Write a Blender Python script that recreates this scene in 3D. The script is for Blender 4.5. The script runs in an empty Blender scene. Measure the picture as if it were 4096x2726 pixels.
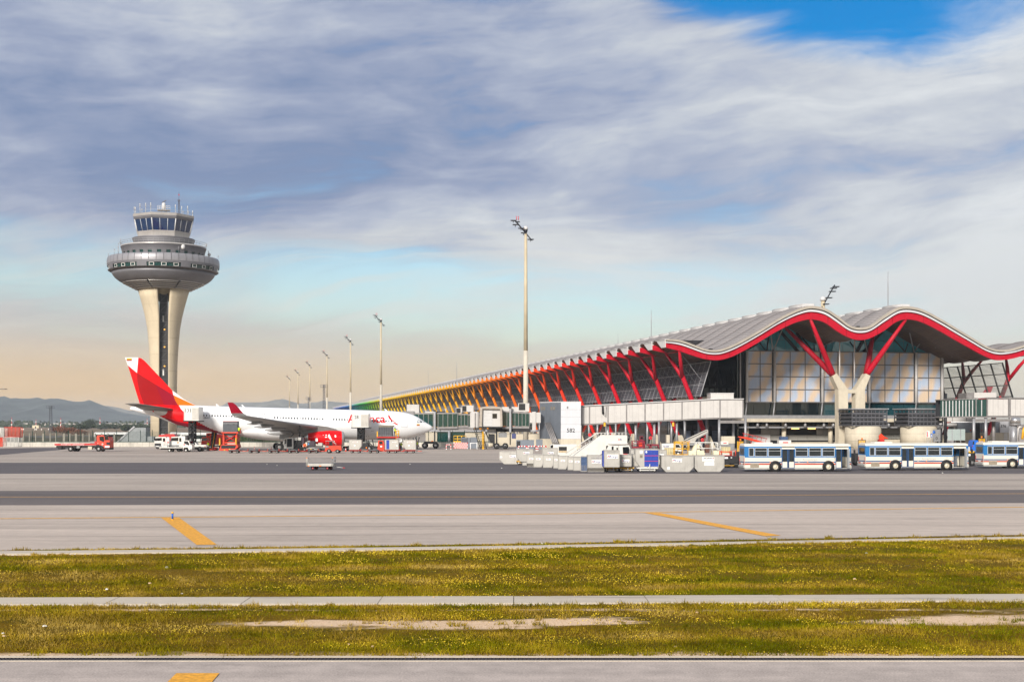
import bpy, math, random
from mathutils import Vector, Matrix
import numpy as np
R = math.radians
random.seed(7); rng = np.random.default_rng(7)
scene = bpy.context.scene
col = scene.collection
# ------------------------------------------------------------ camera
F_PX, CX, HY, EYE = 5200.0, 2048.0, 1692.0, 5.2      # photo pixels, horizon row, eye height (m)
cam_d = bpy.data.cameras.new('camera'); cam = bpy.data.objects.new('camera', cam_d); col.objects.link(cam)
cam.location = (0, 0, EYE); cam.rotation_euler = (R(90), 0, 0)
cam_d.sensor_width = 36.0; cam_d.lens = 36.0 * F_PX / 4096.0
cam_d.shift_y = (HY - 1363.0) / 4096.0
cam_d.clip_start = 0.5; cam_d.clip_end = 60000
scene.camera = cam
# ------------------------------------------------------------ light
SUN_EL, SUN_AZ = 25.0, 22.0      # azimuth: degrees to the left of straight behind the camera
sd = Vector((-math.sin(R(SUN_AZ)) * math.cos(R(SUN_EL)), -math.cos(R(SUN_AZ)) * math.cos(R(SUN_EL)), math.sin(R(SUN_EL))))
sun_d = bpy.data.lights.new('sun', 'SUN'); sun_d.energy = 2.65; sun_d.angle = R(13.0); sun_d.color = (1.0, 0.945, 0.87)
sun = bpy.data.objects.new('sun', sun_d); col.objects.link(sun)
sun.rotation_euler = (-sd).to_track_quat('-Z', 'Y').to_euler(); sun.location = (0, 0, 80)
scene.view_settings.view_transform = 'Standard'; scene.view_settings.look = 'None'
scene.view_settings.exposure = 1.1; scene.view_settings.gamma = 1.0
scene.view_settings.use_curve_mapping = False

def lin(c):
    if isinstance(c, (int, float)): c = (c, c, c)
    if max(c) > 1.0001:
        return tuple(((v / 255) / 12.92 if v / 255 <= .04045 else ((v / 255 + .055) / 1.055) ** 2.4) for v in c) + (1,)
    return tuple(c) + (1,)

class NT:                                   # short-hand for node trees
    def __init__(s, tree): s.t = tree; s.n = tree.nodes; s.l = tree.links
    def new(s, kind, **kw):
        n = s.n.new(kind)
        for k, v in kw.items():
            if k in n.inputs.keys() if not isinstance(k, int) else False: n.inputs[k].default_value = v
            else: setattr(n, k, v)
        return n
    def set(s, sock, v):
        if hasattr(v, 'node'): s.l.new(v, sock)
        elif isinstance(v, (tuple, list)) and hasattr(sock, 'default_value') and sock.type == 'RGBA' and len(v) == 3: sock.default_value = tuple(v) + (1,)
        else: sock.default_value = v
    def math(s, op, a, b=0.0, c=None, clamp=False):
        n = s.n.new('ShaderNodeMath'); n.operation = op; n.use_clamp = clamp
        s.set(n.inputs[0], a); s.set(n.inputs[1], b)
        if c is not None: s.set(n.inputs[2], c)
        return n.outputs[0]
    def mix(s, f, a, b, mode='MIX'):
        n = s.n.new('ShaderNodeMix'); n.data_type = 'RGBA'; n.blend_type = mode
        s.set(n.inputs[0], f); s.set(n.inputs[6], a); s.set(n.inputs[7], b)
        return n.outputs[2]
    def ramp(s, f, pts, interp='LINEAR'):
        n = s.n.new('ShaderNodeValToRGB'); cr = n.color_ramp; cr.interpolation = interp
        while len(cr.elements) < len(pts): cr.elements.new(0.5)
        for e, (p, c) in zip(cr.elements, pts):
            e.position = p; e.color = lin(c) if not isinstance(c, (int, float)) else (c, c, c, 1)
        s.set(n.inputs[0], f)
        return n.outputs[0]
    def mapr(s, v, a, b, c=0.0, d=1.0, smooth=True):
        n = s.n.new('ShaderNodeMapRange'); n.interpolation_type = 'SMOOTHSTEP' if smooth else 'LINEAR'; n.clamp = True
        for i, x in enumerate((v, a, b, c, d)): s.set(n.inputs[i], x)
        return n.outputs[0]
    def noise(s, vec, scale, detail=4, rough=.55, dist=0.0, dims='3D'):
        n = s.n.new('ShaderNodeTexNoise'); n.noise_dimensions = dims
        s.set(n.inputs['Vector'], vec); n.inputs['Scale'].default_value = scale; n.inputs['Detail'].default_value = detail
        n.inputs['Roughness'].default_value = rough; n.inputs['Distortion'].default_value = dist
        return n.outputs[0]
    def mapping(s, vec, loc=(0, 0, 0), rot=(0, 0, 0), scale=(1, 1, 1)):
        n = s.n.new('ShaderNodeMapping'); s.set(n.inputs[0], vec)
        n.inputs[1].default_value = loc; n.inputs[2].default_value = rot; n.inputs[3].default_value = scale
        return n.outputs[0]

# ------------------------------------------------------------ sky (thin high cloud over a clear sky)
world = bpy.data.worlds.new('World'); scene.world = world; world.use_nodes = True
def build_sky():
    w = NT(world.node_tree); w.n.clear()
    sky = w.n.new('ShaderNodeTexSky'); sky.sky_type = 'NISHITA'; sky.sun_disc = False
    sky.sun_elevation = R(SUN_EL); sky.sun_rotation = R(180 + SUN_AZ); sky.air_density = 1.1; sky.dust_density = .6; sky.ozone_density = 2.0
    tc = w.n.new('ShaderNodeTexCoord'); sep = w.n.new('ShaderNodeSeparateXYZ'); w.l.new(tc.outputs['Generated'], sep.inputs[0])
    x, y, z = sep.outputs
    az = w.math('DIVIDE', x, w.math('MAXIMUM', w.math('ABSOLUTE', y), .05))
    cmb = w.n.new('ShaderNodeCombineXYZ'); w.set(cmb.inputs[0], x); w.set(cmb.inputs[1], y)
    w.set(cmb.inputs[2], w.math('ADD', w.math('MULTIPLY', z, 2.4), w.math('MULTIPLY', x, -.16)))      # flattened cloud layers, slightly tilted
    P = cmb.outputs[0]
    warp = w.n.new('ShaderNodeTexNoise'); w.set(warp.inputs['Vector'], P); warp.inputs['Scale'].default_value = 4.0; warp.inputs['Detail'].default_value = 3
    wv = w.n.new('ShaderNodeVectorMath'); wv.operation = 'SCALE'; w.l.new(warp.outputs['Color'], wv.inputs[0]); wv.inputs[3].default_value = .16
    wa = w.n.new('ShaderNodeVectorMath'); wa.operation = 'ADD'; w.l.new(wv.outputs[0], wa.inputs[0]); w.set(wa.inputs[1], P)
    Pw = wa.outputs[0]
    big = w.noise(w.mapping(Pw, loc=(.31, 1.7, .45)), 3.4, 5, .55)
    med = w.noise(w.mapping(Pw, loc=(4.3, .2, 1.9), scale=(1, 1, 1.5)), 7.5, 7, .6)
    fib = w.noise(w.mapping(Pw, loc=(2.1, 4.7, .3), rot=(0, R(-17), 0), scale=(.9, .9, 2.3)), 8.5, 8, .58, .3)
    d1 = w.math('ADD', w.math('POWER', w.math('DIVIDE', w.math('SUBTRACT', az, w.math('MULTIPLY_ADD', z, -1.0, .585)), .115), 2.0), w.math('POWER', w.math('DIVIDE', w.math('SUBTRACT', z, .33), .055), 2.0))
    gap = w.math('MULTIPLY', w.mapr(d1, 0.0, 3.2, 1.0, 0.0), w.mapr(y, 0.0, .2))
    cover = w.math('ADD', w.math('MULTIPLY', big, .42), w.math('ADD', w.math('MULTIPLY', med, .34), w.math('MULTIPLY', fib, .36)))
    cover = w.math('ADD', cover, w.mapr(z, .04, .2, .02, .13))
    cover = w.math('ADD', cover, w.mapr(az, -.3, .1, .05, 0.0))
    cover = w.math('SUBTRACT', cover, w.math('MULTIPLY', gap, .36))
    belt = w.math('POWER', w.math('DIVIDE', w.math('SUBTRACT', z, w.math('MULTIPLY_ADD', az, -.05, .098)), .024), 2.0)
    cover = w.math('SUBTRACT', cover, w.math('MULTIPLY', w.mapr(belt, 0.0, 3.0, 1.0, 0.0), w.mapr(az, .1, .34, .15, .04)))
    mask = w.mapr(cover, .38, .66)
    shade = w.math('ADD', w.math('MULTIPLY', big, .66), w.math('ADD', w.math('MULTIPLY', med, .52), w.math('MULTIPLY', fib, .34)))
    shade = w.math('SUBTRACT', shade, .045)
    shade = w.math('ADD', shade, w.mapr(az, -.33, .36, -.09, .05, False))
    dk = w.math('ADD', w.math('POWER', w.math('DIVIDE', w.math('SUBTRACT', az, -.19), .26), 2.0), w.math('POWER', w.math('DIVIDE', w.math('SUBTRACT', z, .215), .05), 2.0))
    shade = w.math('SUBTRACT', shade, w.math('MULTIPLY', w.mapr(dk, 0.0, 2.4, 1.0, 0.0), .07))
    shade = w.math('ADD', shade, w.mapr(z, .10, .17, .09, 0.0))
    ccol = w.ramp(shade, [(.47, (130, 148, 182)), (.575, (154, 166, 193)), (.67, (178, 187, 206)), (.77, (202, 208, 217)), (.90, (224, 228, 232))])
    k = 0.5 ** scene.view_settings.exposure          # radiance that shows as the colours above
    cl = w.mix(1.0, ccol, (k, k, k, 1), 'MULTIPLY')
    clear = w.mix(1.0, sky.outputs[0], w.mix(w.mapr(z, .10, .27), (.050, .058, .062, 1), (.0015, .031, .054, 1)), 'MULTIPLY')
    both = w.mix(mask, clear, cl)
    # dusty air low over the horizon
    hz = w.math('POWER', w.mapr(z, 0.0, .15, 1.0, 0.0, False), 1.15)
    sc = lambda c: tuple(q * k for q in lin(c)[:3]) + (1,)
    side = w.mapr(az, -.42, .42)
    hcol = w.mix(side, sc((242, 194, 112)), sc((226, 212, 180)))
    hcol2 = w.mix(w.mapr(z, .02, .10), hcol, w.mix(side, sc((216, 208, 184)), sc((208, 212, 208))))
    out = w.mix(hz, both, hcol2)
    # thin milky veils drawn out low over the centre and right
    veil = w.noise(w.mapping(Pw, loc=(.7, 2.2, 5.1), rot=(0, R(-9), 0), scale=(.8, .8, 4.2)), 6.5, 7, .6, .5)
    vf = w.math('MULTIPLY', w.mapr(veil, .44, .66), w.math('MULTIPLY', w.mapr(z, .035, .085), w.mapr(z, .12, .19, 1.0, 0.0)))
    out = w.mix(w.math('MULTIPLY', vf, w.mapr(az, -.4, .05, .35, .5)), out, w.mix(side, sc((224, 222, 214)), sc((222, 226, 226))))
    bg = w.n.new('ShaderNodeBackground'); w.set(bg.inputs[0], out); bg.inputs[1].default_value = 1.0
    o = w.n.new('ShaderNodeOutputWorld'); w.l.new(bg.outputs[0], o.inputs[0])
build_sky()

# ------------------------------------------------------------ materials
MATS = {}
def mat(name, c, rough=.6, metal=0.0, var=.12, vs=1.5, dirt=0.0, spec=.5, streak=0.0, bump=0.0, bs=20, alpha=None, emit=None):
    """procedural material: base colour with uneven tone, grime and fine relief"""
    if name in MATS: return MATS[name]
    m = bpy.data.materials.new(name); m.use_nodes = True; t = NT(m.node_tree)
    b = t.n['Principled BSDF']; b.inputs['Roughness'].default_value = rough; b.inputs['Metallic'].default_value = metal
    b.inputs['Specular IOR Level'].default_value = spec
    tc = t.n.new('ShaderNodeTexCoord'); P = tc.outputs['Object']
    c = lin(c); colr = c
    if var:
        n = t.noise(P, vs, 5, .6)
        colr = t.mix(t.mapr(n, .3, .7), tuple(v * (1 - var) for v in c[:3]) + (1,), tuple(min(1, v * (1 + var)) for v in c[:3]) + (1,))
    if dirt:
        n = t.noise(t.mapping(P, scale=(1, 1, .35)), vs * 2.3, 6, .7)
        colr = t.mix(t.math('MULTIPLY', t.mapr(n, .5, .75), dirt), colr, lin((74, 66, 56)))
    if streak:
        n = t.noise(t.mapping(P, scale=(3, 3, .12)), vs * 2, 5, .65)
        colr = t.mix(t.math('MULTIPLY', t.mapr(n, .5, .72), streak), colr, lin((80, 70, 58)))
    t.set(b.inputs['Base Color'], colr)
    if bump:
        bn = t.n.new('ShaderNodeBump'); bn.inputs['Strength'].default_value = bump; bn.inputs['Distance'].default_value = .02
        t.set(bn.inputs['Height'], t.noise(P, bs, 4, .6)); t.l.new(bn.outputs[0], b.inputs['Normal'])
    if emit: b.inputs['Emission Color'].default_value = lin(emit[0]); b.inputs['Emission Strength'].default_value = emit[1]
    if alpha is not None: b.inputs['Alpha'].default_value = alpha
    MATS[name] = m
    return m

def glass(name, tint, rough=.04, trans=.35):
    if name in MATS: return MATS[name]
    m = bpy.data.materials.new(name); m.use_nodes = True; t = NT(m.node_tree)
    b = t.n['Principled BSDF']; b.inputs['Roughness'].default_value = rough; b.inputs['Base Color'].default_value = lin(tint)
    b.inputs['Specular IOR Level'].default_value = .8; b.inputs['Coat Weight'].default_value = .6; b.inputs['Coat Roughness'].default_value = .02
    tr = t.n.new('ShaderNodeBsdfTransparent'); tr.inputs[0].default_value = tuple(min(1, v * 2.2 + .25) for v in lin(tint)[:3]) + (1,)
    mx = t.n.new('ShaderNodeMixShader'); mx.inputs[0].default_value = trans
    t.l.new(b.outputs[0], mx.inputs[1]); t.l.new(tr.outputs[0], mx.inputs[2])
    t.l.new(mx.outputs[0], t.n['Material Output'].inputs[0])
    MATS[name] = m
    return m

def mat_objcol(name, rough=.45, var=.1):
    """paint whose colour is each object's own colour"""
    m = bpy.data.materials.new(name); m.use_nodes = True; t = NT(m.node_tree); b = t.n['Principled BSDF']
    oi = t.n.new('ShaderNodeObjectInfo'); tc = t.n.new('ShaderNodeTexCoord')
    n = t.noise(tc.outputs['Object'], .9, 5, .6)
    c = t.mix(t.mapr(n, .3, .7), oi.outputs['Color'], t.mix(1.0, oi.outputs['Color'], (1 - var, 1 - var, 1 - var, 1), 'MULTIPLY'))
    sp = t.noise(t.mapping(tc.outputs['Object'], scale=(1, 1, 1.6)), 2.6, 8, .75)
    c = t.mix(t.mapr(sp, .66, .70), c, lin((222, 176, 168)))        # flaked paint
    t.set(b.inputs['Base Color'], c); b.inputs['Roughness'].default_value = rough; b.inputs['Specular IOR Level'].default_value = .2
    MATS[name] = m
    return m

# ------------------------------------------------------------ mesh helpers
class MB:
    def __init__(s): s.v = []; s.f = []; s.m = []; s.sm = []; s.mi = 0; s.smooth = False
    def add(s, vs, fs, smooth=None):
        o = len(s.v); s.v += [tuple(p) for p in vs]
        for f in fs: s.f.append(tuple(i + o for i in f)); s.m.append(s.mi); s.sm.append(s.smooth if smooth is None else smooth)
        return s
    def box(s, x0, x1, y0, y1, z0, z1):
        return s.add([(x0, y0, z0), (x1, y0, z0), (x1, y1, z0), (x0, y1, z0), (x0, y0, z1), (x1, y0, z1), (x1, y1, z1), (x0, y1, z1)],
                     [(0, 3, 2, 1), (4, 5, 6, 7), (0, 1, 5, 4), (1, 2, 6, 5), (2, 3, 7, 6), (3, 0, 4, 7)], False)
    def bbox(s, x0, x1, y0, y1, z0, z1, b=.03):
        """box with chamfered vertical and top edges"""
        def ring(i, z): return [(x0 + i + b, y0 + i, z), (x1 - i - b, y0 + i, z), (x1 - i, y0 + i + b, z), (x1 - i, y1 - i - b, z), (x1 - i - b, y1 - i, z), (x0 + i + b, y1 - i, z), (x0 + i, y1 - i - b, z), (x0 + i, y0 + i + b, z)]
        return s.loft([ring(0, z0), ring(0, z1 - b), ring(b * .7, z1)], closed=True, cap=True, smooth=False)
    def loft(s, rings, closed=True, cap=True, smooth=True):
        n = len(rings[0]); o = len(s.v); vs = [p for r in rings for p in r]; fs = []
        for i in range(len(rings) - 1):
            for j in range(n if closed else n - 1):
                k = (j + 1) % n; fs.append((i * n + j, i * n + k, (i + 1) * n + k, (i + 1) * n + j))
        s.add(vs, fs, smooth)
        if cap and closed:
            for r, rev in ((0, True), (len(rings) - 1, False)):
                idx = [o + r * n + j for j in range(n)]
                s.f.append(tuple(reversed(idx)) if rev else tuple(idx)); s.m.append(s.mi); s.sm.append(False)
        return s
    def tube(s, pts, r, n=8, cap=True, smooth=True, sq=False):
        pts = [Vector(p) for p in pts]; rs = r if isinstance(r, (list, tuple)) else [r] * len(pts)
        rings = []
        for i, p in enumerate(pts):
            d = (pts[min(i + 1, len(pts) - 1)] - pts[max(i - 1, 0)]).normalized()
            a = d.cross(Vector((0, 0, 1)))
            if a.length < .05: a = d.cross(Vector((0, 1, 0)))
            a.normalize(); b = a.cross(d)
            ph = math.pi / n if n == 4 else 0
            rings.append([p + (a * math.cos(2 * math.pi * j / n + ph) + b * math.sin(2 * math.pi * j / n + ph)) * rs[i] * (1.4142 if n == 4 else 1) for j in range(n)])
        return s.loft(rings, True, cap, smooth and n > 4)
    def lathe(s, prof, n=32, o=(0, 0, 0), axis='z', a0=0.0, a1=2 * math.pi, cap=True, smooth=True):
        full = abs(a1 - a0 - 2 * math.pi) < 1e-6; m = n if full else n + 1
        rings = []
        for r, z in prof:
            ring = []
            for j in range(m):
                a = a0 + (a1 - a0) * j / n; c, d = r * math.cos(a), r * math.sin(a)
                ring.append({'z': (o[0] + c, o[1] + d, o[2] + z), 'y': (o[0] + d, o[1] + z, o[2] + c), 'x': (o[0] + z, o[1] + c, o[2] + d)}[axis])
            rings.append(ring)
        return s.loft(rings, full, cap and full, smooth)
    def prism(s, poly, y0, y1, plane='xz'):
        """polygon given in a plane, pushed through the third axis"""
        mk = {'xz': lambda a, b, d: (a, d, b), 'xy': lambda a, b, d: (a, b, d), 'yz': lambda a, b, d: (d, a, b)}[plane]
        n = len(poly); vs = [mk(a, b, y0) for a, b in poly] + [mk(a, b, y1) for a, b in poly]
        fs = [tuple(range(n)), tuple(reversed(range(n, 2 * n)))] + [(i, i + n, (i + 1) % n + n, (i + 1) % n) for i in range(n)]
        return s.add(vs, fs, False)
    def ring_frame(s, x0, x1, z0, z1, w, y0, y1, plane='xz'):
        for a in ((x0, x1, z0, z0 + w), (x0, x1, z1 - w, z1), (x0, x0 + w, z0 + w, z1 - w), (x1 - w, x1, z0 + w, z1 - w)):
            if plane == 'xz': s.box(a[0], a[1], y0, y1, a[2], a[3])
            else: s.box(y0, y1, a[0], a[1], a[2], a[3])
        return s
    def mesh(s, name, mats):
        me = bpy.data.meshes.new(name); me.from_pydata(s.v, [], s.f)
        for m in (mats if isinstance(mats, (list, tuple)) else [mats]): me.materials.append(m)
        me.polygons.foreach_set('material_index', s.m); me.polygons.foreach_set('use_smooth', s.sm)
        me.update(); fix_normals(me)
        return me
    def build(s, name, mats, parent=None, loc=None, kind=None):
        return link(name, s.mesh(name, mats), parent, loc, kind)
import bmesh
def fix_normals(me):
    bm = bmesh.new(); bm.from_mesh(me); bmesh.ops.recalc_face_normals(bm, faces=bm.faces); bm.to_mesh(me); bm.free()
def link(name, me, parent=None, loc=None, kind=None):
    o = bpy.data.objects.new(name, me); col.objects.link(o)
    if parent is not None: o.parent = parent
    if loc is not None: o.location = loc
    if kind: o['kind'] = kind
    return o
def thing(name, label, cat, loc=(0, 0, 0), rz=0.0, group=None):
    o = bpy.data.objects.new(name, None); col.objects.link(o); o.empty_display_size = .3
    o.location = loc; o.rotation_euler = (0, 0, R(rz)); return tag(o, label, cat, group)
def tag(o, label, cat, group=None):
    o['label'] = label; o['category'] = cat
    if group: o['group'] = group
    return o
def structure(name, mb, m): return mb.build(name, m, kind='structure')
KIDS = {}
def copy_tree(o, parent=None, loc=None, rz=None, label=None):
    c = o.copy(); col.objects.link(c)
    if parent is not None: c.parent = parent
    if loc is not None: c.location = loc
    if rz is not None: c.rotation_euler = (0, 0, R(rz))
    if label: c['label'] = label
    for ch in o.children: copy_tree(ch, c)
    return c
def G(x, y, z=0.0):            # photo pixel of a point standing on the ground
    Y = F_PX * (EYE - z) / (y - HY); return Vector(((x - CX) / F_PX * Y, Y, z))
def W(x, y, Y):                # photo pixel at a known distance
    return Vector(((x - CX) / F_PX * Y, Y, EYE + (HY - y) / F_PX * Y))
TEXTS = {}
TMP = bpy.data.scenes.new('text_shop')
def baked(o):                 # evaluated mesh of one object, away from the big scene
    TMP.collection.objects.link(o)
    with bpy.context.temp_override(scene=TMP, view_layer=TMP.view_layers[0]): dg = bpy.context.evaluated_depsgraph_get(); dg.update()
    me = bpy.data.meshes.new_from_object(o.evaluated_get(dg)); bpy.data.objects.remove(o); return me
def text_mesh(name, s, size, m, parent, loc, rot=(90, 0, 0), bold=0.0, align='CENTER', shear=0.0, xs=1.0):
    key = (s, round(size, 3), m.name, bold, align, shear)
    if key not in TEXTS:
        cu = bpy.data.curves.new(name, 'FONT'); cu.body = s; cu.size = size; cu.align_x = align; cu.align_y = 'CENTER'; cu.offset = bold * .6; cu.shear = shear
        cu.resolution_u = 3
        TEXTS[key] = baked(bpy.data.objects.new(name, cu)); TEXTS[key].materials.clear(); TEXTS[key].materials.append(m)
    t = link(name, TEXTS[key], parent, loc); t.rotation_euler = tuple(R(a) for a in rot); t.scale = (xs, 1, 1)
    return t
# ============================================================ the ground
def pave_mat(name, c, streak=.20, spots=.16, rough=.85, tint=(1, 1, 1), sealed=0.0):
    m = bpy.data.materials.new(name); m.use_nodes = True; t = NT(m.node_tree); b = t.n['Principled BSDF']; b.inputs['Roughness'].default_value = rough
    tc = t.n.new('ShaderNodeTexCoord'); P = tc.outputs['Object']; c = lin(c)[:3]
    a = t.noise(t.mapping(P, scale=(.012, .25, 1)), 1.0, 6, .6)          # long wheel tracks
    d = t.noise(t.mapping(P, scale=(.05, 1.6, 1)), 1.0, 5, .65)
    e = t.noise(P, 1.3, 6, .7)
    f = t.noise(P, 22, 4, .7)
    g = t.noise(t.mapping(P, scale=(.03, .09, 1)), 1.0, 4, .6)
    k = t.math('ADD', t.math('MULTIPLY', t.mapr(a, .35, .65, -1, 1, False), streak * .6), t.math('MULTIPLY', t.mapr(d, .35, .65, -1, 1, False), streak * .55))
    k = t.math('ADD', k, t.math('MULTIPLY', t.mapr(e, .3, .7, -1, 1, False), spots * .6))
    k = t.math('ADD', k, t.math('MULTIPLY', t.mapr(f, .3, .7, -1, 1, False), spots * 1.1))
    k = t.math('ADD', k, t.math('MULTIPLY', t.mapr(g, .35, .65, -1, 1, False), streak * .5))
    k = t.math('ADD', k, 1.0)
    kk = t.n.new('ShaderNodeCombineColor'); [t.set(kk.inputs[i], k) for i in range(3)]
    colr = t.mix(1.0, c + (1,), kk.outputs[0], 'MULTIPLY')
    st = t.noise(t.mapping(P, loc=(31, 5, 0), scale=(.06, .5, 1)), 1.0, 7, .7)
    colr = t.mix(t.math('MULTIPLY', t.mapr(st, .56, .72), .5), colr, lin((62, 56, 52)))
    t.set(b.inputs['Base Color'], colr)
    bn = t.n.new('ShaderNodeBump'); bn.inputs['Strength'].default_value = .25; bn.inputs['Distance'].default_value = .01
    t.set(bn.inputs['Height'], f); t.l.new(bn.outputs[0], b.inputs['Normal'])
    return m
M_CONC = pave_mat('pale_concrete', (176, 161, 148))
M_CONC2 = pave_mat('apron_concrete', (160, 147, 135), streak=.26)
M_ASPH = pave_mat('dark_asphalt', (90, 81, 78), streak=.28, spots=.14)
M_ASPH2 = pave_mat('worn_asphalt', (80, 73, 73), streak=.24, spots=.2)
M_NEAR = pave_mat('near_concrete', (166, 153, 144), streak=.16, spots=.30)
M_PATH = pave_mat('path_concrete', (182, 170, 153), streak=.08, spots=.10)

def sheet(name, pts, z, m):
    return structure(name, MB().add([(p[0], p[1], z) for p in pts], [tuple(range(len(pts)))]), m)
def rowline(pts):             # [(px,py)...] -> ground points
    return [G(x, y) for x, y in pts]
# far field: dry winter grassland to the horizon
def field_mat():
    m = bpy.data.materials.new('dry_field'); m.use_nodes = True; t = NT(m.node_tree); b = t.n['Principled BSDF']; b.inputs['Roughness'].default_value = .95
    tc = t.n.new('ShaderNodeTexCoord'); P = tc.outputs['Object']
    n = t.noise(t.mapping(P, scale=(.0035, .012, 1)), 1.0, 7, .6); n2 = t.noise(P, .06, 6, .7)
    c = t.ramp(n, [(.3, (92, 72, 52)), (.45, (128, 100, 72)), (.55, (104, 88, 62)), (.7, (142, 124, 98))])
    c = t.mix(t.math('MULTIPLY', t.mapr(n2, .45, .65), .5), c, lin((84, 66, 46)))
    t.set(b.inputs['Base Color'], c); return m
structure('ground', MB().add([(-9000, 10, -.30), (9000, 10, -.30), (9000, 8000, -.30), (-9000, 8000, -.30)], [(0, 1, 2, 3)]), field_mat())
# taxiway in front, verge, taxiway, apron
FAR_EDGE = [(-2800, 2230), (-800, 2210), (0, 2200), (1024, 2188), (2048, 2173), (3072, 2155), (4096, 2137), (5200, 2118), (7000, 2087)]
far_edge = rowline(FAR_EDGE)
xs = 40
sheet('near_taxiway', [(-xs, 12), (xs, 12), (xs, 28.42), (-xs, 28.42)], 0.0, M_NEAR)
a0, a1 = G(-3000, 2026), G(7000, 2004)
b0, b1 = G(-4000, 1966), G(8000, 1953)
sheet('taxiway_shoulder', [(p.x, p.y) for p in far_edge] + [(a1.x, a1.y), (a0.x, a0.y)], 0.0, M_CONC)
sheet('taxiway', [(a0.x, a0.y), (a1.x, a1.y), (b1.x, b1.y), (b0.x, b0.y)], 0.0, M_ASPH)
sheet('apron_edge', [(b0.x, b0.y), (b1.x, b1.y), (260, 134), (-260, 134.5), (-260, 120)], 0.0, M_CONC2)
c0, c1 = (-260, 134.5), (260, 134)
sheet('service_road', [c0, c1, (260, 173), (46, 173), (20, 172), (-260, 173)], 0.0, M_ASPH2)
sheet('apron', [(-420, 173), (-260, 173), (20, 172), (46, 173), (260, 173), (420, 173), (420, 1500), (-120, 1500), (-120, 288), (-420, 288)], 0.0, M_CONC2)
p = [G(-200, 1797), G(330, 1788.5), G(232, 1799), G(0, 1818), G(-200, 1830)]
sheet('perimeter_road', [(q.x, q.y) for q in p], .012, M_ASPH2)
p = [G(-900, 1752), G(900, 1748), G(900, 1739), G(-900, 1741)]
sheet('distant_road', [(q.x, q.y) for q in p], -.20, M_ASPH2)
# painted lines
M_YEL = mat('yellow_paint', (222, 156, 32), .7, var=.25, vs=7, dirt=.4, streak=.3)
M_YEL2 = mat('worn_yellow_paint', (214, 158, 66), .8, var=.2, vs=4, dirt=.25)
def stripe(name, pts, width, z, m):
    g = rowline(pts); L = [(q.x, q.y - width / 2) for q in g] + [(q.x, q.y + width / 2) for q in reversed(g)]
    n = len(g); mb = MB()
    for i in range(n - 1):
        a, b2, c, d = L[i], L[i + 1], L[2 * n - 2 - i], L[2 * n - 1 - i]
        mb.add([(q[0], q[1], z) for q in (a, b2, c, d)], [(0, 1, 2, 3)])
    return structure(name, mb, m)
stripe('edge_line', [(-900, 2080), (0, 2073), (690, 2067), (2048, 2056), (3000, 2042), (4096, 2027), (5000, 2015)], .42, .008, M_YEL2)
stripe('centre_line', [(-1200, 1989), (0, 1986.5), (2048, 1986), (4096, 1973), (5500, 1963)], .30, .008, M_YEL2)
def chevron(pts):
    mb = MB(); g = rowline(pts); mb.add([(q.x, q.y, .016) for q in g], [(0, 1, 2, 3)])
    return structure('shoulder_marking', mb, M_YEL)
k = 1 / 1.1504
chevron([(742 * k, 1850 + 253 * k), (825 * k, 1850 + 253 * k), (998 * k, 1850 + 377 * k), (905 * k, 1850 + 378 * k)])
chevron([(2048 + 605 * k, 1850 + 229 * k), (2048 + 682 * k, 1850 + 231 * k), (2048 + 1238 * k, 1850 + 335 * k), (2048 + 1165 * k, 1850 + 338 * k)])
chevron([(812 * k, 1850 + 969 * k), (1010 * k, 1850 + 969 * k), (945 * k, 1850 + 1045 * k), (735 * k, 1850 + 1045 * k)])
stripe('pavement_joint', [(3390, 1888), (3700, 1908), (4096, 1938), (4700, 1985)], .10, .006, mat('joint_sealant', (176, 168, 158), .9))

M_CRACK = mat('sealed_crack', (92, 84, 78), .9, var=.3, vs=.4)
for py0, py1, wd in ((2148, 2118, .05), (2112, 2090, .06), (2040, 2024, .06), (1948, 1942, .08), (1925, 1921, .08), (1905, 1902, .09), (1838, 1837, .16), (1822, 1821.5, .18)):
    stripe('pavement_joint', [(-700, py0), (600, py0 * .85 + py1 * .15 - .6), (1500, py0 * .6 + py1 * .4 + .5), (2700, py0 * .3 + py1 * .7 - .4), (5000, py1)], wd, .005, M_CRACK)
# ------------------------------------------------------------ verge: earth, path, grass
def bare(x, y):               # how bare the soil is, from place names in metres
    v = 0.0
    for cx, cy, rx, ry in ((-4.6, 33.7, 2.6, .6), (-1.6, 33.6, 3.0, .95), (1.2, 34.0, 2.2, .6), (11.4, 34.1, 2.2, .8), (14.0, 34.3, 3.2, 1.2)):
        v = max(v, math.exp(-(((x - cx) / rx) ** 2 + ((y - cy) / ry) ** 2)))
    v = max(v, max(0, .8 - (y - 28.9) / 1.3)); v = max(v, .45 * max(0, 1 - abs(y - 36.2) / .6))
    return v
def verge_mesh():
    mb = MB(); X = np.linspace(-40, 40, 321); tt = np.linspace(0, 1, 131)
    ex = np.array([p.x for p in far_edge]); ey = np.array([p.y for p in far_edge])
    vs = []; cols = []
    for t in tt:
        for x in X:
            y1 = float(np.interp(x, ex, ey)); y = 28.9 + t * (y1 - 28.9)
            z = -.015 + .03 * math.sin(x * .7 + y * .9) * math.sin(y * .6) * min(1, (y - 28.9) * .6, (y1 - y) * .6)
            if y < 36.9 or (38.9 < y < y1 - 3): z += .02
            vs.append((x, y, z)); cols.append(bare(x, y))
    n = len(X); fs = [(i * n + j, i * n + j + 1, (i + 1) * n + j + 1, (i + 1) * n + j) for i in range(len(tt) - 1) for j in range(n - 1)]
    mb.add(vs, fs, True); me = mb.mesh('verge', verge_mat())
    at = me.attributes.new('bare', 'FLOAT', 'POINT'); at.data.foreach_set('value', cols)
    return link('verge', me, kind='structure')
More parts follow.
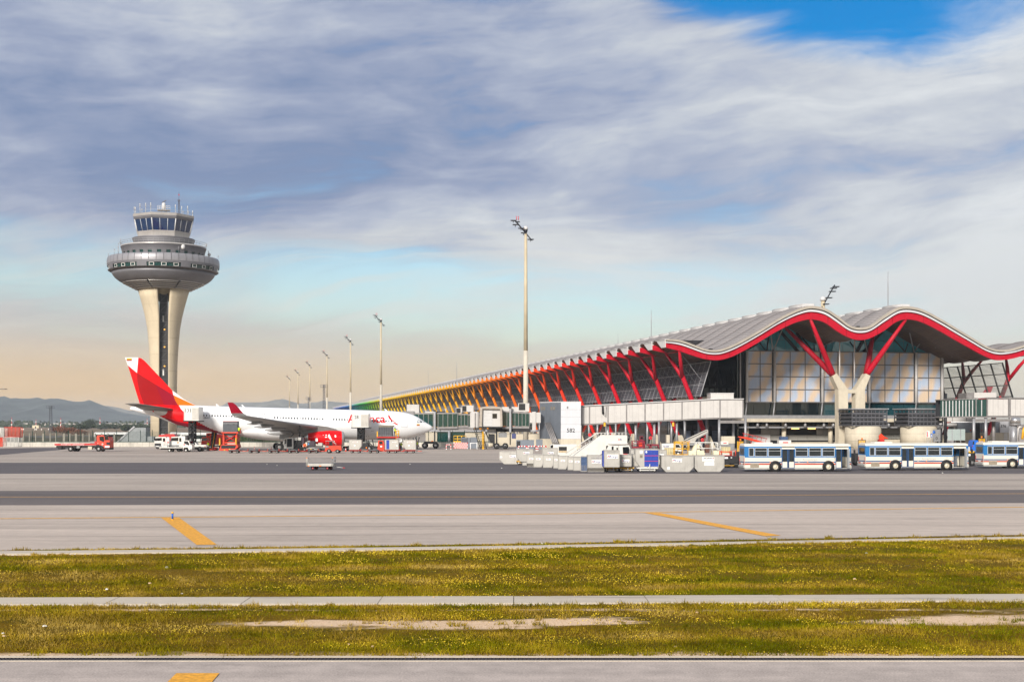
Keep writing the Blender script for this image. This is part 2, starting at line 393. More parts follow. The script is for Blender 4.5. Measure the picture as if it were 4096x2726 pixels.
def verge_mat():
    m = bpy.data.materials.new('earth'); m.use_nodes = True; t = NT(m.node_tree); b = t.n['Principled BSDF']; b.inputs['Roughness'].default_value = .95; b.inputs['Specular IOR Level'].default_value = .05
    tc = t.n.new('ShaderNodeTexCoord'); P = tc.outputs['Object']; at = t.n.new('ShaderNodeAttribute'); at.attribute_name = 'bare'
    n = t.noise(t.mapping(P, scale=(.5, 1.5, 1)), 1.2, 8, .7); n2 = t.noise(P, 14, 5, .7); n3 = t.noise(t.mapping(P, scale=(.14, .5, 1)), 1.0, 5, .6)
    turf = t.ramp(n2, [(.25, (56, 44, 4)), (.5, (104, 80, 10)), (.75, (142, 108, 26))])
    turf = t.mix(t.mapr(n3, .4, .65), turf, t.ramp(n2, [(.25, (46, 42, 3)), (.7, (104, 88, 12))]))
    soil = t.ramp(n2, [(.2, (172, 140, 108)), (.5, (212, 182, 150)), (.8, (228, 206, 178))])
    f = t.mapr(t.math('ADD', t.math('MULTIPLY', at.outputs['Fac'], 1.15), t.math('ADD', t.mapr(n, .25, .75, -.4, .4, False), t.mapr(n3, .3, .7, -.2, .2, False))), .30, .74)
    t.set(b.inputs['Base Color'], t.mix(f, turf, soil))
    bn = t.n.new('ShaderNodeBump'); bn.inputs['Strength'].default_value = .8; bn.inputs['Distance'].default_value = .04
    t.set(bn.inputs['Height'], n2); t.l.new(bn.outputs[0], b.inputs['Normal'])
    return m
verge_mesh()
def lane(name, top, bot, z, m, thick=.12):
    tp, bt = rowline(top), rowline(bot); mb = MB(); n = len(tp)
    for i in range(n - 1):
        q = [tp[i], tp[i + 1], bt[i + 1], bt[i]]
        mb.add([(a.x, a.y, z) for a in q] + [(a.x, a.y, z - thick) for a in q], [(0, 1, 2, 3), (0, 4, 5, 1), (1, 5, 6, 2), (2, 6, 7, 3), (3, 7, 4, 0)])
    return structure(name, mb, m)
# the path is cast in bays with open joints between them
PT, PB = [(-2600, 2402), (-400, 2396), (0, 2395), (2048, 2389), (4096, 2380), (4500, 2378), (6800, 2368)], [(-2600, 2428), (-400, 2422), (0, 2421), (2048, 2417), (4096, 2405), (4500, 2403), (6800, 2393)]
path = lane('path', PT, PB, .035, mat('path_bed', (96, 86, 74), .95), .10)
def edge_at(line, X):
    g = rowline(line); return float(np.interp(X, [q.x for q in g], [q.y for q in g]))
xx = -31.15
while xx < 31:
    L = 3.9; mb = MB(); q = [(xx + .012, edge_at(PT, xx) + .01), (xx + L - .012, edge_at(PT, xx + L) + .01), (xx + L - .012, edge_at(PB, xx + L) - .01), (xx + .012, edge_at(PB, xx) - .01)]
    jz = random.uniform(-.006, .006)
    mb.add([(a[0], a[1], .055 + jz) for a in q] + [(a[0], a[1], -.05) for a in q], [(0, 1, 2, 3), (0, 4, 5, 1), (1, 5, 6, 2), (2, 6, 7, 3), (3, 7, 4, 0)])
    mb.build('path_bay', M_PATH, path); xx += L
lane('kerb_strip', [(-2600, 2233), (-400, 2211), (0, 2207), (1024, 2199), (2048, 2186), (3072, 2167), (4096, 2149), (4500, 2142), (6800, 2103)], [(-2600, 2244), (-400, 2222), (0, 2218), (1024, 2208), (2048, 2193), (3072, 2172.5), (4096, 2153.5), (4500, 2146), (6800, 2107)], .055, M_PATH)
# slot drain
dr = MB(); dr.box(-40, 40, 28.42, 28.52, -.1, .012); dr.box(-40, 40, 28.86, 28.95, -.1, .03)
drain = structure('drain', dr, M_PATH)
ch = MB(); ch.add([(-40, 28.52, -.06), (40, 28.52, -.06), (40, 28.86, -.06), (-40, 28.86, -.06)], [(0, 1, 2, 3)])
ch.build('channel', mat('drain_dark', (24, 22, 22), .9), drain)
bars = MB(); x = -22.0
while x < 22: bars.box(x, x + .035, 28.53, 28.85, -.03, .005); x += .085
bars.box(-22, 22, 28.53, 28.55, -.03, .008); bars.box(-22, 22, 28.83, 28.85, -.03, .008); bars.box(-22, 22, 28.68, 28.70, -.03, .002)
bars.build('grating', mat('cast_iron', (58, 52, 58), .55, .6), drain, kind='stuff')

def grass():
    ex = np.array([p.x for p in far_edge]); ey = np.array([p.y for p in far_edge])
    def scatter(n):
        y = 28.95 + (60.5 - 28.95) * rng.random(n) ** 1.35; x = (rng.random(n) * 2 - 1) * (y * .56 + 3.0)
        ok = y < np.interp(x, ex, ey) - .05
        tp = np.interp(x, [edge_x for edge_x in PTX], PTY); bt = np.interp(x, PBX, PBY)
        sp = rng.random(len(x)) ** 2 * .10; ok &= ~((y > bt + sp) & (y < tp - sp))
        kt = np.interp(x, KTX, KTY); kb = np.interp(x, KBX, KBY); ok &= ~((y > kb) & (y < kt))
        return x[ok], y[ok]
    g = rowline(PT); PTX, PTY = [q.x for q in g], [q.y for q in g]; g = rowline(PB); PBX, PBY = [q.x for q in g], [q.y for q in g]
    KTX, KTY = zip(*[(G(a, b).x, G(a, b).y) for a, b in ((-2600, 2233), (-400, 2211), (0, 2207), (1024, 2199), (2048, 2186), (3072, 2167), (4096, 2149), (4500, 2142), (6800, 2103))])
    KBX, KBY = zip(*[(G(a, b).x, G(a, b).y) for a, b in ((-2600, 2244), (-400, 2222), (0, 2218), (1024, 2208), (2048, 2193), (3072, 2172.5), (4096, 2153.5), (4500, 2146), (6800, 2107))])
    # smooth random fields for clumps
    ph = rng.random((7, 3)) * 6.28; fx = rng.normal(0, 1, 7) * .55; fy = rng.normal(0, 1, 7) * 1.1
    def fld(x, y, o): return sum(np.sin(x * fx[i] * (1 + .3 * o) + y * fy[i] * (1 + .2 * o) + ph[i, o]) for i in range(7)) / 3.2
    x, y = scatter(660000)
    b = np.array([bare(a, c) for a, c in zip(x[::1], y[::1])])
    f0 = fld(x, y, 0); keep = rng.random(len(x)) < np.clip(.70 + .35 * f0 - 1.3 * b, .03, 1)
    x, y, f0 = x[keep], y[keep], f0[keep]
    cx, cy = scatter(2300); k2 = 34; ang = rng.random(len(cx) * k2) * 6.283; rad = rng.random(len(cx) * k2) ** .7 * np.repeat(.05 + .16 * rng.random(len(cx)), k2)     # taller weed clumps
    tx_, ty_ = np.repeat(cx, k2) + np.cos(ang) * rad * 1.6, np.repeat(cy, k2) + np.sin(ang) * rad; tall = np.concatenate([np.ones(len(x)), np.repeat(1.2 + 1.5 * rng.random(len(cx)), k2)])
    x, y = np.concatenate([x, tx_]), np.concatenate([y, ty_]); f0 = np.concatenate([f0, np.full(len(tx_), .3)]); n = len(x)
    f1 = fld(x, y, 1)
    h = (.022 + .05 * rng.random(n) ** 2) * (1 + .45 * np.clip(f0, -1, 1)) * tall; a = rng.random(n) * 6.283; w = (.007 + .01 * rng.random(n)) * (y / 34)
    lean = rng.normal(0, .55, (n, 2)) * h[:, None]
    v = np.zeros((n, 3, 3)); dx, dy = np.cos(a) * w, np.sin(a) * w * .6
    v[:, 0] = np.stack([x - dx, y - dy, np.full(n, .0)], 1); v[:, 1] = np.stack([x + dx, y + dy, np.full(n, .0)], 1)
    v[:, 2] = np.stack([x + lean[:, 0], y + lean[:, 1], .015 + h], 1)
    green = np.array([[.088, .088, .002], [.150, .124, .004], [.208, .150, .008], [.222, .140, .014], [.31, .215, .05]])
    f3 = fld(x * 2.3 + 5, y * 1.7, 0); s = np.clip(1.75 - 1.5 * f1 - .9 * f3 + rng.normal(0, .6, n) + .2 * (y < 37), 0, 3.999); i = s.astype(int); fr = (s - i)[:, None]
    c = green[i] * (1 - fr) + green[np.minimum(i + 1, 4)] * fr
    c = c * np.clip(1 + .30 * fld(x * 3.1 + 2, y * 2.3, 1) + .16 * rng.normal(0, 1, n), .35, 1.8)[:, None]
    fac = np.arange(3 * n).reshape(n, 3)
    me = bpy.data.meshes.new('grass'); me.vertices.add(3 * n); me.vertices.foreach_set('co', v.ravel())
    me.loops.add(3 * n); me.loops.foreach_set('vertex_index', fac.ravel()); me.polygons.add(n)
    me.polygons.foreach_set('loop_start', np.arange(n) * 3); me.update(calc_edges=True)
    at = me.attributes.new('tone', 'FLOAT_COLOR', 'POINT'); cc = np.ones((3 * n, 4)); cc[:, :3] = np.repeat(c, 3, 0); at.data.foreach_set('color', cc.ravel())
    m = bpy.data.materials.new('grass_blades'); m.use_nodes = True; t = NT(m.node_tree); bs = t.n['Principled BSDF']; bs.inputs['Roughness'].default_value = .8
    an = t.n.new('ShaderNodeAttribute'); an.attribute_name = 'tone'; t.l.new(an.outputs['Color'], bs.inputs['Base Color']); bs.inputs['Specular IOR Level'].default_value = 0.0
    me.materials.append(m); o = link('grass', me, kind='stuff'); tag(o, 'short olive and straw coloured grass covering the verge', 'grass')
    # small yellow flowers in drifts
    x, y = scatter(230000); f2 = fld(x, y, 2); b = np.array([bare(a, c) for a, c in zip(x, y)])
    keep = rng.random(len(x)) < np.clip(.75 * (f2 - .22), .015, .9) * (1 - b) * .45; x, y = x[keep], y[keep]; n = len(x)
    r = (.005 + .0075 * rng.random(n)) * (y / 36); z = .05 + .05 * rng.random(n)
    v = np.zeros((n, 4, 3)); tl = rng.normal(0, .4, (n, 2))
    for k2, (p, q) in enumerate(((-1, -1), (1, -1), (1, 1), (-1, 1))):
        v[:, k2] = np.stack([x + p * r, y + q * r * .45 + tl[:, 1] * r * .2, z + q * r * .75 + tl[:, 0] * r * .3], 1)
    me = bpy.data.meshes.new('wildflowers'); me.vertices.add(4 * n); me.vertices.foreach_set('co', v.ravel()); me.loops.add(4 * n)
    me.loops.foreach_set('vertex_index', np.arange(4 * n)); me.polygons.add(n); me.polygons.foreach_set('loop_start', np.arange(n) * 4); me.update(calc_edges=True)
    me.materials.append(mat('yellow_petals', (190, 162, 20), .8, var=.25, vs=3))
    o = link('wildflowers', me, kind='stuff'); tag(o, 'tiny yellow wildflowers scattered in drifts through the grass', 'wildflowers')
grass()
# ============================================================ the terminal pier
TX, TY, TA = 30.94, 262.0, 11.27
_c, _s = math.cos(R(TA)), math.sin(R(TA))
def TL(px, py, u):            # pixel on the cross plane u metres along the pier -> (across, height)
    r = (px - CX) / F_PX
    t = (TX - _s * u - r * (TY + _c * u)) / (r * _s - _c); Y = TY + _c * u + _s * t
    return t, EYE + (HY - py) / F_PX * Y
term = thing('terminal_building', 'long airport terminal with wavy grey roof and rainbow coloured sloping struts', 'terminal', (TX, TY, 0), TA)
EDGE = [(2662, 1358), (2693, 1358), (2731, 1365.5), (2767, 1379), (2812, 1396), (2850.6, 1401), (2886, 1395), (2945, 1370), (3035, 1319.6), (3124, 1266), (3200, 1232), (3241.5, 1225), (3293, 1235), (3337.5, 1261.6), (3391, 1302), (3432, 1310.7), (3474, 1302), (3525, 1264), (3583, 1231), (3625, 1227), (3680, 1239), (3755, 1277.6), (3819, 1315.8), (3882.7, 1354), (3930, 1383), (3962, 1395.5), (3997.5, 1400), (4042, 1394), (4096, 1378), (4150, 1362)]
LOW = [(2662, 1389.5), (2714, 1402.8), (2767, 1420.6), (2812, 1434), (2856.5, 1440), (2886, 1438), (2931, 1423.6), (3005, 1385), (3094, 1331.5), (3160, 1298), (3200, 1284), (3241.5, 1277), (3293, 1288), (3346, 1324), (3391, 1348.7), (3435.7, 1359.8), (3480, 1351), (3534, 1322), (3583, 1287), (3625, 1277), (3678, 1286), (3755, 1323), (3819, 1360), (3882, 1395), (3930, 1421), (3970, 1437), (4000, 1440), (4050, 1433), (4100, 1418), (4150, 1403)]
def prof(L):
    q = [TL(a, b, 0) for a, b in L]; return np.array([a for a, _ in q]), np.array([b for _, b in q])
def catmull(xs_, ys_, x):
    i = int(np.clip(np.searchsorted(xs_, x) - 1, 0, len(xs_) - 2)); x0, x1 = xs_[i], xs_[i + 1]; h = x1 - x0; t = (x - x0) / h
    def sl(j):
        if j <= 0: return (ys_[1] - ys_[0]) / (xs_[1] - xs_[0])
        if j >= len(xs_) - 1: return (ys_[-1] - ys_[-2]) / (xs_[-1] - xs_[-2])
        return (ys_[j + 1] - ys_[j - 1]) / (xs_[j + 1] - xs_[j - 1])
    a, b = sl(i) * h, sl(i + 1) * h; t2, t3 = t * t, t ** 3
    return (2 * t3 - 3 * t2 + 1) * ys_[i] + (t3 - 2 * t2 + t) * a + (-2 * t3 + 3 * t2) * ys_[i + 1] + (t3 - t2) * b
EX, EZ = prof(EDGE); LX, LZ = prof(LOW)
TW = float(EX[-1]) - .5
def ztop(t): return float(catmull(EX, EZ, t))
def zlow(t): return float(catmull(LX, LZ, t))
ts = np.linspace(0, TW, 121)
NMOD, MOD = 124, 9.0
M_ROOF = mat('roof_metal', (152, 144, 139), .6, .1, var=.10, vs=.25, streak=.12)
M_ROOFB = mat('roof_edge_cream', (158, 150, 138), .6, 0, var=.08, vs=.6, dirt=.15)
M_WHITE = mat('white_metal', (192, 190, 188), .5, 0, var=.05, vs=.8, dirt=.12)
M_JOINT = mat('roof_joint', (112, 106, 104), .7)
M_PAINT = mat_objcol('strut_paint')
def soffit_mat():
    m = bpy.data.materials.new('timber_slats'); m.use_nodes = True; t = NT(m.node_tree); b = t.n['Principled BSDF']; b.inputs['Roughness'].default_value = .6
    tc = t.n.new('ShaderNodeTexCoord'); sx = t.n.new('ShaderNodeSeparateXYZ'); t.l.new(tc.outputs['Object'], sx.inputs[0])
    w = t.math('FRACT', t.math('MULTIPLY', sx.outputs[0], 2.2)); f = t.mapr(w, .68, .8)
    n = t.noise(t.mapping(tc.outputs['Object'], scale=(2.2, .2, 1)), 1.0, 3)
    c = t.mix(t.mapr(n, .3, .7), lin((78, 56, 40)), lin((98, 72, 50)))
    t.set(b.inputs['Base Color'], t.mix(f, c, lin((44, 30, 20)))); return m
M_SOFF = soffit_mat()
M_DARKG = glass('dark_glass', (10, 26, 32), .05, .2)
M_TEAL = glass('teal_glass', (66, 146, 164), .05, .10)
M_TEALD = glass('teal_glass_lower', (22, 66, 74), .05, .2)
M_STEEL = mat('grey_steel', (150, 150, 152), .45, .4, var=.1, dirt=.15)
M_BLACK = mat('black_steel', (22, 24, 28), .5)
M_CREAM = mat('cream_concrete', (188, 178, 158), .8, 0, var=.08, vs=.5, dirt=.12, streak=.14, bump=.1, bs=6)
M_INT = mat('interior_dark', (34, 34, 38), .9)

def sweep_roof(y0, y1, off0, off1, arch, ny=6, t0=0.0, t1=None, thick=.25):
    mb = MB(); tt = [t for t in ts if t0 - 1e-6 <= t <= (t1 or TW) + 1e-6]; rows = []
    for k2 in range(ny + 1):
        f = k2 / ny; rows.append([(t, y0 + (y1 - y0) * f, ztop(t) + off0 + (off1 - off0) * f + arch * math.sin(math.pi * f)) for t in tt])
    mb.loft(rows, closed=False, cap=False, smooth=True)
    return mb
# one 9 m bay of roofing, repeated down the pier
roof_me = sweep_roof(.25, MOD - .05, .0, .0, .32).mesh('roof_module', M_ROOF)
sm = MB(); rows = [[(t, y, zlow(t) + .12 + .55 * math.sin(math.pi * y / MOD) + 1.2 * max(0, 1 - t / 3.2)) for t in ts] for y in np.linspace(0, MOD, 7)]
sm.loft(rows, closed=False, cap=False, smooth=True); soff_me = sm.mesh('soffit', M_SOFF)
# seams that divide the sheets of one bay (too fine to count far down the pier)
seam = MB()
for t in np.arange(.6, TW, .62):
    pts = []
    for k2 in range(5):
        f = k2 / 4; pts.append((t, .25 + (MOD - .3) * f, ztop(t) + .32 * math.sin(math.pi * f)))
    for a, b in zip(pts[:-1], pts[1:]):
        seam.add([(a[0] - .025, a[1], a[2]), (a[0] + .025, a[1], a[2]), (b[0] + .025, b[1], b[2]), (b[0] - .025, b[1], b[2]),
                  (a[0] - .025, a[1], a[2] + .06), (a[0] + .025, a[1], a[2] + .06), (b[0] + .025, b[1], b[2] + .06), (b[0] - .025, b[1], b[2] + .06)], [(4, 5, 6, 7), (0, 4, 7, 3), (1, 2, 6, 5)])
M_SEAM = mat('seam_metal', (126, 120, 118), .6, .1)
seam_me = seam.mesh('standing_seams', M_SEAM)
jm = MB(); jm.loft([[(t, y, ztop(t) + z) for t in ts] for y, z in ((-.02, .03), (.02, .10), (.16, .10), (.2, .03))], closed=False, cap=False)
joint_me = jm.mesh('roof_joint', M_JOINT)
# white-sided rooflights along both crests
C1, C2 = TL(3241.5, 1225, 0)[0], TL(3625, 1227, 0)[0]
def rooflight(tc_, h=.6):
    mb = MB(); n = 12; bot, top = [], []
    for i in range(n + 1):
        f = i / n; y = .4 + f * 8.2; wd = 1.9 * math.sin(math.pi * (f * .9 + .05)) ** .35
        bot.append((wd, y)); 
    z = ztop(tc_); ring = lambda s_, dz: [(tc_ - w * s_, y, z + dz) for w, y in bot] + [(tc_ + w * s_, y, z + dz) for w, y in reversed(bot)]
    mb.loft([ring(1, -.3), ring(1.0, h * .75), ring(1.04, h * .76), ring(1.04, h)], True, True, False)
    return mb.mesh('rooflight', M_WHITE)
rl1, rl2 = rooflight(C1), rooflight(C2)
fas = MB(); z1 = ztop(0); z0 = zlow(0)
fas.prism([(.0, z0 + .05), (2.4, z0 + .05), (5.4, z1 - .12), (5.4, z1 + .02), (.0, z1 + .02)], -.12, .45, 'yz')
fas.prism([(.0, z1 + .02), (5.9, z1 + .02), (5.9, z1 + .16), (.0, z1 + .16)], -.25, .8, 'yz')
fas_me = fas.mesh('eave_fascia', M_WHITE)
def beam(t0, t1, n):
    mb = MB(); tt = np.linspace(t0, t1, n); rings = []
    for t in tt:
        a, b = zlow(t), zlow(t) + (ztop(t) - zlow(t)) * .62
        rings.append([(t, -.3, a), (t, .3, a), (t, .3, b), (t, -.3, b)])
    mb.loft(rings, True, True, False); return mb.mesh('roof_beam', M_PAINT)
beam_full, beam_short = beam(.06, TW, 140), beam(.06, 3.6, 8)
def rainbow(u):
    pts = [(0, (176, 12, 38)), (55, (190, 18, 36)), (100, (212, 48, 26)), (150, (226, 88, 20)), (220, (230, 124, 20)), (290, (230, 160, 26)), (420, (230, 178, 10)), (600, (222, 186, 8)), (680, (150, 196, 20)), (760, (30, 170, 64)), (840, (8, 140, 140)), (930, (16, 100, 184)), (1150, (24, 50, 150))]
    for (a, c), (b, d) in zip(pts[:-1], pts[1:]):
        if u <= b: f = (u - a) / (b - a); return lin(tuple(c[i] + (d[i] - c[i]) * f for i in range(3)))
    return lin(pts[-1][1])
# struts: leaning trunk on a concrete foot, forking to two neighbouring beams
def strut_meshes():
    foot_t, fork_t, top_t = 10.2, 5.05, 2.9
    fork = Vector((fork_t, 4.5, 15.0)); base = Vector((foot_t, 4.5, 2.5)); mid = base.lerp(fork, .5)
    trunk = MB().tube([base - Vector((-.2, 0, .5)), base, mid, fork, fork + Vector((-.15, 0, .5))], [.30, .46, .52, .48, .44], 10).mesh('trunk', M_PAINT)
    za = zlow(top_t) + .1; brs = []
    for y in (.0, 9.0):
        p1 = Vector((top_t, y, za)); m2 = fork.lerp(p1, .5)
        brs.append(MB().tube([fork - Vector((0, 0, .4)), m2, p1], [.40, .40, .24], 8).mesh('branch', M_PAINT))
    tie = MB().tube([(top_t, 0, za - .15), (top_t, 9, za - .15)], .10, 6).mesh('tie_bar', M_PAINT)
    ft = MB(); ft.loft([[(foot_t + 1.0 - .75 * f + dx * (.85 - .35 * f), 4.5 + dy * (.9 - .35 * f), 2.6 * f) for dx, dy in ((-1, -1), (1, -1), (1, 1), (-1, 1))] for f in (0, .5, 1)], True, True, False)
    return trunk, brs, tie, ft.mesh('concrete_foot', M_CREAM)
ST = strut_meshes()
rod_me = MB().tube([(5.2, 4.5, zlow(6) + .2), (9.9, 4.5, 13.2)], .055, 5).mesh('stay_rod', M_STEEL)
# sloping screens along the side: frame of mullions with grey louvre panels
def scr(f): return Vector((9.05 + 2.25 * f, 0, 10.9 + 7.1 * f))
M_SCR = mat('screen_grey', (116, 115, 120), .45, .35, var=.16, vs=.35, streak=.12)
M_SCRL = mat('screen_frame', (168, 168, 170), .5, .3)
def screen_panel(row):
    a, b = scr(row / 3 + .008), scr((row + 1) / 3 - .008); mb = MB(); n = Vector((-.06, 0, .02))
    for k2 in range(5):                                     # five louvre blades per panel
        p0, p1 = a.lerp(b, k2 / 5 + .01), a.lerp(b, (k2 + .93) / 5)
        mb.add([(p0.x, .06, p0.z), (p0.x, 2.94, p0.z), (p1.x, 2.94, p1.z), (p1.x, .06, p1.z), (p0.x - .16, .06, p0.z - .02), (p0.x - .16, 2.94, p0.z - .02)], [(4, 5, 2, 3), (0, 1, 5, 4)])
    return mb.mesh('screen_panel', M_SCR)
SP = [screen_panel(r) for r in range(3)]
sb = MB()
for r in range(3):
    for p in (0, 3, 6):
        a, b = scr(r / 3), scr((r + 1) / 3); sb.add([(a.x, p + .06, a.z), (a.x, p + 2.94, a.z), (b.x, p + 2.94, b.z), (b.x, p + .06, b.z)], [(0, 1, 2, 3)])
screen_far = sb.mesh('screen_panels', M_SCR)
mu = MB()
for p in (0, 3, 6):
    a, b = scr(-.03), scr(1.0); mu.tube([(a.x - .05, p, a.z), (b.x - .05, p, b.z)], .07, 4)
for f in (0, 1 / 3, 2 / 3, 1): a = scr(f); mu.tube([(a.x - .05, 0, a.z), (a.x - .05, 9, a.z)], .06, 4)
mull_me = mu.mesh('screen_mullions', M_SCRL)
for k2 in range(NMOD):
    y = k2 * MOD; cc = rainbow(y)
    r_ = link('roof_module', roof_me, term, (0, y, 0)); link('soffit', soff_me, term, (0, y, 0))
    link('roof_joint', joint_me, r_, (0, 0, 0))
    if k2 < 46: link('standing_seams', seam_me, r_, (0, 0, 0), 'stuff')
    link('rooflight', rl1, term, (0, y, 0))
    if k2 < 30: link('rooflight', rl2, term, (0, y, 0))
    f_ = link('eave_fascia', fas_me, term, (0, y, 0))
    b_ = link('roof_beam', beam_full if k2 < 1 else beam_short, term, (0, y, 0)); b_.color = cc
    if k2 % 2 == 0:
        tr = link('strut', ST[0], term, (0, y, 0)); tr.color = cc
        for q in ST[1]: o = link('branch', q, tr); o.color = cc
        o = link('tie_bar', ST[2], tr); o.color = cc
        link('concrete_foot', ST[3], tr)
    if k2 < 60: link('stay_rod', rod_me, term, (0, y, 0)); link('stay_rod', rod_me, term, (0, y + 4.5, 0))
    link('screen_mullions', mull_me, term, (0, y + 4.5, 0))
    for p in range(3):
        if k2 < 30:
            for r in range(3): link('screen_panel', SP[r], term, (0, y + 4.5 + 3 * p, 0))
    if k2 >= 30: link('screen_panels', screen_far, term, (0, y + 4.5, 0), 'stuff')
# edge of the roof at the end of the pier: cream coping over a white band
cb = MB(); rings = []
for t in np.linspace(0, TW, 150):
    a, b = zlow(t), ztop(t); rings.append([(t, -1.1, b - (b - a) * .19), (t, .3, b - (b - a) * .19), (t, .3, b + .04), (t, -1.1, b + .02)])
cb.loft(rings, True, True, False); cb.build('roof_coping', M_ROOFB, term)
cb = MB(); rings = []
for t in np.linspace(.03, TW, 150):
    a, b = zlow(t), ztop(t); h = b - a; rings.append([(t, -.75, b - h * .42), (t, .28, b - h * .42), (t, .28, b - h * .27), (t, -.75, b - h * .27)])
cb.loft(rings, True, True, False); cb.build('white_band', mat('band_white', (194, 196, 200), .45, 0, var=.04), term)
for t in (2.9, C1, C2): 
    mb = MB().box(t - .22, t + .22, -.42, -.30, zlow(t) + .02, zlow(t) + (ztop(t) - zlow(t)) * .6); o = mb.build('beam_stiffener', M_PAINT, term); o.color = rainbow(0)
for t in (8.6, 13.5, 25.6, 34.9, 39, 46, 49.4, 56.4): 
    mb = MB().box(t - .05, t + .05, -.36, -.30, zlow(t) + .02, zlow(t) + (ztop(t) - zlow(t)) * .6); o = mb.build('beam_splice', M_PAINT, term); o.color = lin((130, 8, 26))
# small walkway ladder and bolts on the roof
for t0 in (9.6, 42.0):
    mb = MB()
    for i in range(9): mb.box(t0 + .7 * math.sin(i * .17), t0 + .8 + .7 * math.sin(i * .17), 1.0 + i * .5, 1.06 + i * .5, ztop(t0) + .3, ztop(t0) + .45)
    mb.build('roof_ladder', M_BLACK, term)
# ---- the glazed end wall, 18 m behind the roof edge
UE = 18.0
LCOL = [195, 305, 412, 443, 573, 707, 840, 870, 1000, 1130, 1262, 1290, 1420, 1550, 1680, 1705, 1810, 1918]
LROW = [577, 690, 802, 915, 1027]
def E8(cx, cy, u=UE): return TL(2900 + cx / 2.24, 1150 + cy / 2.24, u)
rowz = [E8(1000, r)[1] for r in LROW]
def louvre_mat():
    m = bpy.data.materials.new('banded_louvre'); m.use_nodes = True; t = NT(m.node_tree); b = t.n['Principled BSDF']
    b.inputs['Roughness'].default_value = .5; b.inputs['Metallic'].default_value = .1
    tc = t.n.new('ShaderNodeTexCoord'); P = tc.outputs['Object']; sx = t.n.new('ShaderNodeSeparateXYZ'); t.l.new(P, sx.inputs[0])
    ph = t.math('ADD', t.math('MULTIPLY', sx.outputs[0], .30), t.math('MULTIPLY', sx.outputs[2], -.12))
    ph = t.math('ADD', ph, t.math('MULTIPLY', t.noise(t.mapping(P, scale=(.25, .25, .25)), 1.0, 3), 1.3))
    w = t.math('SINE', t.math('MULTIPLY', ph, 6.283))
    c = t.ramp(t.mapr(w, -1, 1), [(.0, (170, 186, 208)), (.5, (194, 184, 180)), (1.0, (208, 184, 156))])  # blue and tan bands paint in moire shimmer and reflected sky
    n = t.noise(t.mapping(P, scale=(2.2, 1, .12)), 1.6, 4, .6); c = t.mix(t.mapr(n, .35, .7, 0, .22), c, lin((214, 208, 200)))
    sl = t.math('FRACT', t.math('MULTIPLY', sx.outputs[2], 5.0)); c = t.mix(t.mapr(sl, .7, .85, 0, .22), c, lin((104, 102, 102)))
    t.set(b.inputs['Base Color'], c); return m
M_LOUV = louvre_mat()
cols = [E8(c, 800)[0] for c in LCOL]
gaps = {2, 6, 10, 14}
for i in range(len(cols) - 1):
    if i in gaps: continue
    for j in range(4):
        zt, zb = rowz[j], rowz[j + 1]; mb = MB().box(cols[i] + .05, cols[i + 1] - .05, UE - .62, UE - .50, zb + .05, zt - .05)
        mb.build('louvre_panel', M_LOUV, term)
fr = MB()
for j in range(5): fr.box(cols[0] - .1, cols[-1] + .1, UE - .74, UE - .63, rowz[j] - .10, rowz[j] + .10)
for i, c in enumerate(cols): fr.box(c - .08, c + .08, UE - .72, UE - .635, rowz[4], rowz[0])
fr.build('louvre_frame', mat('louvre_frame', (112, 110, 110), .5, .3), term)
for c in (180, 428, 855, 1276, 1692, 1925):
    t = E8(c, 800)[0]; MB().tube([(t, UE - 1.1, rowz[4] - .1), (t, UE - 1.1, rowz[0] + .1)], .30, 12).build('end_post', M_WHITE, term)
    MB().tube([(t, UE - 1.1, rowz[4] - .1), (t - .5, UE - 1.3, rowz[4] - 3.8)], .16, 8).build('post_leg', M_STEEL, term)
t = E8(130, 800)[0]; MB().tube([(t, UE - .5, 6.6), (t, UE - .5, rowz[0])], .17, 10).build('end_post', M_WHITE, term)
# clear glazing above, below and at the sides
panes = [cols[0] - 1.7, cols[0] - .2] + [E8(c, 500)[0] for c in (256, 358, 460, 540, 640, 740, 870, 960, 1050, 1160, 1262, 1340, 1425, 1514, 1600, 1690, 1800, 1918)]
zg = rowz[0]; zf = E8(1000, 1142)[1]
for a, b in zip(panes[:-1], panes[1:]):
    n = 5; tt = np.linspace(a + .03, b - .03, n); mb = MB()
    zmid = zg + 2.6
    lo = [(t, UE, zg + .08) for t in tt]; hi = [(t, UE, min(zmid - .03, zlow(t) + .7)) for t in tt]
    mb.loft([lo, hi], closed=False, cap=False, smooth=False); mb.build('glass_pane', M_TEAL, term)
    if max(zlow(t) + .7 for t in tt) > zmid:
        lo = [(t, UE, min(zmid + .03, zlow(t) + .7)) for t in tt]; hi = [(t, UE, max(min(zmid + .03, zlow(t) + .7), zlow(t) + .72)) for t in tt]
        MB().loft([lo, hi], closed=False, cap=False, smooth=False).build('glass_pane', M_TEAL, term)
    MB().box(a + .03, b - .03, UE, UE + .05, zf, rowz[4] + .3).build('glass_pane', M_DARKG if a < cols[7] else M_TEALD, term)
    MB().box(a + .03, b - .03, UE - .1, UE - .05, rowz[4] + .3, zg).build('back_glass', M_INT, term)
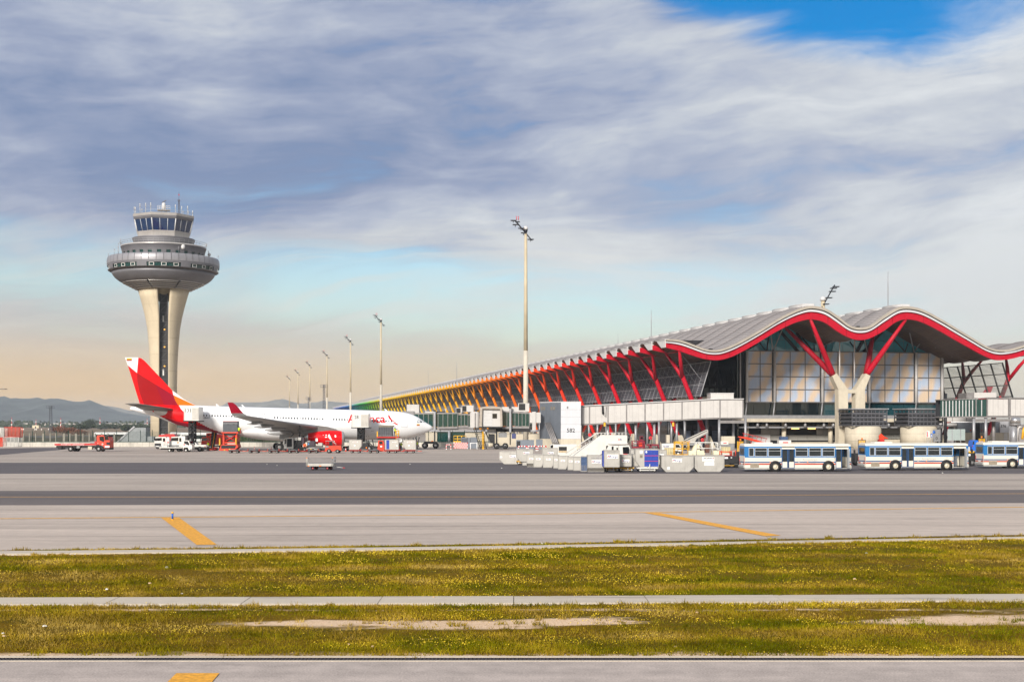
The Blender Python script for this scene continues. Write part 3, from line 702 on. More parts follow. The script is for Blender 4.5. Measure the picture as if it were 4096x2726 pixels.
# interior struts in silhouette: their darkness painted on bars outside the glass
M_STRUTD = mat('strut_dark', (30, 32, 36), .55)
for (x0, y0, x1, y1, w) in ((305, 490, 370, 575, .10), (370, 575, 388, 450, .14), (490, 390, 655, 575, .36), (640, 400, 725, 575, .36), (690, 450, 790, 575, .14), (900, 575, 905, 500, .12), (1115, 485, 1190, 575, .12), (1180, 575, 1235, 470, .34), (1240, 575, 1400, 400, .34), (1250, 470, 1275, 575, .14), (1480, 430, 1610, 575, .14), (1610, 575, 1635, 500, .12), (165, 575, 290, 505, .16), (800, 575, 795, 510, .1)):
    a, b = E8(x0, y0), E8(x1, y1); MB().tube([(a[0], UE - .2, a[1]), (b[0], UE - .2, b[1])], w, 6).build('dark_strut', M_STRUTD, term)
for (x0, y0, x1, y1) in ((428, 577, 545, 372), (428, 577, 403, 430), (880, 520, 985, 385), (1692, 577, 1835, 370), (1692, 577, 1655, 395), (1925, 577, 2040, 530), (1925, 577, 1885, 520), (855, 577, 800, 470), (1276, 577, 1250, 470)):
    a, b = E8(x0, y0, UE - .6), E8(x1, y1, UE - 5); MB().tube([(a[0], UE - .6, a[1]), (b[0], UE - 5, zlow(b[0]) + .7 if abs(zlow(b[0]) + .7 - b[1]) < 2.5 else b[1])], .13, 6).build('stay_rod', M_STEEL, term)
for c in (1027, 1160):
    a = E8(c, 840, 9); MB().tube([(a[0], 9, a[1]), (a[0], 9, zlow(a[0]) + .6)], .14, 8).build('rain_pipe', M_WHITE, term)
# concrete portal carrying four red arms
Yc = 6.0
def Y8(cx, cy): return E8(cx, cy, Yc)
pt = MB()
def slab(poly, d0, d1): pt.prism([Y8(*q) for q in poly][::-1], d0, d1, 'xz')
slab([(1000, 945), (1085, 945), (1088, 1480), (1003, 1480)], Yc - .9, Yc + .9)
slab([(1152, 945), (1238, 945), (1238, 1480), (1154, 1480)], Yc - .9, Yc + .9)
slab([(1000, 945), (1238, 945), (1238, 912), (1000, 912)], Yc - .88, Yc + .88)
slab([(1000, 912), (1085, 912), (1025, 825), (985, 768), (946, 793), (970, 850)], Yc - .9, Yc + .9)
slab([(1152, 912), (1238, 912), (1262, 850), (1286, 790), (1246, 770), (1205, 835)], Yc - .9, Yc + .9)
pt.build('concrete_portal', M_CREAM, term)
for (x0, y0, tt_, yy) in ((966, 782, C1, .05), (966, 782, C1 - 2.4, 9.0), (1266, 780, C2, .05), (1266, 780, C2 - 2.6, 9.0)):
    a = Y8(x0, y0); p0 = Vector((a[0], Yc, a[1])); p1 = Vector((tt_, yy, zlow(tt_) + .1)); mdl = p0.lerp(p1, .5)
    o = MB().tube([p0, p0.lerp(p1, .08), mdl, p1], [.62, .66, .52, .30], 12).build('portal_arm', M_PAINT, term); o.color = rainbow(0) if yy < 1 else lin((150, 10, 32))  # shade of the rear arms put into a darker red
# floor edge and the service level underneath
tl, trr = cols[0] - 2.2, cols[-1] + .4
ed = MB(); ed.box(tl, trr, UE - 1.6, UE + .6, zf - .75, zf); ed.build('floor_edge', M_STEEL, term)
sl_ = MB(); zsl = E8(1000, 1172)[1]
sl_.box(tl, E8(985, 1180)[0], UE - 2.4, UE + 2, zsl - .75, zf - .76); sl_.box(E8(1240, 1180)[0], trr + 1, UE - 2.4, UE + 2, zsl - .75, zf - .76)
sl_.build('floor_slab', M_CREAM, term)
for c in (270, 352, 520, 695, 862, 945, 1440, 1530):
    t = E8(c, 1200)[0]; MB().lathe([(.32, -1.1), (.32, -.5), (.16, -.2), (.16, 0)], 10, (t, UE - 1.4, zsl - .74)).build('duct_outlet', M_STEEL, term)
mb = MB().box(tl, trr, UE - 1.0, UE - .4, zsl - 2.1, zsl - 1.75); mb.build('service_duct', M_STEEL, term)
M_GPAN = mat('grey_cladding', (138, 136, 130), .6, 0, var=.07, vs=.5, dirt=.1)
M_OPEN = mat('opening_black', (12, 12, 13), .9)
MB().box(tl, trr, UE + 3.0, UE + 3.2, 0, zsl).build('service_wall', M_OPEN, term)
def gp(x0, x1, y0, y1, m=None, d=0, name='cladding_panel'):
    a, b = E8(x0, y1, UE + 2.8), E8(x1, y0, UE + 2.8)
    return MB().box(a[0] + .03, b[0] - .03, UE + 2.7 - d, UE + 2.9 - d, max(a[1], 0) + .03, b[1] - .03).build(name, m or M_GPAN, term)
for x0, x1 in ((320, 405), (405, 488), (820, 880), (880, 940)): gp(x0, x1, 1225, 1268); gp(x0, x1, 1268, 1318)
for x0 in range(405, 960, 82): gp(x0, x0 + 82, 1318, 1368)
gp(195, 405, 1312, 1385, M_WHITE)
for x0, x1 in ((1390, 1440), (1440, 1512), (1512, 1590)):
    for y0, y1 in ((1205, 1258), (1258, 1310), (1310, 1352)): gp(x0, x1, y0, y1)
gp(480, 1000, 1380, 1420, M_CREAM, .3, 'low_wall'); gp(1390, 1590, 1356, 1420, M_CREAM, .3, 'low_wall')
for x0, x1 in ((522, 560), (940, 978), (195, 225)):
    a, b = E8(x0, 1400), E8(x1, 1400); MB().tube([((a[0] + b[0]) / 2, UE + .8, 0), ((a[0] + b[0]) / 2, UE + .8, zsl - .8)], (b[0] - a[0]) / 2, 14).build('round_column', M_CREAM, term)
for x0 in (595, 742):
    a, b = E8(x0, 1266, UE + 2.5), E8(x0 + 68, 1261, UE + 2.5)
    MB().box(a[0], b[0], UE + 2.4, UE + 2.5, a[1], b[1] + .12).build('tube_lamp', mat('lamp_lit', (255, 205, 120), .5, var=0, emit=((255, 196, 110), 1.6)), term)
# drums with steel cages on top
M_CAGE = mat('cage_grey', (96, 96, 100), .5, .4, dirt=.2)
for x0, x1, cx0, cx1 in ((1088, 1382, 1075, 1390), (1587, 1878, 1575, 1885)):
    ud = 1.2; a, b = E8(x0, 1300, ud), E8(x1, 1300, ud); cx_ = (a[0] + b[0]) / 2; rr = (b[0] - a[0]) / 2; zd = E8(x0, 1240, ud)[1]
    d_ = MB().lathe([(rr, 0), (rr, zd), (rr - .3, zd + .02)], 40, (cx_, ud, 0)).build('stair_drum', M_CREAM, term)
    for f in (.33, .66):
        MB().lathe([(rr + .005, zd * f), (rr + .005, zd * f + .035)], 40, (cx_, ud, 0), cap=False).build('drum_joint', mat('joint_dark', (120, 110, 96), .9), d_)
    ca, cb_ = E8(cx0, 1240, ud), E8(cx1, 1098, ud); z_lo, z_hi = zd + .06, cb_[1]; w2 = (cb_[0] - ca[0]) / 2; cg = MB(); dp = 3.0
    for i in range(5):
        z = z_lo + (z_hi - z_lo) * i / 4
        for yy in (ud - dp, ud + dp): cg.box(cx_ - w2, cx_ + w2, yy - .06, yy + .06, z, z + (.32 if i in (1, 2, 3) else .2))
        for xx_ in (cx_ - w2, cx_ + w2): cg.box(xx_ - .06, xx_ + .06, ud - dp + .07, ud + dp - .07, z, z + .2)
    for i in range(10):
        x = cx_ - w2 + .08 + (2 * w2 - .16) * i / 9
        for yy in (ud - dp, ud + dp): cg.box(x - .06, x + .06, yy - .13, yy + .13, z_lo, z_hi)
    for i in range(8): z = z_lo + (z_hi - z_lo) * (i + .5) / 8; cg.box(cx_ - w2, cx_ + w2, ud - dp - .03, ud - dp + .03, z - .04, z + .04)
    MB().box(cx_ - w2 * .92, cx_ + w2 * .92, ud - dp + .9, ud + dp - .3, z_lo + .1, z_hi - .5).build('cage_core', mat('cage_core_dark', (52, 52, 56), .7, var=.3, vs=.8), term)  # dark box added inside so the cage reads dark grey
    cg.build('plant_cage', M_CAGE, term)
    MB().box(cx_ - w2 - .25, cx_ + w2 + .25, ud - dp - .3, ud + dp + .3, z_hi + .2, z_hi + .36).build('cage_roof', M_SCRL, term)
    for i in range(4):
        x = cx_ - w2 * .6 + w2 * .4 * i; MB().box(x, x + .7, ud - 1.6, ud - .6, z_lo, z_lo + 2.0 + .5 * (i % 2)).build('air_unit', M_WHITE if i % 2 else M_STEEL, term)
# body of the building behind the screens and the recess beside the end wall
bd = MB(); L = NMOD * MOD
bd.box(13.2, 13.6, 30, L, 0, 19.5); bd.build('side_wall', M_DARKG, term)
MB().box(13.6, TW - 13.6, 60, 60.4, 0, 21).build('inner_wall', M_INT, term)
MB().box(15.0, 62, L - 1, L, 0, 22).build('far_end_wall', M_GPAN, term)
MB().box(cols[0] - 2.2, cols[0] - 1.9, UE, 60, 0, 22).build('recess_wall', M_DARKG, term)
MB().box(cols[-1] + .5, cols[-1] + .8, UE + .1, 60, 0, 24).build('recess_wall', M_INT, term)
MB().box(11.5, cols[0] - 1.9, 30, 30.3, 6.0, 24).build('recess_wall', M_INT, term)
for i in range(9):
    t = 12.0 + i * 1.35; MB().box(t, t + .12, 29.8, 29.95, 6.2, 16).build('recess_mullion', M_STEEL if i % 3 else M_BLACK, term)
    if i < 8: MB().box(t + .2, t + 1.2, 29.88, 29.96, 9.0, 13.2).build('recess_panel', mat('pale_blind', (150, 156, 152), .6), term)
MB().box(11.6, cols[0] - 2, 29.7, 29.96, 13.4, 13.9).build('recess_beam', M_BLACK, term)
for i in range(4): MB().tube([(12.6 + i * 2.8, 29.6, 14), (13.8 + i * 2.8, 29.6, 18)], .25, 6).build('dark_strut', M_STRUTD, term)
# lower storey on the side: floor slab, steel posts, recessed dark wall with strip curtains
MB().box(8.6, 13.2, 5, 420, 6.0, 6.9).build('gallery_slab', M_STEEL, term)
MB().box(11.0, 13.2, 5, 420, 6.9, 10.9).build('gallery_glass', M_DARKG, term)
MB().box(10.8, cols[0] - 2.0, 24, 24.3, 0, 7.0).build('service_wall', M_INT, term)
MB().box(15.5, 15.8, 24, 420, 0, 6.0).build('service_wall', M_INT, term)
M_CURT = mat('strip_curtain', (84, 92, 110), .5, 0, var=.3, vs=3)
for i in range(14):
    y = 27 + i * 6.5
    for j in range(4): MB().box(15.35, 15.45, y + j * .55, y + j * .55 + .45, .1, 3.6).build('strip_curtain', M_CURT, term)
    MB().box(15.1, 15.45, y - .6, y + 2.6, 3.8, 5.0).build('door_hood', mat('hood_dark', (50, 44, 48), .7), term)
for i in range(22):
    y = 6 + i * 9; MB().tube([(9.2, y, 0), (9.2, y, 6.0)], .28, 10).build('round_column', M_STEEL, term)
for i in range(6):
    t = 12.2 + i * 2.1; MB().box(t, t + 1.3, 23.7, 23.95, .2, 3.6).build('strip_curtain', M_CURT, term)
    MB().box(t - .3, t + 1.6, 23.55, 23.95, 3.8, 4.8).build('door_hood', mat('hood_dark', (50, 44, 48), .7), term)
# far side of the pier: see-through screen and its struts
TWm = 84.2
M_SLAT = mat('screen_slat', (150, 150, 146), .5, .3)
for b in range(8):
    mb = MB(); y0 = b * 4.5
    for r in range(3):
        for q in range(9):
            f = (r + (q + .5) / 9) / 3; z = 10.9 + 7.1 * f; t = 77.2 - 2.4 * f
            mb.box(t - .10, t + .02, y0 + .12, y0 + 4.38, z, z + .10)
    mb.build('louvre_bank', M_SLAT, term)
    fr = MB().tube([(77.3, y0, 10.7), (74.8, y0, 18.1)], .13, 4)
    for f in (0, .333, .667, 1): fr.tube([(77.25 - 2.4 * f, y0 + .1, 10.9 + 7.1 * f), (77.25 - 2.4 * f, y0 + 4.4, 10.9 + 7.1 * f)], .09, 4)
    fr.build('screen_frame', M_BLACK, term)
for k2 in (0, 2, 4):
    tr = link('strut', ST[0], term, (TWm, k2 * MOD, 0)); tr.scale = (-1, 1, 1); tr.color = lin((150, 12, 34)) if k2 else rainbow(0)
    for q in ST[1]: o = link('branch', q, tr); o.color = tr.color
    o = link('tie_bar', ST[2], tr); o.color = tr.color
    link('concrete_foot', ST[3], tr)
# ============================================================ control tower
TS = 12.7; TWY = F_PX / TS
tower = thing('control_tower', 'tall flared concrete control tower with stepped grey cup and glazed cab', 'control tower', ((655 - CX) / TS, TWY, 0), -math.degrees(math.atan2(655 - CX, F_PX)))
def tz(y): return EYE + (HY - y) / TS
M_TCON = mat('tower_concrete', (190, 176, 150), .85, 0, var=.08, vs=.12, streak=.2, dirt=.06, bump=.08, bs=3)
M_CUP = mat('cup_metal', (112, 111, 115), .5, .25, var=.10, vs=.25, streak=.08)
M_CUPL = mat('cup_metal_pale', (168, 164, 160), .4, .3, var=.08, vs=.3, streak=.15)
M_CUPR = mat('cup_metal_rim', (140, 138, 141), .42, .3, var=.08, vs=.3, streak=.12)
M_CABG = glass('cab_glass', (14, 46, 84), .04, .08)
M_GREEN = glass('green_glass', (16, 62, 58), .05, .1)
M_FRAME = mat('white_frame', (196, 194, 190), .5)
shaft_prof = [(4.05, 0), (4.05, 10), (4.08, 18), (4.2, 24), (4.55, 30), (5.0, 35), (5.6, 38.5), (6.3, 41.5), (7.1, 44.5), (7.9, 47.3)]
slot = .34
for s_ in (-1, 1):
    # two concrete shells with an open slot between them
    for a0, a1 in (((-math.pi / 2 + .35), (math.pi / 2 - .35)),):
        prof_r = []
        mb = MB(); n = 26; rings = []
        for r, z in shaft_prof:
            half = math.asin(min(.95, 1.36 / r)) if z < 38 else math.asin(min(.95, (1.36 + (z - 38) * .07) / r))
            A0, A1 = -math.pi / 2 + half, math.pi / 2 - half; ring = []
            for j in range(n + 1):
                a = A0 + (A1 - A0) * j / n; ring.append((s_ * r * math.cos(a), r * math.sin(a), z))
            ri = r - .7
            for j in range(n, -1, -1):
                a = A0 + (A1 - A0) * j / n; ring.append((s_ * max(1.36, ri * math.cos(a)), ri * math.sin(a), z))
            rings.append(ring)
        mb.loft(rings, True, True, True); sh = mb.build('shaft_shell', M_TCON, tower)
        for z in np.arange(6, 46, 5.2):
            r = float(np.interp(z, [q[1] for q in shaft_prof], [q[0] for q in shaft_prof]))
            half = math.asin(min(.95, (1.36 + max(0, z - 38) * .07) / r)); A0, A1 = -math.pi / 2 + half, math.pi / 2 - half
            rg = [[((r + .012) * math.cos(A0 + (A1 - A0) * j / 20) * s_, (r + .012) * math.sin(A0 + (A1 - A0) * j / 20), z + dz) for j in range(21)] for dz in (0, .07)]
            MB().loft(rg, False, False).build('pour_joint', mat('joint_tone', (150, 134, 106), .9), sh)
core = MB().box(-1.34, 1.34, -2.9, 2.9, 0, 46); core.build('lift_core', mat('core_dark', (44, 42, 42), .5, 0, var=.25, vs=.6), tower)
cr = MB()
for s_ in (-1.25, 1.25): cr.tube([(s_, -3.1, 0), (s_, -3.1, 44)], .10, 4)
for i in range(15):
    z = 1 + i * 3.0; cr.tube([(-1.2, -3.05, z), (1.2, -3.05, z)], .07, 4); cr.tube([(-1.1, -3.0, z + .3), (1.0, -3.0, z + 2.6)], .06, 4); 
cr.build('stair_bracing', mat('stair_steel', (92, 90, 90), .5, .4), tower)
for z in (6.5, 12, 17.5, 23, 29, 34.5): MB().box(.0, .45, -3.02, -2.92, z, z + .35).build('stair_lamp', mat('lamp_amber', (220, 160, 60), .5, var=0, emit=((255, 180, 70), .6)), tower)
for z in (20.2, 37): MB().box(-.35, .1, -3.1, -2.95, z, z + 2.0).build('lift_window', M_FRAME, tower)
# cone between the shells and the ring louvres
MB().lathe([(1.4, 43.6), (3.6, 46.6), (5.2, 47.6)], 32, smooth=True).build('cup_cone', M_TCON, tower)
z0r, z1r = 47.2, 50.3
for i in range(5):
    f = i / 5; ra = 8.0 + (12.4 - 8.0) * f; rb = 8.0 + (12.4 - 8.0) * (f + .2); z = z0r + (z1r - z0r) * f; h = (z1r - z0r) / 5
    for q in range(8):
        a0 = q * math.pi / 4 + .02 + math.pi / 8; a1 = a0 + math.pi / 4 - .04
        MB().lathe([(ra - .6, z + .02), (rb, z + .1), (rb + .12, z + h * .62), (rb - .5, z + h * .8), (ra - .6, z + h * .8)], 6, a0=a0, a1=a1, cap=False).build('ring_louvre', M_CUPL, tower)
bowl = MB().lathe([(11.6, 50.0), (12.6, 50.1), (13.6, 50.7), (14.7, 51.6), (15.4, 52.5), (15.85, 53.35)], 72); bowl.build('bowl', M_CUP, tower)
MB().lathe([(15.85, 53.36), (15.3, 53.4), (15.3, 54.0), (16.45, 54.0)], 72, cap=False).build('bowl_groove', M_JOINT, tower)
rim = MB().lathe([(16.4, 53.95), (16.75, 54.2), (16.9, 54.5)], 72, cap=False).build('rim_sill', M_CUP, tower)
# window band: solid piers, glass set back, white-framed opening lights
band0, band1 = 54.5, 55.75
for q in range(8):
    ac = -math.pi / 2 + q * math.pi / 4; gw = .60
    MB().lathe([(16.55, band0), (16.75, band1)], 16, a0=ac - gw / 2, a1=ac + gw / 2, cap=False).build('window_band', M_GREEN, tower)
    p0 = ac + gw / 2; p1 = ac + math.pi / 4 - gw / 2
    MB().lathe([(16.90, band0), (17.08, band1)], 6, a0=p0, a1=p1, cap=False).build('band_pier', M_CUP, tower)
    for k2 in (-1.6, 0, 1.6):
        a = ac + k2 * .135; f_ = MB()
        for da, za, zb in ((-.045, band0, band1), (.035, band0, band1)): f_.lathe([(16.80, za + .1), (16.95, zb - .1)], 2, a0=a + da, a1=a + da + .012, cap=False)
        for za in (band0 + .1, band1 - .24): f_.lathe([(16.86, za), (16.89, za + .14)], 4, a0=a - .045, a1=a + .047, cap=False)
        f_.build('window_frame', M_FRAME, tower)
MB().lathe([(17.08, 55.75), (17.15, 56.4)], 72, cap=False).build('rim', M_CUP, tower)
# the tall pale rim panels
for q in range(48):
    a0 = q * 2 * math.pi / 48; MB().lathe([(17.17, 56.43), (17.2, 57.0), (17.05, 57.7), (16.8, 58.0), (15.6, 58.05)], 2, a0=a0 + .004, a1=a0 + 2 * math.pi / 48 - .004, cap=False).build('rim_panel', M_CUPR, tower)
MB().lathe([(17.1, 56.4), (16.7, 57.95), (12, 58.0)], 48, cap=False).build('rim_back', M_JOINT, tower)
# second tier
MB().lathe([(12.25, 58.0), (12.3, 58.5)], 64, cap=False).build('tier_foot', M_CUP, tower)
for q in range(28):
    a0 = q * 2 * math.pi / 28; w = 2 * math.pi / 28
    MB().lathe([(12.2, 58.5), (12.4, 59.3)], 3, a0=a0 + w * .27, a1=a0 + w * .73, cap=False).build('tier_window', M_GREEN, tower)
    MB().lathe([(12.35, 58.5), (12.55, 59.3)], 3, a0=a0 + w * .73, a1=a0 + w * 1.27, cap=False).build('tier_pier', M_CUP, tower)
MB().lathe([(12.55, 59.3), (13.0, 60.7), (13.1, 60.75)], 64, cap=False).build('tier_wall', M_CUP, tower)
MB().lathe([(13.1, 60.72), (13.12, 61.15), (12.6, 61.2), (8, 61.2)], 64, cap=False).build('terrace', M_CUPL, tower)
rl = MB()
for q in range(52):
    a = q * 2 * math.pi / 52; rl.tube([(12.9 * math.cos(a), 12.9 * math.sin(a), 61.2), (13.3 * math.cos(a), 13.3 * math.sin(a), 62.3)], .035, 4)
for z, r in ((62.3, 13.3), (61.75, 13.1)): rl.tube([(r * math.cos(q * math.pi / 26), r * math.sin(q * math.pi / 26), z) for q in range(53)], .035, 4)
rl.build('terrace_railing', M_STEEL, tower)
MB().lathe([(8.85, 61.2), (9.0, 61.8), (9.6, 63.4), (9.66, 63.6), (9.2, 63.65), (8, 63.6)], 64, cap=False).build('neck', M_CUP, tower)
# octagonal cab, leaning outwards
def octa(r, z, rot=math.pi / 8): return [(r / math.cos(math.pi / 8) * math.cos(rot + i * math.pi / 4), r / math.cos(math.pi / 8) * math.sin(rot + i * math.pi / 4), z) for i in range(8)]
MB().loft([octa(7.75, 63.6), octa(7.85, 64.6), octa(8.0, 65.3)], smooth=False).build('cab_base', M_CUPL, tower)
MB().loft([octa(7.5, 65.2), octa(8.4, 69.0)], smooth=False).build('cab_interior', mat('cab_dark', (10, 16, 26), .6), tower)
lo, hi = octa(7.9, 65.3), octa(8.75, 68.95)
for i in range(8):
    j = (i + 1) % 8; A, B, C, D = (Vector(p) for p in (lo[i], lo[j], hi[j], hi[i])); nn = 3
    for k2 in range(nn):
        a, b = (k2 + .03) / nn, (k2 + .97) / nn
        MB().add([A.lerp(B, a), A.lerp(B, b), D.lerp(C, b), D.lerp(C, a)], [(0, 1, 2, 3)]).build('cab_pane', M_CABG, tower)
    for k2 in range(nn): 
        f = k2 / nn; MB().tube([A.lerp(B, f), D.lerp(C, f)], .17 if k2 == 0 else .08, 6).build('cab_mullion', M_FRAME, tower)
MB().loft([octa(8.8, 68.9), octa(9.05, 69.3), octa(9.15, 69.8)], smooth=False).build('cab_head', M_CUP, tower)
MB().loft([octa(9.15, 69.8), octa(9.25, 70.5), octa(8.9, 70.62)], smooth=False).build('cab_cornice', M_CUPL, tower)
# antennas and radar
def whip(x, y, h, z=70.6): 
    mb = MB(); mb.tube([(x, y, z), (x, y, z + h * .55)], .06, 5); mb.tube([(x, y, z + h * .55), (x, y, z + h)], .11, 6); return mb.build('whip_antenna', mat('antenna_pale', (186, 182, 174), .5, var=.3, vs=2.5), tower)
for x, y, h in ((-8.9, -1, 2.6), (-8.5, -3, 2.2), (-7.1, -6, 2.9), (-5.4, -6, 3.1), (-3.9, -6, 3.3), (3.5, -6, 3.0), (5.4, -6, 2.6), (7.2, -5, 2.9), (8.8, -1, 2.1), (-6.5, -6.5, 1.2), (5.8, -6.5, 1.0), (7.4, -6, 1.2)): whip(x, y, h)
rp = MB()
for sx in (-.8, .8):
    for sy in (-.8, .8): rp.tube([(sx * .8, sy, 70.6), (sx * 1.1, sy, 72.6)], .06, 4); rp.tube([(sx, sy, 70.6), (-sx, sy, 72.4)], .045, 4)
rp.box(-1.9, 1.9, -1.9, 1.9, 72.5, 72.62)
for a in np.linspace(-1.9, 1.9, 7):
    for yy in (-1.9, 1.9): rp.tube([(a, yy, 72.6), (a, yy, 73.75)], .035, 4)
for z in (73.2, 73.75):
    for yy in (-1.9, 1.9): rp.tube([(-1.9, yy, z), (1.9, yy, z)], .04, 4)
    for xx_ in (-1.9, 1.9): rp.tube([(xx_, -1.9, z), (xx_, 1.9, z)], .04, 4)
rp.build('radar_platform', M_WHITE, tower)
MB().lathe([(.55, 72.6), (.58, 74.6), (.45, 74.9), (.2, 75.0)], 14).build('radar_drum', M_WHITE, tower)
MB().add([(-.5, -.3, 74.95), (.75, -.3, 75.6), (.75, .3, 75.6), (-.5, .3, 74.95), (-.5, -.3, 75.15), (.75, -.3, 75.8), (.75, .3, 75.8), (-.5, .3, 75.15)], [(0, 1, 2, 3), (4, 5, 6, 7), (0, 1, 5, 4), (2, 3, 7, 6), (1, 2, 6, 5), (0, 3, 7, 4)]).build('radar_scanner', mat('scanner_grey', (96, 92, 90), .5), tower)
mm = MB()
for dx, dy in ((-.3, 0), (.3, 0), (0, .4)): mm.tube([(4.6 + dx, -4 + dy, 70.6), (4.6 + dx * .5, -4 + dy * .5, 75.5)], .06, 4)
for i in range(6): mm.tube([(4.3, -4, 71 + i * .75), (4.9, -4, 71.4 + i * .75)], .04, 4)
mm.tube([(4.6, -4, 75.5), (4.6, -4, 78)], .05, 5); mm.box(4.1, 5.0, -4.2, -3.8, 75.2, 75.35); mm.build('lattice_mast', mat('mast_dark', (70, 66, 70), .5), tower)
MB().lathe([(.16, 76.8), (.16, 77.2)], 8, (4.6, -4, 0)).build('beacon', mat('beacon_red', (200, 40, 50), .4, var=0), tower)
tr_ = MB().tube([(8.9 * math.cos(q * math.pi / 20), 8.9 * math.sin(q * math.pi / 20), 71.5) for q in range(41)], .03, 4)
for q in range(28): a = q * math.pi / 14; tr_.tube([(8.9 * math.cos(a), 8.9 * math.sin(a), 70.6), (8.9 * math.cos(a), 8.9 * math.sin(a), 71.5)], .03, 4)
tr_.build('cab_roof_rail', M_STEEL, tower)
MB().lathe([(.0, 0), (.5, .12), (.68, .4), (.68, .5), (0, .5)], 16, (5.7, -11.9, 60.2), axis='y').build('dish', M_WHITE, tower)
MB().lathe([(.0, 0), (.4, .1), (.5, .3), (0, .35)], 14, (13.9, -2, 59.4), axis='y').build('dish', M_WHITE, tower)
for x, y, z, h in ((-16.6, -1, 58, .9), (-13.4, -6, 58, 3.2), (-13.6, -5, 58, 2.4), (-14.6, -7, 58, 1.6), (-13.0, -1, 61.2, 2.0), (13.0, -1, 61.2, 1.4), (13.6, -3, 58, 2.2), (16.7, -1, 58, 1.3), (4.4, -12.0, 58, 3.1)):
    mb = MB().tube([(x, y, z), (x, y, z + h)], .05, 5); mb.box(x - .14, x + .14, y - .14, y + .14, z + h - .3, z + h); mb.build('aerial', M_STEEL, tower)

_zo = [0, 47.2, 50.0, 53.35, 54.0, 54.5, 55.75, 56.4, 58.0, 58.5, 59.3, 60.72, 61.2, 63.6, 65.3, 68.95, 70.6, 80]
_zn = [0, 47.0, 49.0, 52.2, 52.6, 52.8, 54.0, 54.6, 56.9, 57.5, 58.35, 60.15, 60.6, 63.0, 64.85, 68.5, 70.2, 79.6]
for o in [q for p in tower.children for q in (p,) + tuple(p.children)]:      # storey heights measured off the photograph
    co = np.empty(len(o.data.vertices) * 3); o.data.vertices.foreach_get('co', co); co = co.reshape(-1, 3); co[:, 2] = np.interp(co[:, 2], _zo, _zn); o.data.vertices.foreach_set('co', co.ravel()); o.data.update()

# ============================================================ floodlight masts down the pier
M_MAST = mat('mast_concrete', (182, 168, 140), .8, 0, var=.10, vs=.5, streak=.15)
M_LAMP = mat('lamp_black', (30, 32, 40), .5, .3)
def flood_mast(label, loc, H, lamps_first=None):
    t = thing('floodlight_mast', label, 'mast', loc, 0, 'floodlight masts beside the pier')
    if lamps_first:
        for ch in lamps_first.children: c = ch.copy(); col.objects.link(c); c.parent = t
        return t
    MB().tube([(0, 0, 0), (0, 0, H * .45)], [.60, .50], 14).build('lower_pole', mat('mast_pale', (188, 180, 164), .8, var=.08, streak=.1), t)
    MB().tube([(0, 0, H * .45), (0, 0, H)], [.45, .30], 14).build('pole', M_MAST, t)
    MB().lathe([(.5, 0), (.5, .35), (.36, .7), (0, .85)], 16, (0, 0, H + .7)).build('radome', M_WHITE, t)
    MB().lathe([(.22, 0), (.4, .4), (.4, .8)], 12, (0, 0, H - .05)).build('head', M_LAMP, t)
    q_ = .55; arm = MB().tube([(-4.4 * q_, -.3, H + 2.6), (2.4 * q_, .3, H - 1.6)], .09, 5); arm.tube([(-4.0 * q_, -.5, H + 2.6), (2.6 * q_, 0, H - 1.7)], .08, 5); arm.build('lamp_arm', M_LAMP, t)
    for x, z, w in ((-4.5, 2.6, 1.5), (-3.7, 1.7, 1.5), (-1.4, .9, 1.6), (-.5, -.1, 1.4), (2.3, -1.5, 1.6), (-2.9, 2.3, 1.0)):
        x *= q_; w *= q_; mb = MB(); mb.bbox(x - w, x + w * .55, -.6, .3, H + z, H + z + .14, .03); mb.box(x - w * .4, x - w * .2, -.3, 0, H + z - .4, H + z); mb.build('floodlight', M_LAMP, t)
    for x in (-2.0, -1.6): MB().tube([(x, -.3, H + 2.7), (x, -.3, H + 3.6)], .07, 6).build('obstruction_light', mat('beacon_red', (200, 40, 50), .4, var=0), t)
    return t
mast_px = [(2103, 283), (1524, 531), (1402, 661), (1308, 797), (1239, 934), (1192, 1075), (1158, 1215)]
whichm = ['nearest the gate block, the tallest looking, behind the boarding bridge', 'beyond the aircraft nose', 'next in the row past the aircraft nose mast', 'behind the forward fuselage beside a lattice pole', 'rising behind the wing', 'rising behind the aircraft, last but one along the pier', 'at the far end of the pier row']
fm0 = None
for (px, Y), wl in zip(mast_px, whichm):
    o = flood_mast('floodlight mast ' + wl, ((px - CX) / F_PX * Y, Y, 0), 46.6, fm0); fm0 = fm0 or o
    if fm0 is not o: o.scale = (1, 1, 1)
rm = thing('roof_light_mast', 'short floodlight mast with white radome standing behind the roof crest', 'mast', (TX + _c * 38 - _s * 60, TY + _s * 38 + _c * 60, 0))
Yr = rm.location.y; q = W(3292, 1202, Yr)
MB().tube([(q.x - rm.location.x, 0, 0), (q.x - rm.location.x, 0, q.z)], .5, 10).build('pole', M_MAST, rm)
dx = q.x - rm.location.x
MB().lathe([(.75, 0), (.75, .5), (.5, .9), (0, 1.1)], 14, (dx, 0, q.z)).build('radome', M_WHITE, rm)
MB().tube([(dx - .8, -.4, q.z - 2.5), (dx + 3.0, .2, q.z + 4)], .16, 5).build('lamp_arm', M_LAMP, rm)
for x, z in ((.2, -1), (1.0, .6), (1.9, 2.2), (2.8, 3.4), (2.2, 3.0)): MB().bbox(dx + x - .4, dx + x + 1.2, -.9, .4, q.z + z, q.z + z + .2, .05).build('floodlight', M_LAMP, rm)
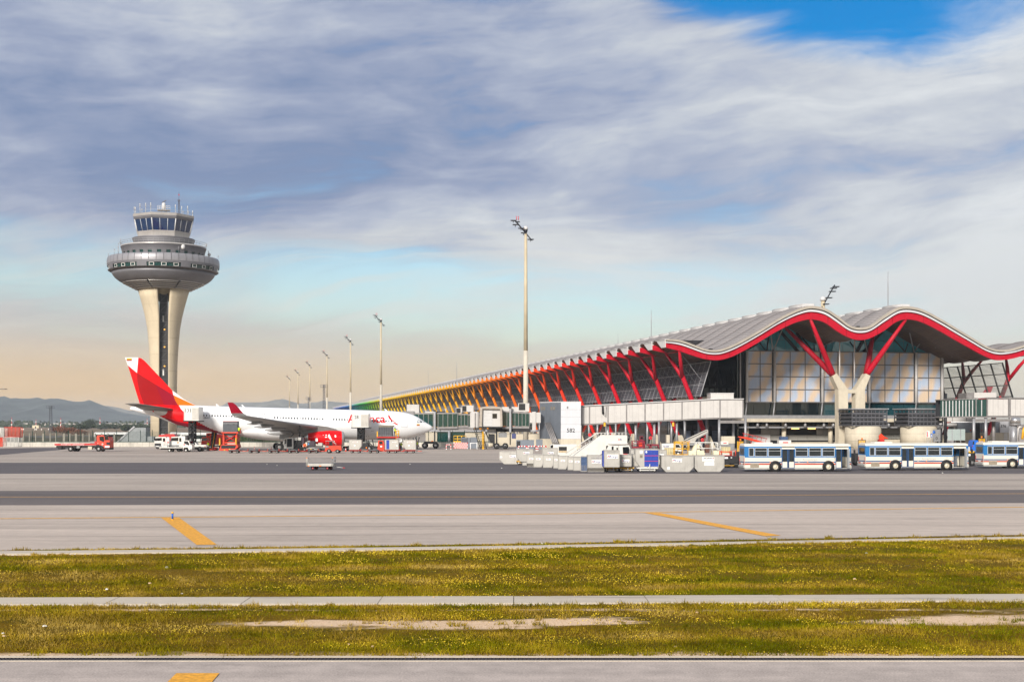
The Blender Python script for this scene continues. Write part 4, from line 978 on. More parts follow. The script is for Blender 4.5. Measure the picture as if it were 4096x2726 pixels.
# dark lattice poles and thin lightning rods
def lattice_pole(label, px, ytop, ybot, Y, w=.5):
    a, b = W(px, ybot, Y), W(px, ytop, Y); t = thing('lattice_pole', label, 'mast', (a.x, Y, 0)); H = b.z; mb = MB()
    for sx, sy in ((-w, -w), (w, -w), (w, w), (-w, w)): mb.tube([(sx, sy, 0), (sx * .6, sy * .6, H)], .09, 4)
    for i in range(int(H / 1.4)):
        z = i * 1.4; mb.tube([(-w, -w, z), (w, -w, z + 1.4)], .05, 4)
    mb.build('lattice', mat('pole_dark', (52, 56, 66), .6), t); c = MB(); c.box(-w * 3, w * 3, -.8, .8, H - 1.4, H - 1.25)
    for x in np.linspace(-w * 3, w * 3, 5): c.tube([(x, -.8, H - 1.3), (x, -.8, H)], .06, 4)
    c.tube([(-w * 3, -.8, H), (w * 3, -.8, H)], .06, 4); c.build('head_frame', mat('pole_dark', (52, 56, 66), .6), t)
lattice_pole('dark lattice pole with railed head beside the mid pier masts', 1296, 1538, 1700, 640, .55)
lattice_pole('small dark lattice pole with square head left of its taller twin', 1235, 1588, 1700, 760, .5)
lattice_pole('lone grey lattice pole in the dry field before the hills', 203, 1622, 1718, 700, .7)
for px, y0, Y, w in ((3552, 1085, 330, 'rising from the second roof crest'), (2605, 1238, 420, 'rising beyond the near roof slope'), (2472, 1332, 560, 'short, beyond the roof ridge'), (1713, 1475, 800, 'in front of the far roof end'), (1827, 1442, 700, 'over the yellow strut section'), (2193, 1432, 520, 'over the orange strut section')):
    b = W(px, y0, Y); t = (b.x - TX) * _c + (Y - TY) * _s
    o = MB().tube([(b.x, Y, 0), (b.x, Y, b.z - 3), (b.x, Y, b.z)], [.16, .12, .05], 6).build('lightning_rod', M_STEEL); tag(o, 'thin lightning rod ' + w, 'rod', 'rods along the terminal roof')

# ============================================================ perimeter wall, fence, far field
M_WALL = mat('stained_wall', (186, 180, 168), .9, 0, var=.15, vs=.5, streak=.55, dirt=.3, bump=.2, bs=4)
M_FENCE = mat('fence_green', (28, 60, 50), .6)
wl_ = thing('perimeter_wall', 'low stained white concrete wall with green fence on top', 'wall', (0, 287, 0))
for i in range(26):
    x = -135 + i * 5.0; MB().box(x + .02, x + 4.98, -.2, .2, 0, 1.02 + random.uniform(-.02, .02)).build('wall_bay', M_WALL, wl_)
fn = thing('mesh_fence', 'green wire mesh fence standing on the white perimeter wall', 'fence', (0, 287, 0))
MB().box(-135, -5, -.12, .12, 1.06, 1.22).build('bottom_rail', M_FENCE, fn)
pm = MB().tube([(0, 0, 1.2), (0, 0, 3.3), (0, -.35, 3.7)], .07, 5).mesh('fence_post', M_FENCE)
for i in range(50): link('fence_post', pm, fn, (-135 + i * 2.65, 0, 0))
ms = MB()
for z in np.arange(1.35, 3.4, .2): ms.box(-135, -5, -.01, .01, z, z + .022)
for x in np.arange(-135, -55, .22): ms.box(x, x + .022, -.01, .01, 1.25, 3.35)
ms.build('wire_mesh', M_FENCE, fn, kind='stuff')
# earth bank and white posts beyond the fence, older pale fence
M_BANK = mat('bank_earth', (72, 62, 42), .95, 0, var=.3, vs=.25, bump=.3, bs=2)
rows = []
for y, z in ((330, -.3), (338, 1.1), (350, 1.6), (362, 1.2), (376, -.3)):
    rows.append([(x, y, z + (.25 * math.sin(x * .21) + .2 * math.sin(x * .5 + y) if z > 0 else 0)) for x in np.linspace(-140, -62, 40)])
MB().loft(rows, closed=False, cap=False).build('earth_bank', M_BANK, kind='structure')
M_CPOST = mat('concrete_post', (138, 132, 120), .9, streak=.3)
for i, px in enumerate((92, 118, 143, 173, 201, 224, 256, 280, 304, 332, 357, 381, 407, 432, 457)):
    p = W(px, 1700, 326); thick = i in (0, 3, 6, 8)
    o = MB().bbox(-.14 * (1 + thick), .14 * (1 + thick), -.12, .12, 0, 3.0, .02).build('concrete_post', M_CPOST, None, (p.x, 326, -.3)); tag(o, 'stout pale concrete post before the earth bank' if thick else 'slim pale concrete post before the earth bank', 'post', 'posts behind the mesh fence')
# grey shed with ramp roof, parked coaches far behind
sh = thing('service_shed', 'small grey shed with a sloping stair roof behind the fence', 'shed', (W(510, 1750, 330).x, 330, -.3))
MB().prism([(-2.6, .0), (5.2, 0), (5.2, 4.4), (2.2, 4.4)], -2, 2).build('shed_body', mat('shed_grey', (128, 132, 132), .7, var=.1, streak=.2), sh)
MB().prism([(-3.0, .0), (-2.5, 0), (2.5, 4.6), (2.2, 4.8)], -2.2, -2.02).build('stair_rail', M_STEEL, sh)
MB().box(5.2, 7.0, -1.4, 1.4, 0, 2.2).build('lean_to', mat('shed_grey', (128, 132, 132), .7, var=.1, streak=.2), sh)
M_CW = mat('coach_white', (214, 214, 210), .4, var=.05); M_CG = glass('vehicle_glass', (16, 20, 24), .06, .12); M_TYRE = mat('tyre', (22, 21, 21), .85, var=.2, vs=4)
def coach(label, px, py, Y, rz, L=10, Wd=2.5, H=3.1, base=1.0):
    t = thing('parked_coach', label, 'coach', (W(px, py, Y).x, Y, -.3), rz, 'coaches parked beyond the fence'); t.location.z = -.3
    MB().bbox(-L / 2, L / 2, -Wd / 2, Wd / 2, .35, H, .18).build('body', M_CW, t)
    MB().box(-L / 2 + .3, L / 2 - .8, -Wd / 2 - .02, -Wd / 2 + .1, 1.5, 2.5).build('side_window', M_CG, t); MB().box(L / 2 - .1, L / 2 + .02, -Wd / 2 + .2, Wd / 2 - .2, 1.2, 2.6).build('windscreen', M_CG, t)
    MB().box(-L / 2 - .02, -L / 2 + .1, -Wd / 2 + .2, Wd / 2 - .2, 1.3, 2.6).build('rear_window', M_CG, t)
    for x in (-L * .3, L * .3):
        for y in (-1, 1): MB().lathe([(.0, -.14), (.48, -.14), (.48, .14), (0, .14)], 16, (x, y * (Wd / 2 - .16), .48), 'y').build('wheel', M_TYRE, t)
    return t
coach('white coach seen end on behind the shed', 552, 1745, 345, -88)
coach('long white coach parked left of the shed', 464, 1742, 350, 8, 11)
coach('white and red coach parked behind the tower foot', 720, 1742, 345, -60, 11)
coach('white and green coach parked behind the belt loader', 812, 1748, 335, 2, 11)
# reddish bushes, dark trees and striped masts in the field
M_TWIG = mat('red_twigs', (112, 72, 52), .9, var=.35, vs=1.0); M_LEAF = mat('dark_leaves', (52, 62, 40), .9, var=.4, vs=.6); M_LEAFG = mat('green_leaves', (74, 92, 34), .9, var=.4, vs=.9); M_TRUNK = mat('bark', (70, 58, 46), .95)
def bush(name, label, cat, loc, rx, rz, n, leaf, m, group, trunk=True, blue=None):
    t = thing(name, label, cat, loc, 0, group); r = random.Random(int(loc[0] * 7 + loc[1])); mb = MB()
    lobes = [(r.uniform(-.6, .6) * rx, r.uniform(-.4, .4) * rx, rz * r.uniform(.35, .75), r.uniform(.35, .6)) for _ in range(7)]
    for i in range(n):
        lx, ly, lz, lr = r.choice(lobes); d = Vector((r.gauss(0, 1), r.gauss(0, 1), r.gauss(0, 1))).normalized() * (r.random() ** .4)
        p = Vector((lx + d.x * rx * lr, ly + d.y * rx * lr, max(.05, lz + d.z * rz * lr * .75)))
        a = Vector((r.gauss(0, 1), r.gauss(0, 1), r.gauss(0, 1))).normalized() * leaf; b = a.cross(Vector((r.gauss(0, 1), r.gauss(0, 1), r.gauss(0, 1)))).normalized() * leaf * .6
        mb.add([p - a, p + b, p + a, p - b], [(0, 1, 2, 3)])
    mb.build('crown', m, t)
    tk = MB()
    for k2 in range(4): a = k2 * 1.6; tk.tube([(0, 0, -.2), (math.cos(a) * rx * .15, math.sin(a) * rx * .15, rz * .35), (math.cos(a) * rx * .4, math.sin(a) * rx * .4, rz * .8)], [rx * .05, rx * .035, rx * .012], 5)
    tk.build('trunk', M_TRUNK, t); return t
for px, Y, rx, rz, l in ((252, 640, 4.6, 4.6, 'large reddish bare bush standing in the dry field'), (268, 660, 3.5, 3.4, 'smaller reddish bush touching the large one'), (225, 760, 3.6, 4.0, 'pale reddish bush left of the large one'), (310, 620, 4.4, 2.6, 'low reddish bush spread along the field edge'), (283, 780, 3.5, 3.0, 'reddish bush behind the low spread one')):
    bush('bare_bush', l, 'bush', ((px - CX) / F_PX * Y, Y, -.3), rx, rz, 900, .32, M_TWIG, 'bushes in the field')
for px, Y, rx, rz, l in ((347, 1150, 9, 9, 'round dark tree standing alone in the far field'), (318, 1050, 12, 5, 'low dark thicket left of the round tree'), (405, 1200, 12, 5, 'low dark thicket right of the round tree'), (460, 1250, 12, 5, 'dark thicket in front of the far suburb'), (560, 1150, 9, 4, 'dark thicket behind the parked coaches'), (505, 900, 5, 4, 'cluster of dark conifers behind the shed')):
    bush('field_tree', l, 'tree', ((px - CX) / F_PX * Y, Y, -.3), rx, rz, 1300, .6, M_LEAF, 'dark trees far out in the field')
for px, Y, rx, rz, l in ((960, 305, 2.2, 3.6, 'green shrub behind the wall under the rear fuselage'), (1010, 305, 3.0, 4.2, 'broad green shrub behind the wall under the belly fairing'), (1045, 307, 2.4, 4.0, 'green shrub behind the wall next to the broad one'), (1080, 305, 2.4, 3.4, 'green shrub behind the wall beside the main wheels'), (1130, 306, 2.2, 3.2, 'green shrub behind the wall past the main wheels'), (1780, 330, 1.6, 4.4, 'small green fir beside the gate building')):
    bush('green_shrub', l, 'shrub', ((px - CX) / F_PX * Y, Y, -.1), rx, rz, 1400, .14, M_LEAFG, 'shrubs behind the perimeter wall')
M_RW = mat('striped_red', (190, 66, 54), .6); M_WW = mat('striped_white', (226, 216, 206), .6)
for px, y0, y1, Y, w in ((47, 1668, 1692, 1500, 'left of the cream hut'), (144, 1676, 1690, 1500, 'on top of the cream hut'), (243, 1670, 1692, 1500, 'past the lattice pole'), (400, 1668, 1692, 1500, 'in front of the hill flank'), (589, 1672, 1690, 1700, 'beside the tower')):
    t = thing('striped_mast', 'red and white striped mast ' + w, 'mast', ((px - CX) / F_PX * Y, Y, -.3), 0, 'striped masts in the far field'); H = EYE + (HY - y0) / F_PX * Y + .3
    for i in range(5): MB().tube([(0, 0, H * i / 5), (0, 0, H * (i + 1) / 5)], [.75 - .1 * i, .65 - .1 * i], 6).build('mast_section', M_WW if i % 2 else M_RW, t)
hut = thing('field_hut', 'cream boxy equipment hut in the far field', 'hut', ((146 - CX) / F_PX * 1480, 1480, -.3))
MB().box(-3.6, 3.6, -3, 3, 0, 3.2).build('wall', mat('hut_cream', (206, 190, 160), .8), hut); MB().box(-3.9, 3.9, -3.3, 3.3, 3.2, 3.5).build('roof', M_GPAN, hut); MB().box(-.6, .6, -3.05, -2.95, 0, 2.1).build('door', M_BLACK, hut)
M_MARK = mat('marker_white', (222, 212, 200), .6)
for px, py in ((88, 1718), (94, 1718), (140, 1719), (146, 1719), (166, 1719), (194, 1718), (190, 1702), (196, 1702), (147, 1702), (142, 1702), (217, 1703), (177, 1702)):
    Y = F_PX * 5.5 / (py - HY); o = MB(); o.box(-.35, .35, -.15, .15, 0, 1.0); o.box(-.12, .12, -.05, .05, 1.0, 1.15)
    ob = o.build('marker_board', M_MARK, None, ((px - CX) / F_PX * Y, Y, -.3)); tag(ob, 'small white marker board by the distant runway', 'marker', 'runway marker boards')
# hills
def hill(name, pts, Y, depth, m, base=-5):
    n = 160; xs_ = np.linspace(pts[0][0], pts[-1][0], n); ys_ = [float(catmull(np.array([p[0] for p in pts], float), np.array([p[1] for p in pts], float), x)) for x in xs_]
    rr = random.Random(len(pts)); jit = [0] * n
    for i in range(n): jit[i] = rr.uniform(-1, 1)
    rows = []
    for k2 in range(9):
        f = k2 / 8; row = []
        for i, (x, y) in enumerate(zip(xs_, ys_)):
            yy = Y - depth * (1 - f); Xw = (x - CX) / F_PX * Y; zt = EYE + (HY - y) / F_PX * Y
            z = base + (zt - base) * (f ** .8) * (1 + (.10 * math.sin(i * .35 + k2 * 1.3) + .06 * math.sin(i * .9 - k2 * 2) if 0 < k2 < 8 else 0)) + jit[i] * (1.0 if k2 == 8 else 2) * f
            row.append((Xw, yy, z))
        rows.append(row)
    rows.append([(p[0], p[1] + depth * .7, base) for p in rows[-1]])
    return structure(name, MB().loft(rows, closed=False, cap=False, smooth=True), m)
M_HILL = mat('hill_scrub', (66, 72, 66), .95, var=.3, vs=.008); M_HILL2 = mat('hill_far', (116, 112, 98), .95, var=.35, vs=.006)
hk = 520 / 2356
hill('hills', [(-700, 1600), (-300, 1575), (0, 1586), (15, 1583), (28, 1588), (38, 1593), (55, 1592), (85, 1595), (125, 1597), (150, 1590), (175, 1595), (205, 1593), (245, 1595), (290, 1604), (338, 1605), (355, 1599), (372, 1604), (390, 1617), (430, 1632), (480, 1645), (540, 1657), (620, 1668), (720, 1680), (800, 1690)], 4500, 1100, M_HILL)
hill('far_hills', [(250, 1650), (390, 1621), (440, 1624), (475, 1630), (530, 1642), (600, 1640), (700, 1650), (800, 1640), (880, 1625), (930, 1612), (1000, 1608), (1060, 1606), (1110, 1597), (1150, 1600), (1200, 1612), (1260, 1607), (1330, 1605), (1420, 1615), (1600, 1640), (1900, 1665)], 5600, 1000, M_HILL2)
# suburb and dark tree belt at the foot of the hills: one far mass
sb = MB(); r = random.Random(5)
for i in range(420):
    Y = r.uniform(2200, 3200); px = r.uniform(-60, 1500); x = (px - CX) / F_PX * Y; h = r.uniform(2, 5.5); w = r.uniform(3, 9); sb.box(x - w, x + w, Y, Y + 8, -.3, h)
o = sb.build('far_suburb', mat('suburb_pale', (170, 160, 150), .8, var=.5, vs=.02), kind='stuff'); tag(o, 'pale low suburb spread along the foot of the hills', 'suburb')
tb = MB()
for i in range(3800):
    Y = r.choice((1700, 1900, 2300)) + r.uniform(-60, 60); px = r.uniform(-80, 1500); x = (px - CX) / F_PX * Y; h = (3 + 5 * (math.sin(px * .02 + Y) > .45)) * r.random()
    if px > 130 and r.random() < .45: continue
    p = Vector((x, Y, h)); a = Vector((r.gauss(0, 1), r.gauss(0, 1), r.gauss(0, 1))).normalized() * 2.6; b = a.cross(Vector((0, 1, .3))).normalized() * 1.8
    tb.add([p - a, p + b, p + a, p - b], [(0, 1, 2, 3)])
o = tb.build('tree_belt', M_LEAF, kind='stuff'); tag(o, 'dark belt of trees far off before the hills', 'trees')
# the air itself
hz = MB().box(-9500, 9500, -60, 8200, -7, 128)
hm = bpy.data.materials.new('haze'); hm.use_nodes = True; t = NT(hm.node_tree); t.n.remove(t.n['Principled BSDF'])
pv = t.n.new('ShaderNodeVolumePrincipled'); pv.inputs['Color'].default_value = (.80, .87, .97, 1); pv.inputs['Density'].default_value = 0.9e-4; pv.inputs['Anisotropy'].default_value = 0.0
t.l.new(pv.outputs[0], t.n['Material Output'].inputs['Volume'])
HAZE = hz.build('haze', hm, kind='stuff'); tag(HAZE, 'thin bluish haze in the air over the airfield', 'haze')
# ============================================================ the airliner
PSI = 13.0; pc, ps = math.cos(R(PSI)), math.sin(R(PSI)); NYD = 257.4; NXD = (1730 - CX) / F_PX * NYD
plane = thing('airliner', 'white wide-body airliner with red and orange tail parked at the gate', 'airplane', (NXD, NYD, 0), PSI)
def PL(px, py, w=0.0):        # pixel on the plane w metres towards the right wing -> local (x forward from nose, z)
    r = (px - CX) / F_PX; x = (NXD + ps * w - r * (NYD - pc * w)) / (pc - r * ps); D = NYD - ps * x - pc * w
    return -x, EYE + (HY - py) / F_PX * D
def C3(a, b): return 450 + a / 3.336, 1380 + b / 3.336
def C4(a, b): return 1050 + a / 3.366, 1550 + b / 3.366
def C6(a, b): return 1080 + a / 5.61, 1680 + b / 5.61
def C7(a, b): return 1400 + a / 6.544, 1640 + b / 6.544
M_AWH = mat('aircraft_white', (226, 226, 226), .28, 0, var=.03, vs=.4, dirt=.05)
M_ARED = mat('aircraft_red', (212, 6, 14), .34, 0, var=.04, vs=.4, spec=.22)
M_ACRM = mat('aircraft_crimson', (142, 4, 34), .3, 0, var=.04, vs=.4, spec=.22)
M_ADRK = mat('aircraft_dark_red', (152, 8, 14), .3, 0, var=.04, vs=.4, spec=.22)
M_AORG = mat('aircraft_orange', (232, 108, 14), .3, 0, var=.04, vs=.4, spec=.22)
M_AGRY = mat('aircraft_grey', (150, 150, 150), .38, .1, var=.06, vs=.5, dirt=.1)
M_AGRYD = mat('aircraft_grey_dark', (112, 108, 104), .45, .1, var=.08, vs=.6, dirt=.2)
M_ALU = mat('bare_metal', (190, 188, 186), .3, .85, var=.06)
M_AWIN = mat('cabin_window', (40, 44, 52), .2, 0, var=.3, vs=.6)
top = [(1730.8, 1711), (1725.5, 1702.7), (1714, 1695), (1702.6, 1688.5), (1690, 1679.7), (1672, 1668), (1652, 1658), (1621.6, 1649.3), (1583, 1644), (1537, 1641.8), (1406, 1638), (1258, 1634), (1050, 1628.5), (900, 1624), (783, 1620.7), (714, 1618.8), (640, 1617), (580, 1618), (540, 1622), (522, 1628)]
bot = [(1730.8, 1713), (1721, 1721), (1705, 1729), (1690, 1735), (1660, 1745.4), (1629, 1752), (1598, 1756), (1540, 1757.5), (1376, 1755), (1200, 1751), (1050, 1747), (960, 1744), (900, 1738.5), (840, 1725), (780, 1714), (740, 1706), (696, 1694.7), (630, 1668), (570, 1652.8), (522, 1638)]
tx = np.array([PL(*p)[0] for p in top]); tzz = np.array([PL(*p)[1] for p in top]); bx_ = np.array([PL(*p)[0] for p in bot]); bzz = np.array([PL(*p)[1] for p in bot])
xo = np.argsort(tx); tx, tzz = tx[xo], tzz[xo]; xo = np.argsort(bx_); bx_, bzz = bx_[xo], bzz[xo]
def ftop(x): return float(catmull(tx, tzz, min(max(x, tx[0]), tx[-1])))
def fbot(x): return float(catmull(bx_, bzz, min(max(x, bx_[0]), bx_[-1])))
def fhw(x): return min(2.82, max(.04, (ftop(x) - fbot(x)) / 2 * (1.0 if x > -45 else .92)))
def fside(x, z, off=0.0):     # distance of the skin from the centre line at a height
    c, h = (ftop(x) + fbot(x)) / 2, max(.02, (ftop(x) - fbot(x)) / 2); q = max(0, 1 - ((z - c) / h) ** 2)
    return fhw(x) * math.sqrt(q) + off
XT = max(tx[0], bx_[0])
stn = sorted(set([-.02, -.08, -.2, -.4, -.7, -1.1, -1.6, -2.2, -3, -4, -5, -6.5, -8] + list(np.arange(-10, -37, -1.0)) + list(np.arange(-37, XT, -.14)) + [XT]), reverse=True)
NS = 72; mb = MB(); rings = []
for x in stn:
    c, h, w = (ftop(x) + fbot(x)) / 2, max(.015, (ftop(x) - fbot(x)) / 2), fhw(x)
    rings.append([(x, w * math.cos(2 * math.pi * j / NS), c + h * math.sin(2 * math.pi * j / NS)) for j in range(NS)])
mb.loft(rings, True, True, True)
# livery: which paint each patch of skin carries
red_edge = [PL(*C3(*p), 2.6) for p in ((880, 800), (915, 850), (950, 892), (1040, 962), (1120, 1012), (1200, 1058), (1310, 1112), (1400, 1145), (1500, 1185))]
REz, REx = np.array([p[1] for p in red_edge])[::-1], np.array([p[0] for p in red_edge])[::-1]
wh_edge = [PL(*C3(*p), 1.2) for p in ((400, 790), (480, 840), (560, 900), (640, 948), (740, 1000), (840, 1052))]
WEx, WEz = np.array([p[0] for p in wh_edge]), np.array([p[1] for p in wh_edge])
crm_edge = [PL(*C3(*p), 2.4) for p in ((780, 1040), (1000, 1080), (1120, 1015))]
k0 = 0
for i, f in enumerate(mb.f):
    cx_ = sum(mb.v[j][0] for j in f) / len(f); cz = sum(mb.v[j][2] for j in f) / len(f)
    if cx_ < -37:
        if cx_ < np.interp(cz, REz, REx) and not (cx_ < WEx[-1] and cz < np.interp(cx_, WEx, WEz)) and not cx_ < WEx[0]:
            zc = (ftop(cx_) + fbot(cx_)) / 2; hh = (ftop(cx_) - fbot(cx_)) / 2
            mb.m[i] = 2 if (cz < zc - hh * .62 and cx_ > PL(*C3(700, 900))[0]) else 1
mb.build('fuselage', [M_AWH, M_ARED, M_ACRM], plane)
# fin, painted in facets
def fin_y(z): return .34 - .22 * (z - 9) / 9
PAINT = [(M_AWH, [(165, 162), (345, 165), (328, 370), (205, 268)]),
         (M_ARED, [(205, 268), (328, 370), (333, 480), (360, 620), (430, 812), (375, 812)]),
         (M_ARED, [(345, 165), (385, 175), (425, 205), (600, 390), (800, 605), (812, 665), (570, 520), (328, 370)]),
         (M_ADRK, [(328, 370), (570, 520), (700, 812), (430, 812), (360, 620), (333, 480)]),
         (M_ACRM, [(570, 520), (812, 665), (840, 740), (885, 812), (700, 812)]),
         (M_AWH, [(800, 605), (850, 640), (950, 720), (1040, 768), (1110, 806), (1000, 752), (812, 665)]),
         (M_AORG, [(812, 665), (1000, 752), (1110, 806), (1110, 815), (885, 815), (840, 740)])]
mats_ = [M_AWH, M_ARED, M_ADRK, M_ACRM, M_AORG]; fb = MB()
outline = [(165, 162), (345, 165), (385, 175), (425, 205), (600, 390), (800, 605), (850, 640), (950, 720), (1040, 768), (1110, 806), (1110, 815), (885, 815), (375, 812), (205, 268)]
def edge_taper(p):
    x, z = p; return fin_y(z)
for m, poly in PAINT:
    fb.mi = mats_.index(m)
    for s_ in (-1, 1):
        q = [PL(*C3(*p)) for p in poly]; fb.add([(x, s_ * edge_taper((x, z)), z) for x, z in q], [tuple(range(len(q)))], False)
fb.mi = 1; q = [PL(*C3(*p)) for p in outline]
for a, b in zip(q, q[1:] + q[:1]):
    fb.mi = 0 if a[0] > q[7][0] else 1
    fb.add([(a[0], -edge_taper(a), a[1]), (b[0], -edge_taper(b), b[1]), (b[0], edge_taper(b), b[1]), (a[0], edge_taper(a), a[1])], [(0, 1, 2, 3)], False)
fin = fb.build('fin', mats_, plane)
def decal(name, poly, m, w, crop, off=.012, on_fin=False, parent=plane, skin=True):
    """flat shape laid on the right-hand skin"""
    P = [PL(*crop(*p), w) for p in poly]; mb = MB()
    def side(x, z): return -(fin_y(z) + off) if on_fin else -(fside(x, z) + off)
    if on_fin or max(p[1] for p in P) - min(p[1] for p in P) < .6: mb.add([(x, side(x, z), z) for x, z in P], [tuple(range(len(P)))]); return mb.build(name, m, parent)
    mb.add([(x, 0, z) for x, z in P], [tuple(range(len(P)))]); me = mb.mesh(name, m); wrap(me, side); return link(name, me, parent)
def wrap(me, side):           # cut a flat shape finely and lay it on a curved skin
    bm = bmesh.new(); bm.from_mesh(me); bmesh.ops.triangulate(bm, faces=bm.faces)
    for _ in range(5):
        E = [e for e in bm.edges if e.calc_length() > .3]
        if not E: break
        bmesh.ops.subdivide_edges(bm, edges=E, cuts=1); bmesh.ops.triangulate(bm, faces=bm.faces)
    for v in bm.verts: v.co.y = side(v.co.x, v.co.z) + v.co.y * 0
    bm.to_mesh(me); bm.free(); me.update()
for a, b, m in ((173, 191, mat('flag_yellow', (236, 176, 10), .5, var=0)), (191, 199, mat('flag_black', (30, 28, 40), .5, var=0)), (199, 209, mat('flag_red', (200, 24, 24), .5, var=0))):
    decal('flag_stripe', [(188, a), (258, a), (258, b), (188, b)], m, .2, C3, .02, True, fin)
# windows and doors
def oval(px, py, rx, ry, n=10): return [(px + rx * math.cos(6.283 * i / n), py + ry * math.sin(6.283 * i / n)) for i in range(n)]
ident = lambda a, b: (a, b)
def wline(px): return 1660 + (px - 804) * (1682.8 - 1660) / (1555 - 804)
win = [804 + i * 11.2 for i in range(15)] + [1099 + i * 11.28 for i in range(18)] + [1335 + i * 11.0 for i in range(6)] + [1489 + i * 11.0 for i in range(8)]
for i, px in enumerate(win):
    decal('cabin_window', oval(px, wline(px), 3.0, 4.3), M_AWIN if i % 7 not in (3,) else M_AGRY, 2.7, ident)
M_LINE = mat('panel_line', (150, 150, 152), .5, var=0)
def doorline(poly, crop, wd=.045):
    P = [PL(*crop(*p), 2.7) for p in poly]; mb = MB()
    for a, b in zip(P, P[1:] + P[:1]):
        n = 4; pts = [(a[0] + (b[0] - a[0]) * i / n, a[1] + (b[1] - a[1]) * i / n) for i in range(n + 1)]
        mb.tube([(x, -(fside(x, z) + .005), z) for x, z in pts], wd / 2, 4)
    return mb.build('door_outline', M_LINE, plane)
doorline([(1325, 152), (1475, 155), (1505, 435), (1340, 430)], C7); doorline([(1993, 912), (2038, 912), (2042, 980), (1996, 980)], C3); doorline([(1365, 380), (1430, 382), (1440, 460), (1372, 458)], lambda a, b: C4(a - 1400, b - 30))
# cockpit glazing
M_ACK = mat('cockpit_glass', (44, 64, 72), .08, 0, var=.2, vs=1.0); 
for poly in ([(1765, 285), (1790, 250), (1825, 252), (1822, 318), (1757, 320)], [(1840, 258), (1862, 260), (1905, 300), (1900, 318), (1843, 320)], [(1900, 258), (1925, 262), (1985, 312), (1960, 318), (1912, 290)]):
    decal('cockpit_window', poly, M_ACK, 1.9, C7, .02)
for a, b, m in ((358, 382, 'flag_yellow'), (382, 392, 'flag_black'), (392, 404, 'flag_red')): decal('flag_stripe', [(1755, a), (1838, a), (1838, b), (1755, b)], MATS[m], 2.4, C7, .015)
for i in range(5):
    a = i * 1.257; decal('star_mark', oval(1622 + 25 * math.cos(a), 272 + 27 * math.sin(a), 6, 7, 6), M_AGRY, 2.6, C7, .015)
decal('bird_wing', [(1025, 112), (1045, 140), (1070, 200), (1110, 255), (1135, 272), (1160, 285), (1190, 300), (1215, 310), (1150, 300), (1080, 270), (1030, 220), (1008, 170), (1010, 135)], M_ARED, 2.7, C7, .02)
decal('bird_tail', [(1110, 318), (1180, 322), (1230, 350), (1268, 382), (1215, 378), (1160, 348)], M_ARED, 2.7, C7, .02)
# lettering wrapped on the skin
def skin_text(name, s, px, py, size, m, bold=0.0, xs_=1.0, align='LEFT', slope=0.0, keep=None):
    x0, z0 = PL(px, py, 2.7); o = text_mesh(name, s, size, m, plane, (0, 0, 0), (0, 0, 0), bold, align, 0, 1.0); o.data = me = o.data.copy()
    for v in me.vertices: v.co = (x0 + v.co.x * xs_, 0, z0 + v.co.y + slope * v.co.x * xs_)
    wrap(me, lambda X, Z: -(fside(X, Z) + .022))
    o.rotation_euler = (0, 0, 0); return o
skin_text('airline_title', 'Avianca', 1391, 1675, 2.3, M_ARED, .05, 1.02)
skin_text('registration', 'N508AV', 800, 1670, .46, mat('letter_black', (40, 40, 44), .5, var=0), .01, 1.1)
# belly fairing
bf = []
for f in np.linspace(0, 1, 25):
    x = -19.5 - 19.0 * f; g = math.sin(math.pi * f) ** .45; c = fbot(x) + 1.35; hw = 1.0 + 2.15 * g; hh = .4 + 1.42 * g
    bf.append([(x, hw * math.cos(2 * math.pi * j / 32), c - .25 * g + hh * math.sin(2 * math.pi * j / 32)) for j in range(32)])
MB().loft(bf, True, True, True).build('belly_fairing', M_AWH, plane)
# wings
def wing(s_):
    secs = [(1.5, -18.2, 11.4, 3.55, 1.55), (3.0, -19.0, 10.6, 3.75, 1.4), (9.4, -23.1, 7.6, 4.45, 1.0), (18, -29.0, 5.2, 5.25, .62), (26, -34.2, 3.2, 6.05, .36), (29.4, -36.6, 2.5, 6.45, .26)]
    rings = []
    for y, x, c, z, t in secs:
        up = [(0, 0), (.04, .32), (.15, .55), (.35, .62), (.6, .45), (.82, .2), (1, .03)]; lo = [(1, -.03), (.8, -.08), (.55, -.30), (.3, -.42), (.12, -.36), (.03, -.18)]
        rings.append([(x - a * c, -s_ * y, z + b * t - a * c * .045) for a, b in up + lo])
    o = MB().loft(rings, True, True, True).build('wing', M_AGRY, plane)
    # winglet, fairings under the trailing edge
    wl = [(29.4, -36.6, 2.5, 6.45, .24), (29.9, -37.4, 2.0, 6.9, .2), (30.3, -38.6, 1.25, 8.3, .12), (30.4, -39.1, .9, 8.7, .08)]; wr = []
    for y, x, c, z, t in wl: wr.append([(x, -s_ * y, z), (x - c * .3, -s_ * (y + t), z), (x - c, -s_ * y, z), (x - c * .3, -s_ * (y - t), z)])
    w_ = MB().loft(wr, True, True, False)
    g = w_.build('winglet', [M_AGRY, M_ACRM], o); 
    for p in g.data.polygons:
        c = sum((g.data.vertices[v].co for v in p.vertices), Vector()) / len(p.vertices); p.material_index = 1 if c.z > 7.2 else 0
    for y, x, c, z, t in ((7.2, -30.2, 4.6, 3.55, .5), (12.5, -31.2, 4.0, 4.2, .42), (17.6, -33.4, 3.6, 4.75, .36), (22.5, -35.2, 2.8, 5.3, .28)):
        rr = [[(x + c * .5 - c * f, -s_ * y + t * .8 * math.sin(math.pi * min(1, f * .95 + .03)) ** .6 * math.cos(2 * math.pi * j / 10), z - .2 * f + t * math.sin(math.pi * min(1, f * .95 + .03)) ** .6 * math.sin(2 * math.pi * j / 10)) for j in range(10)] for f in np.linspace(0, 1, 9)]
        MB().loft(rr, True, True, True).build('flap_fairing', M_AGRY, o)
    return o
wing(1); wing(-1)
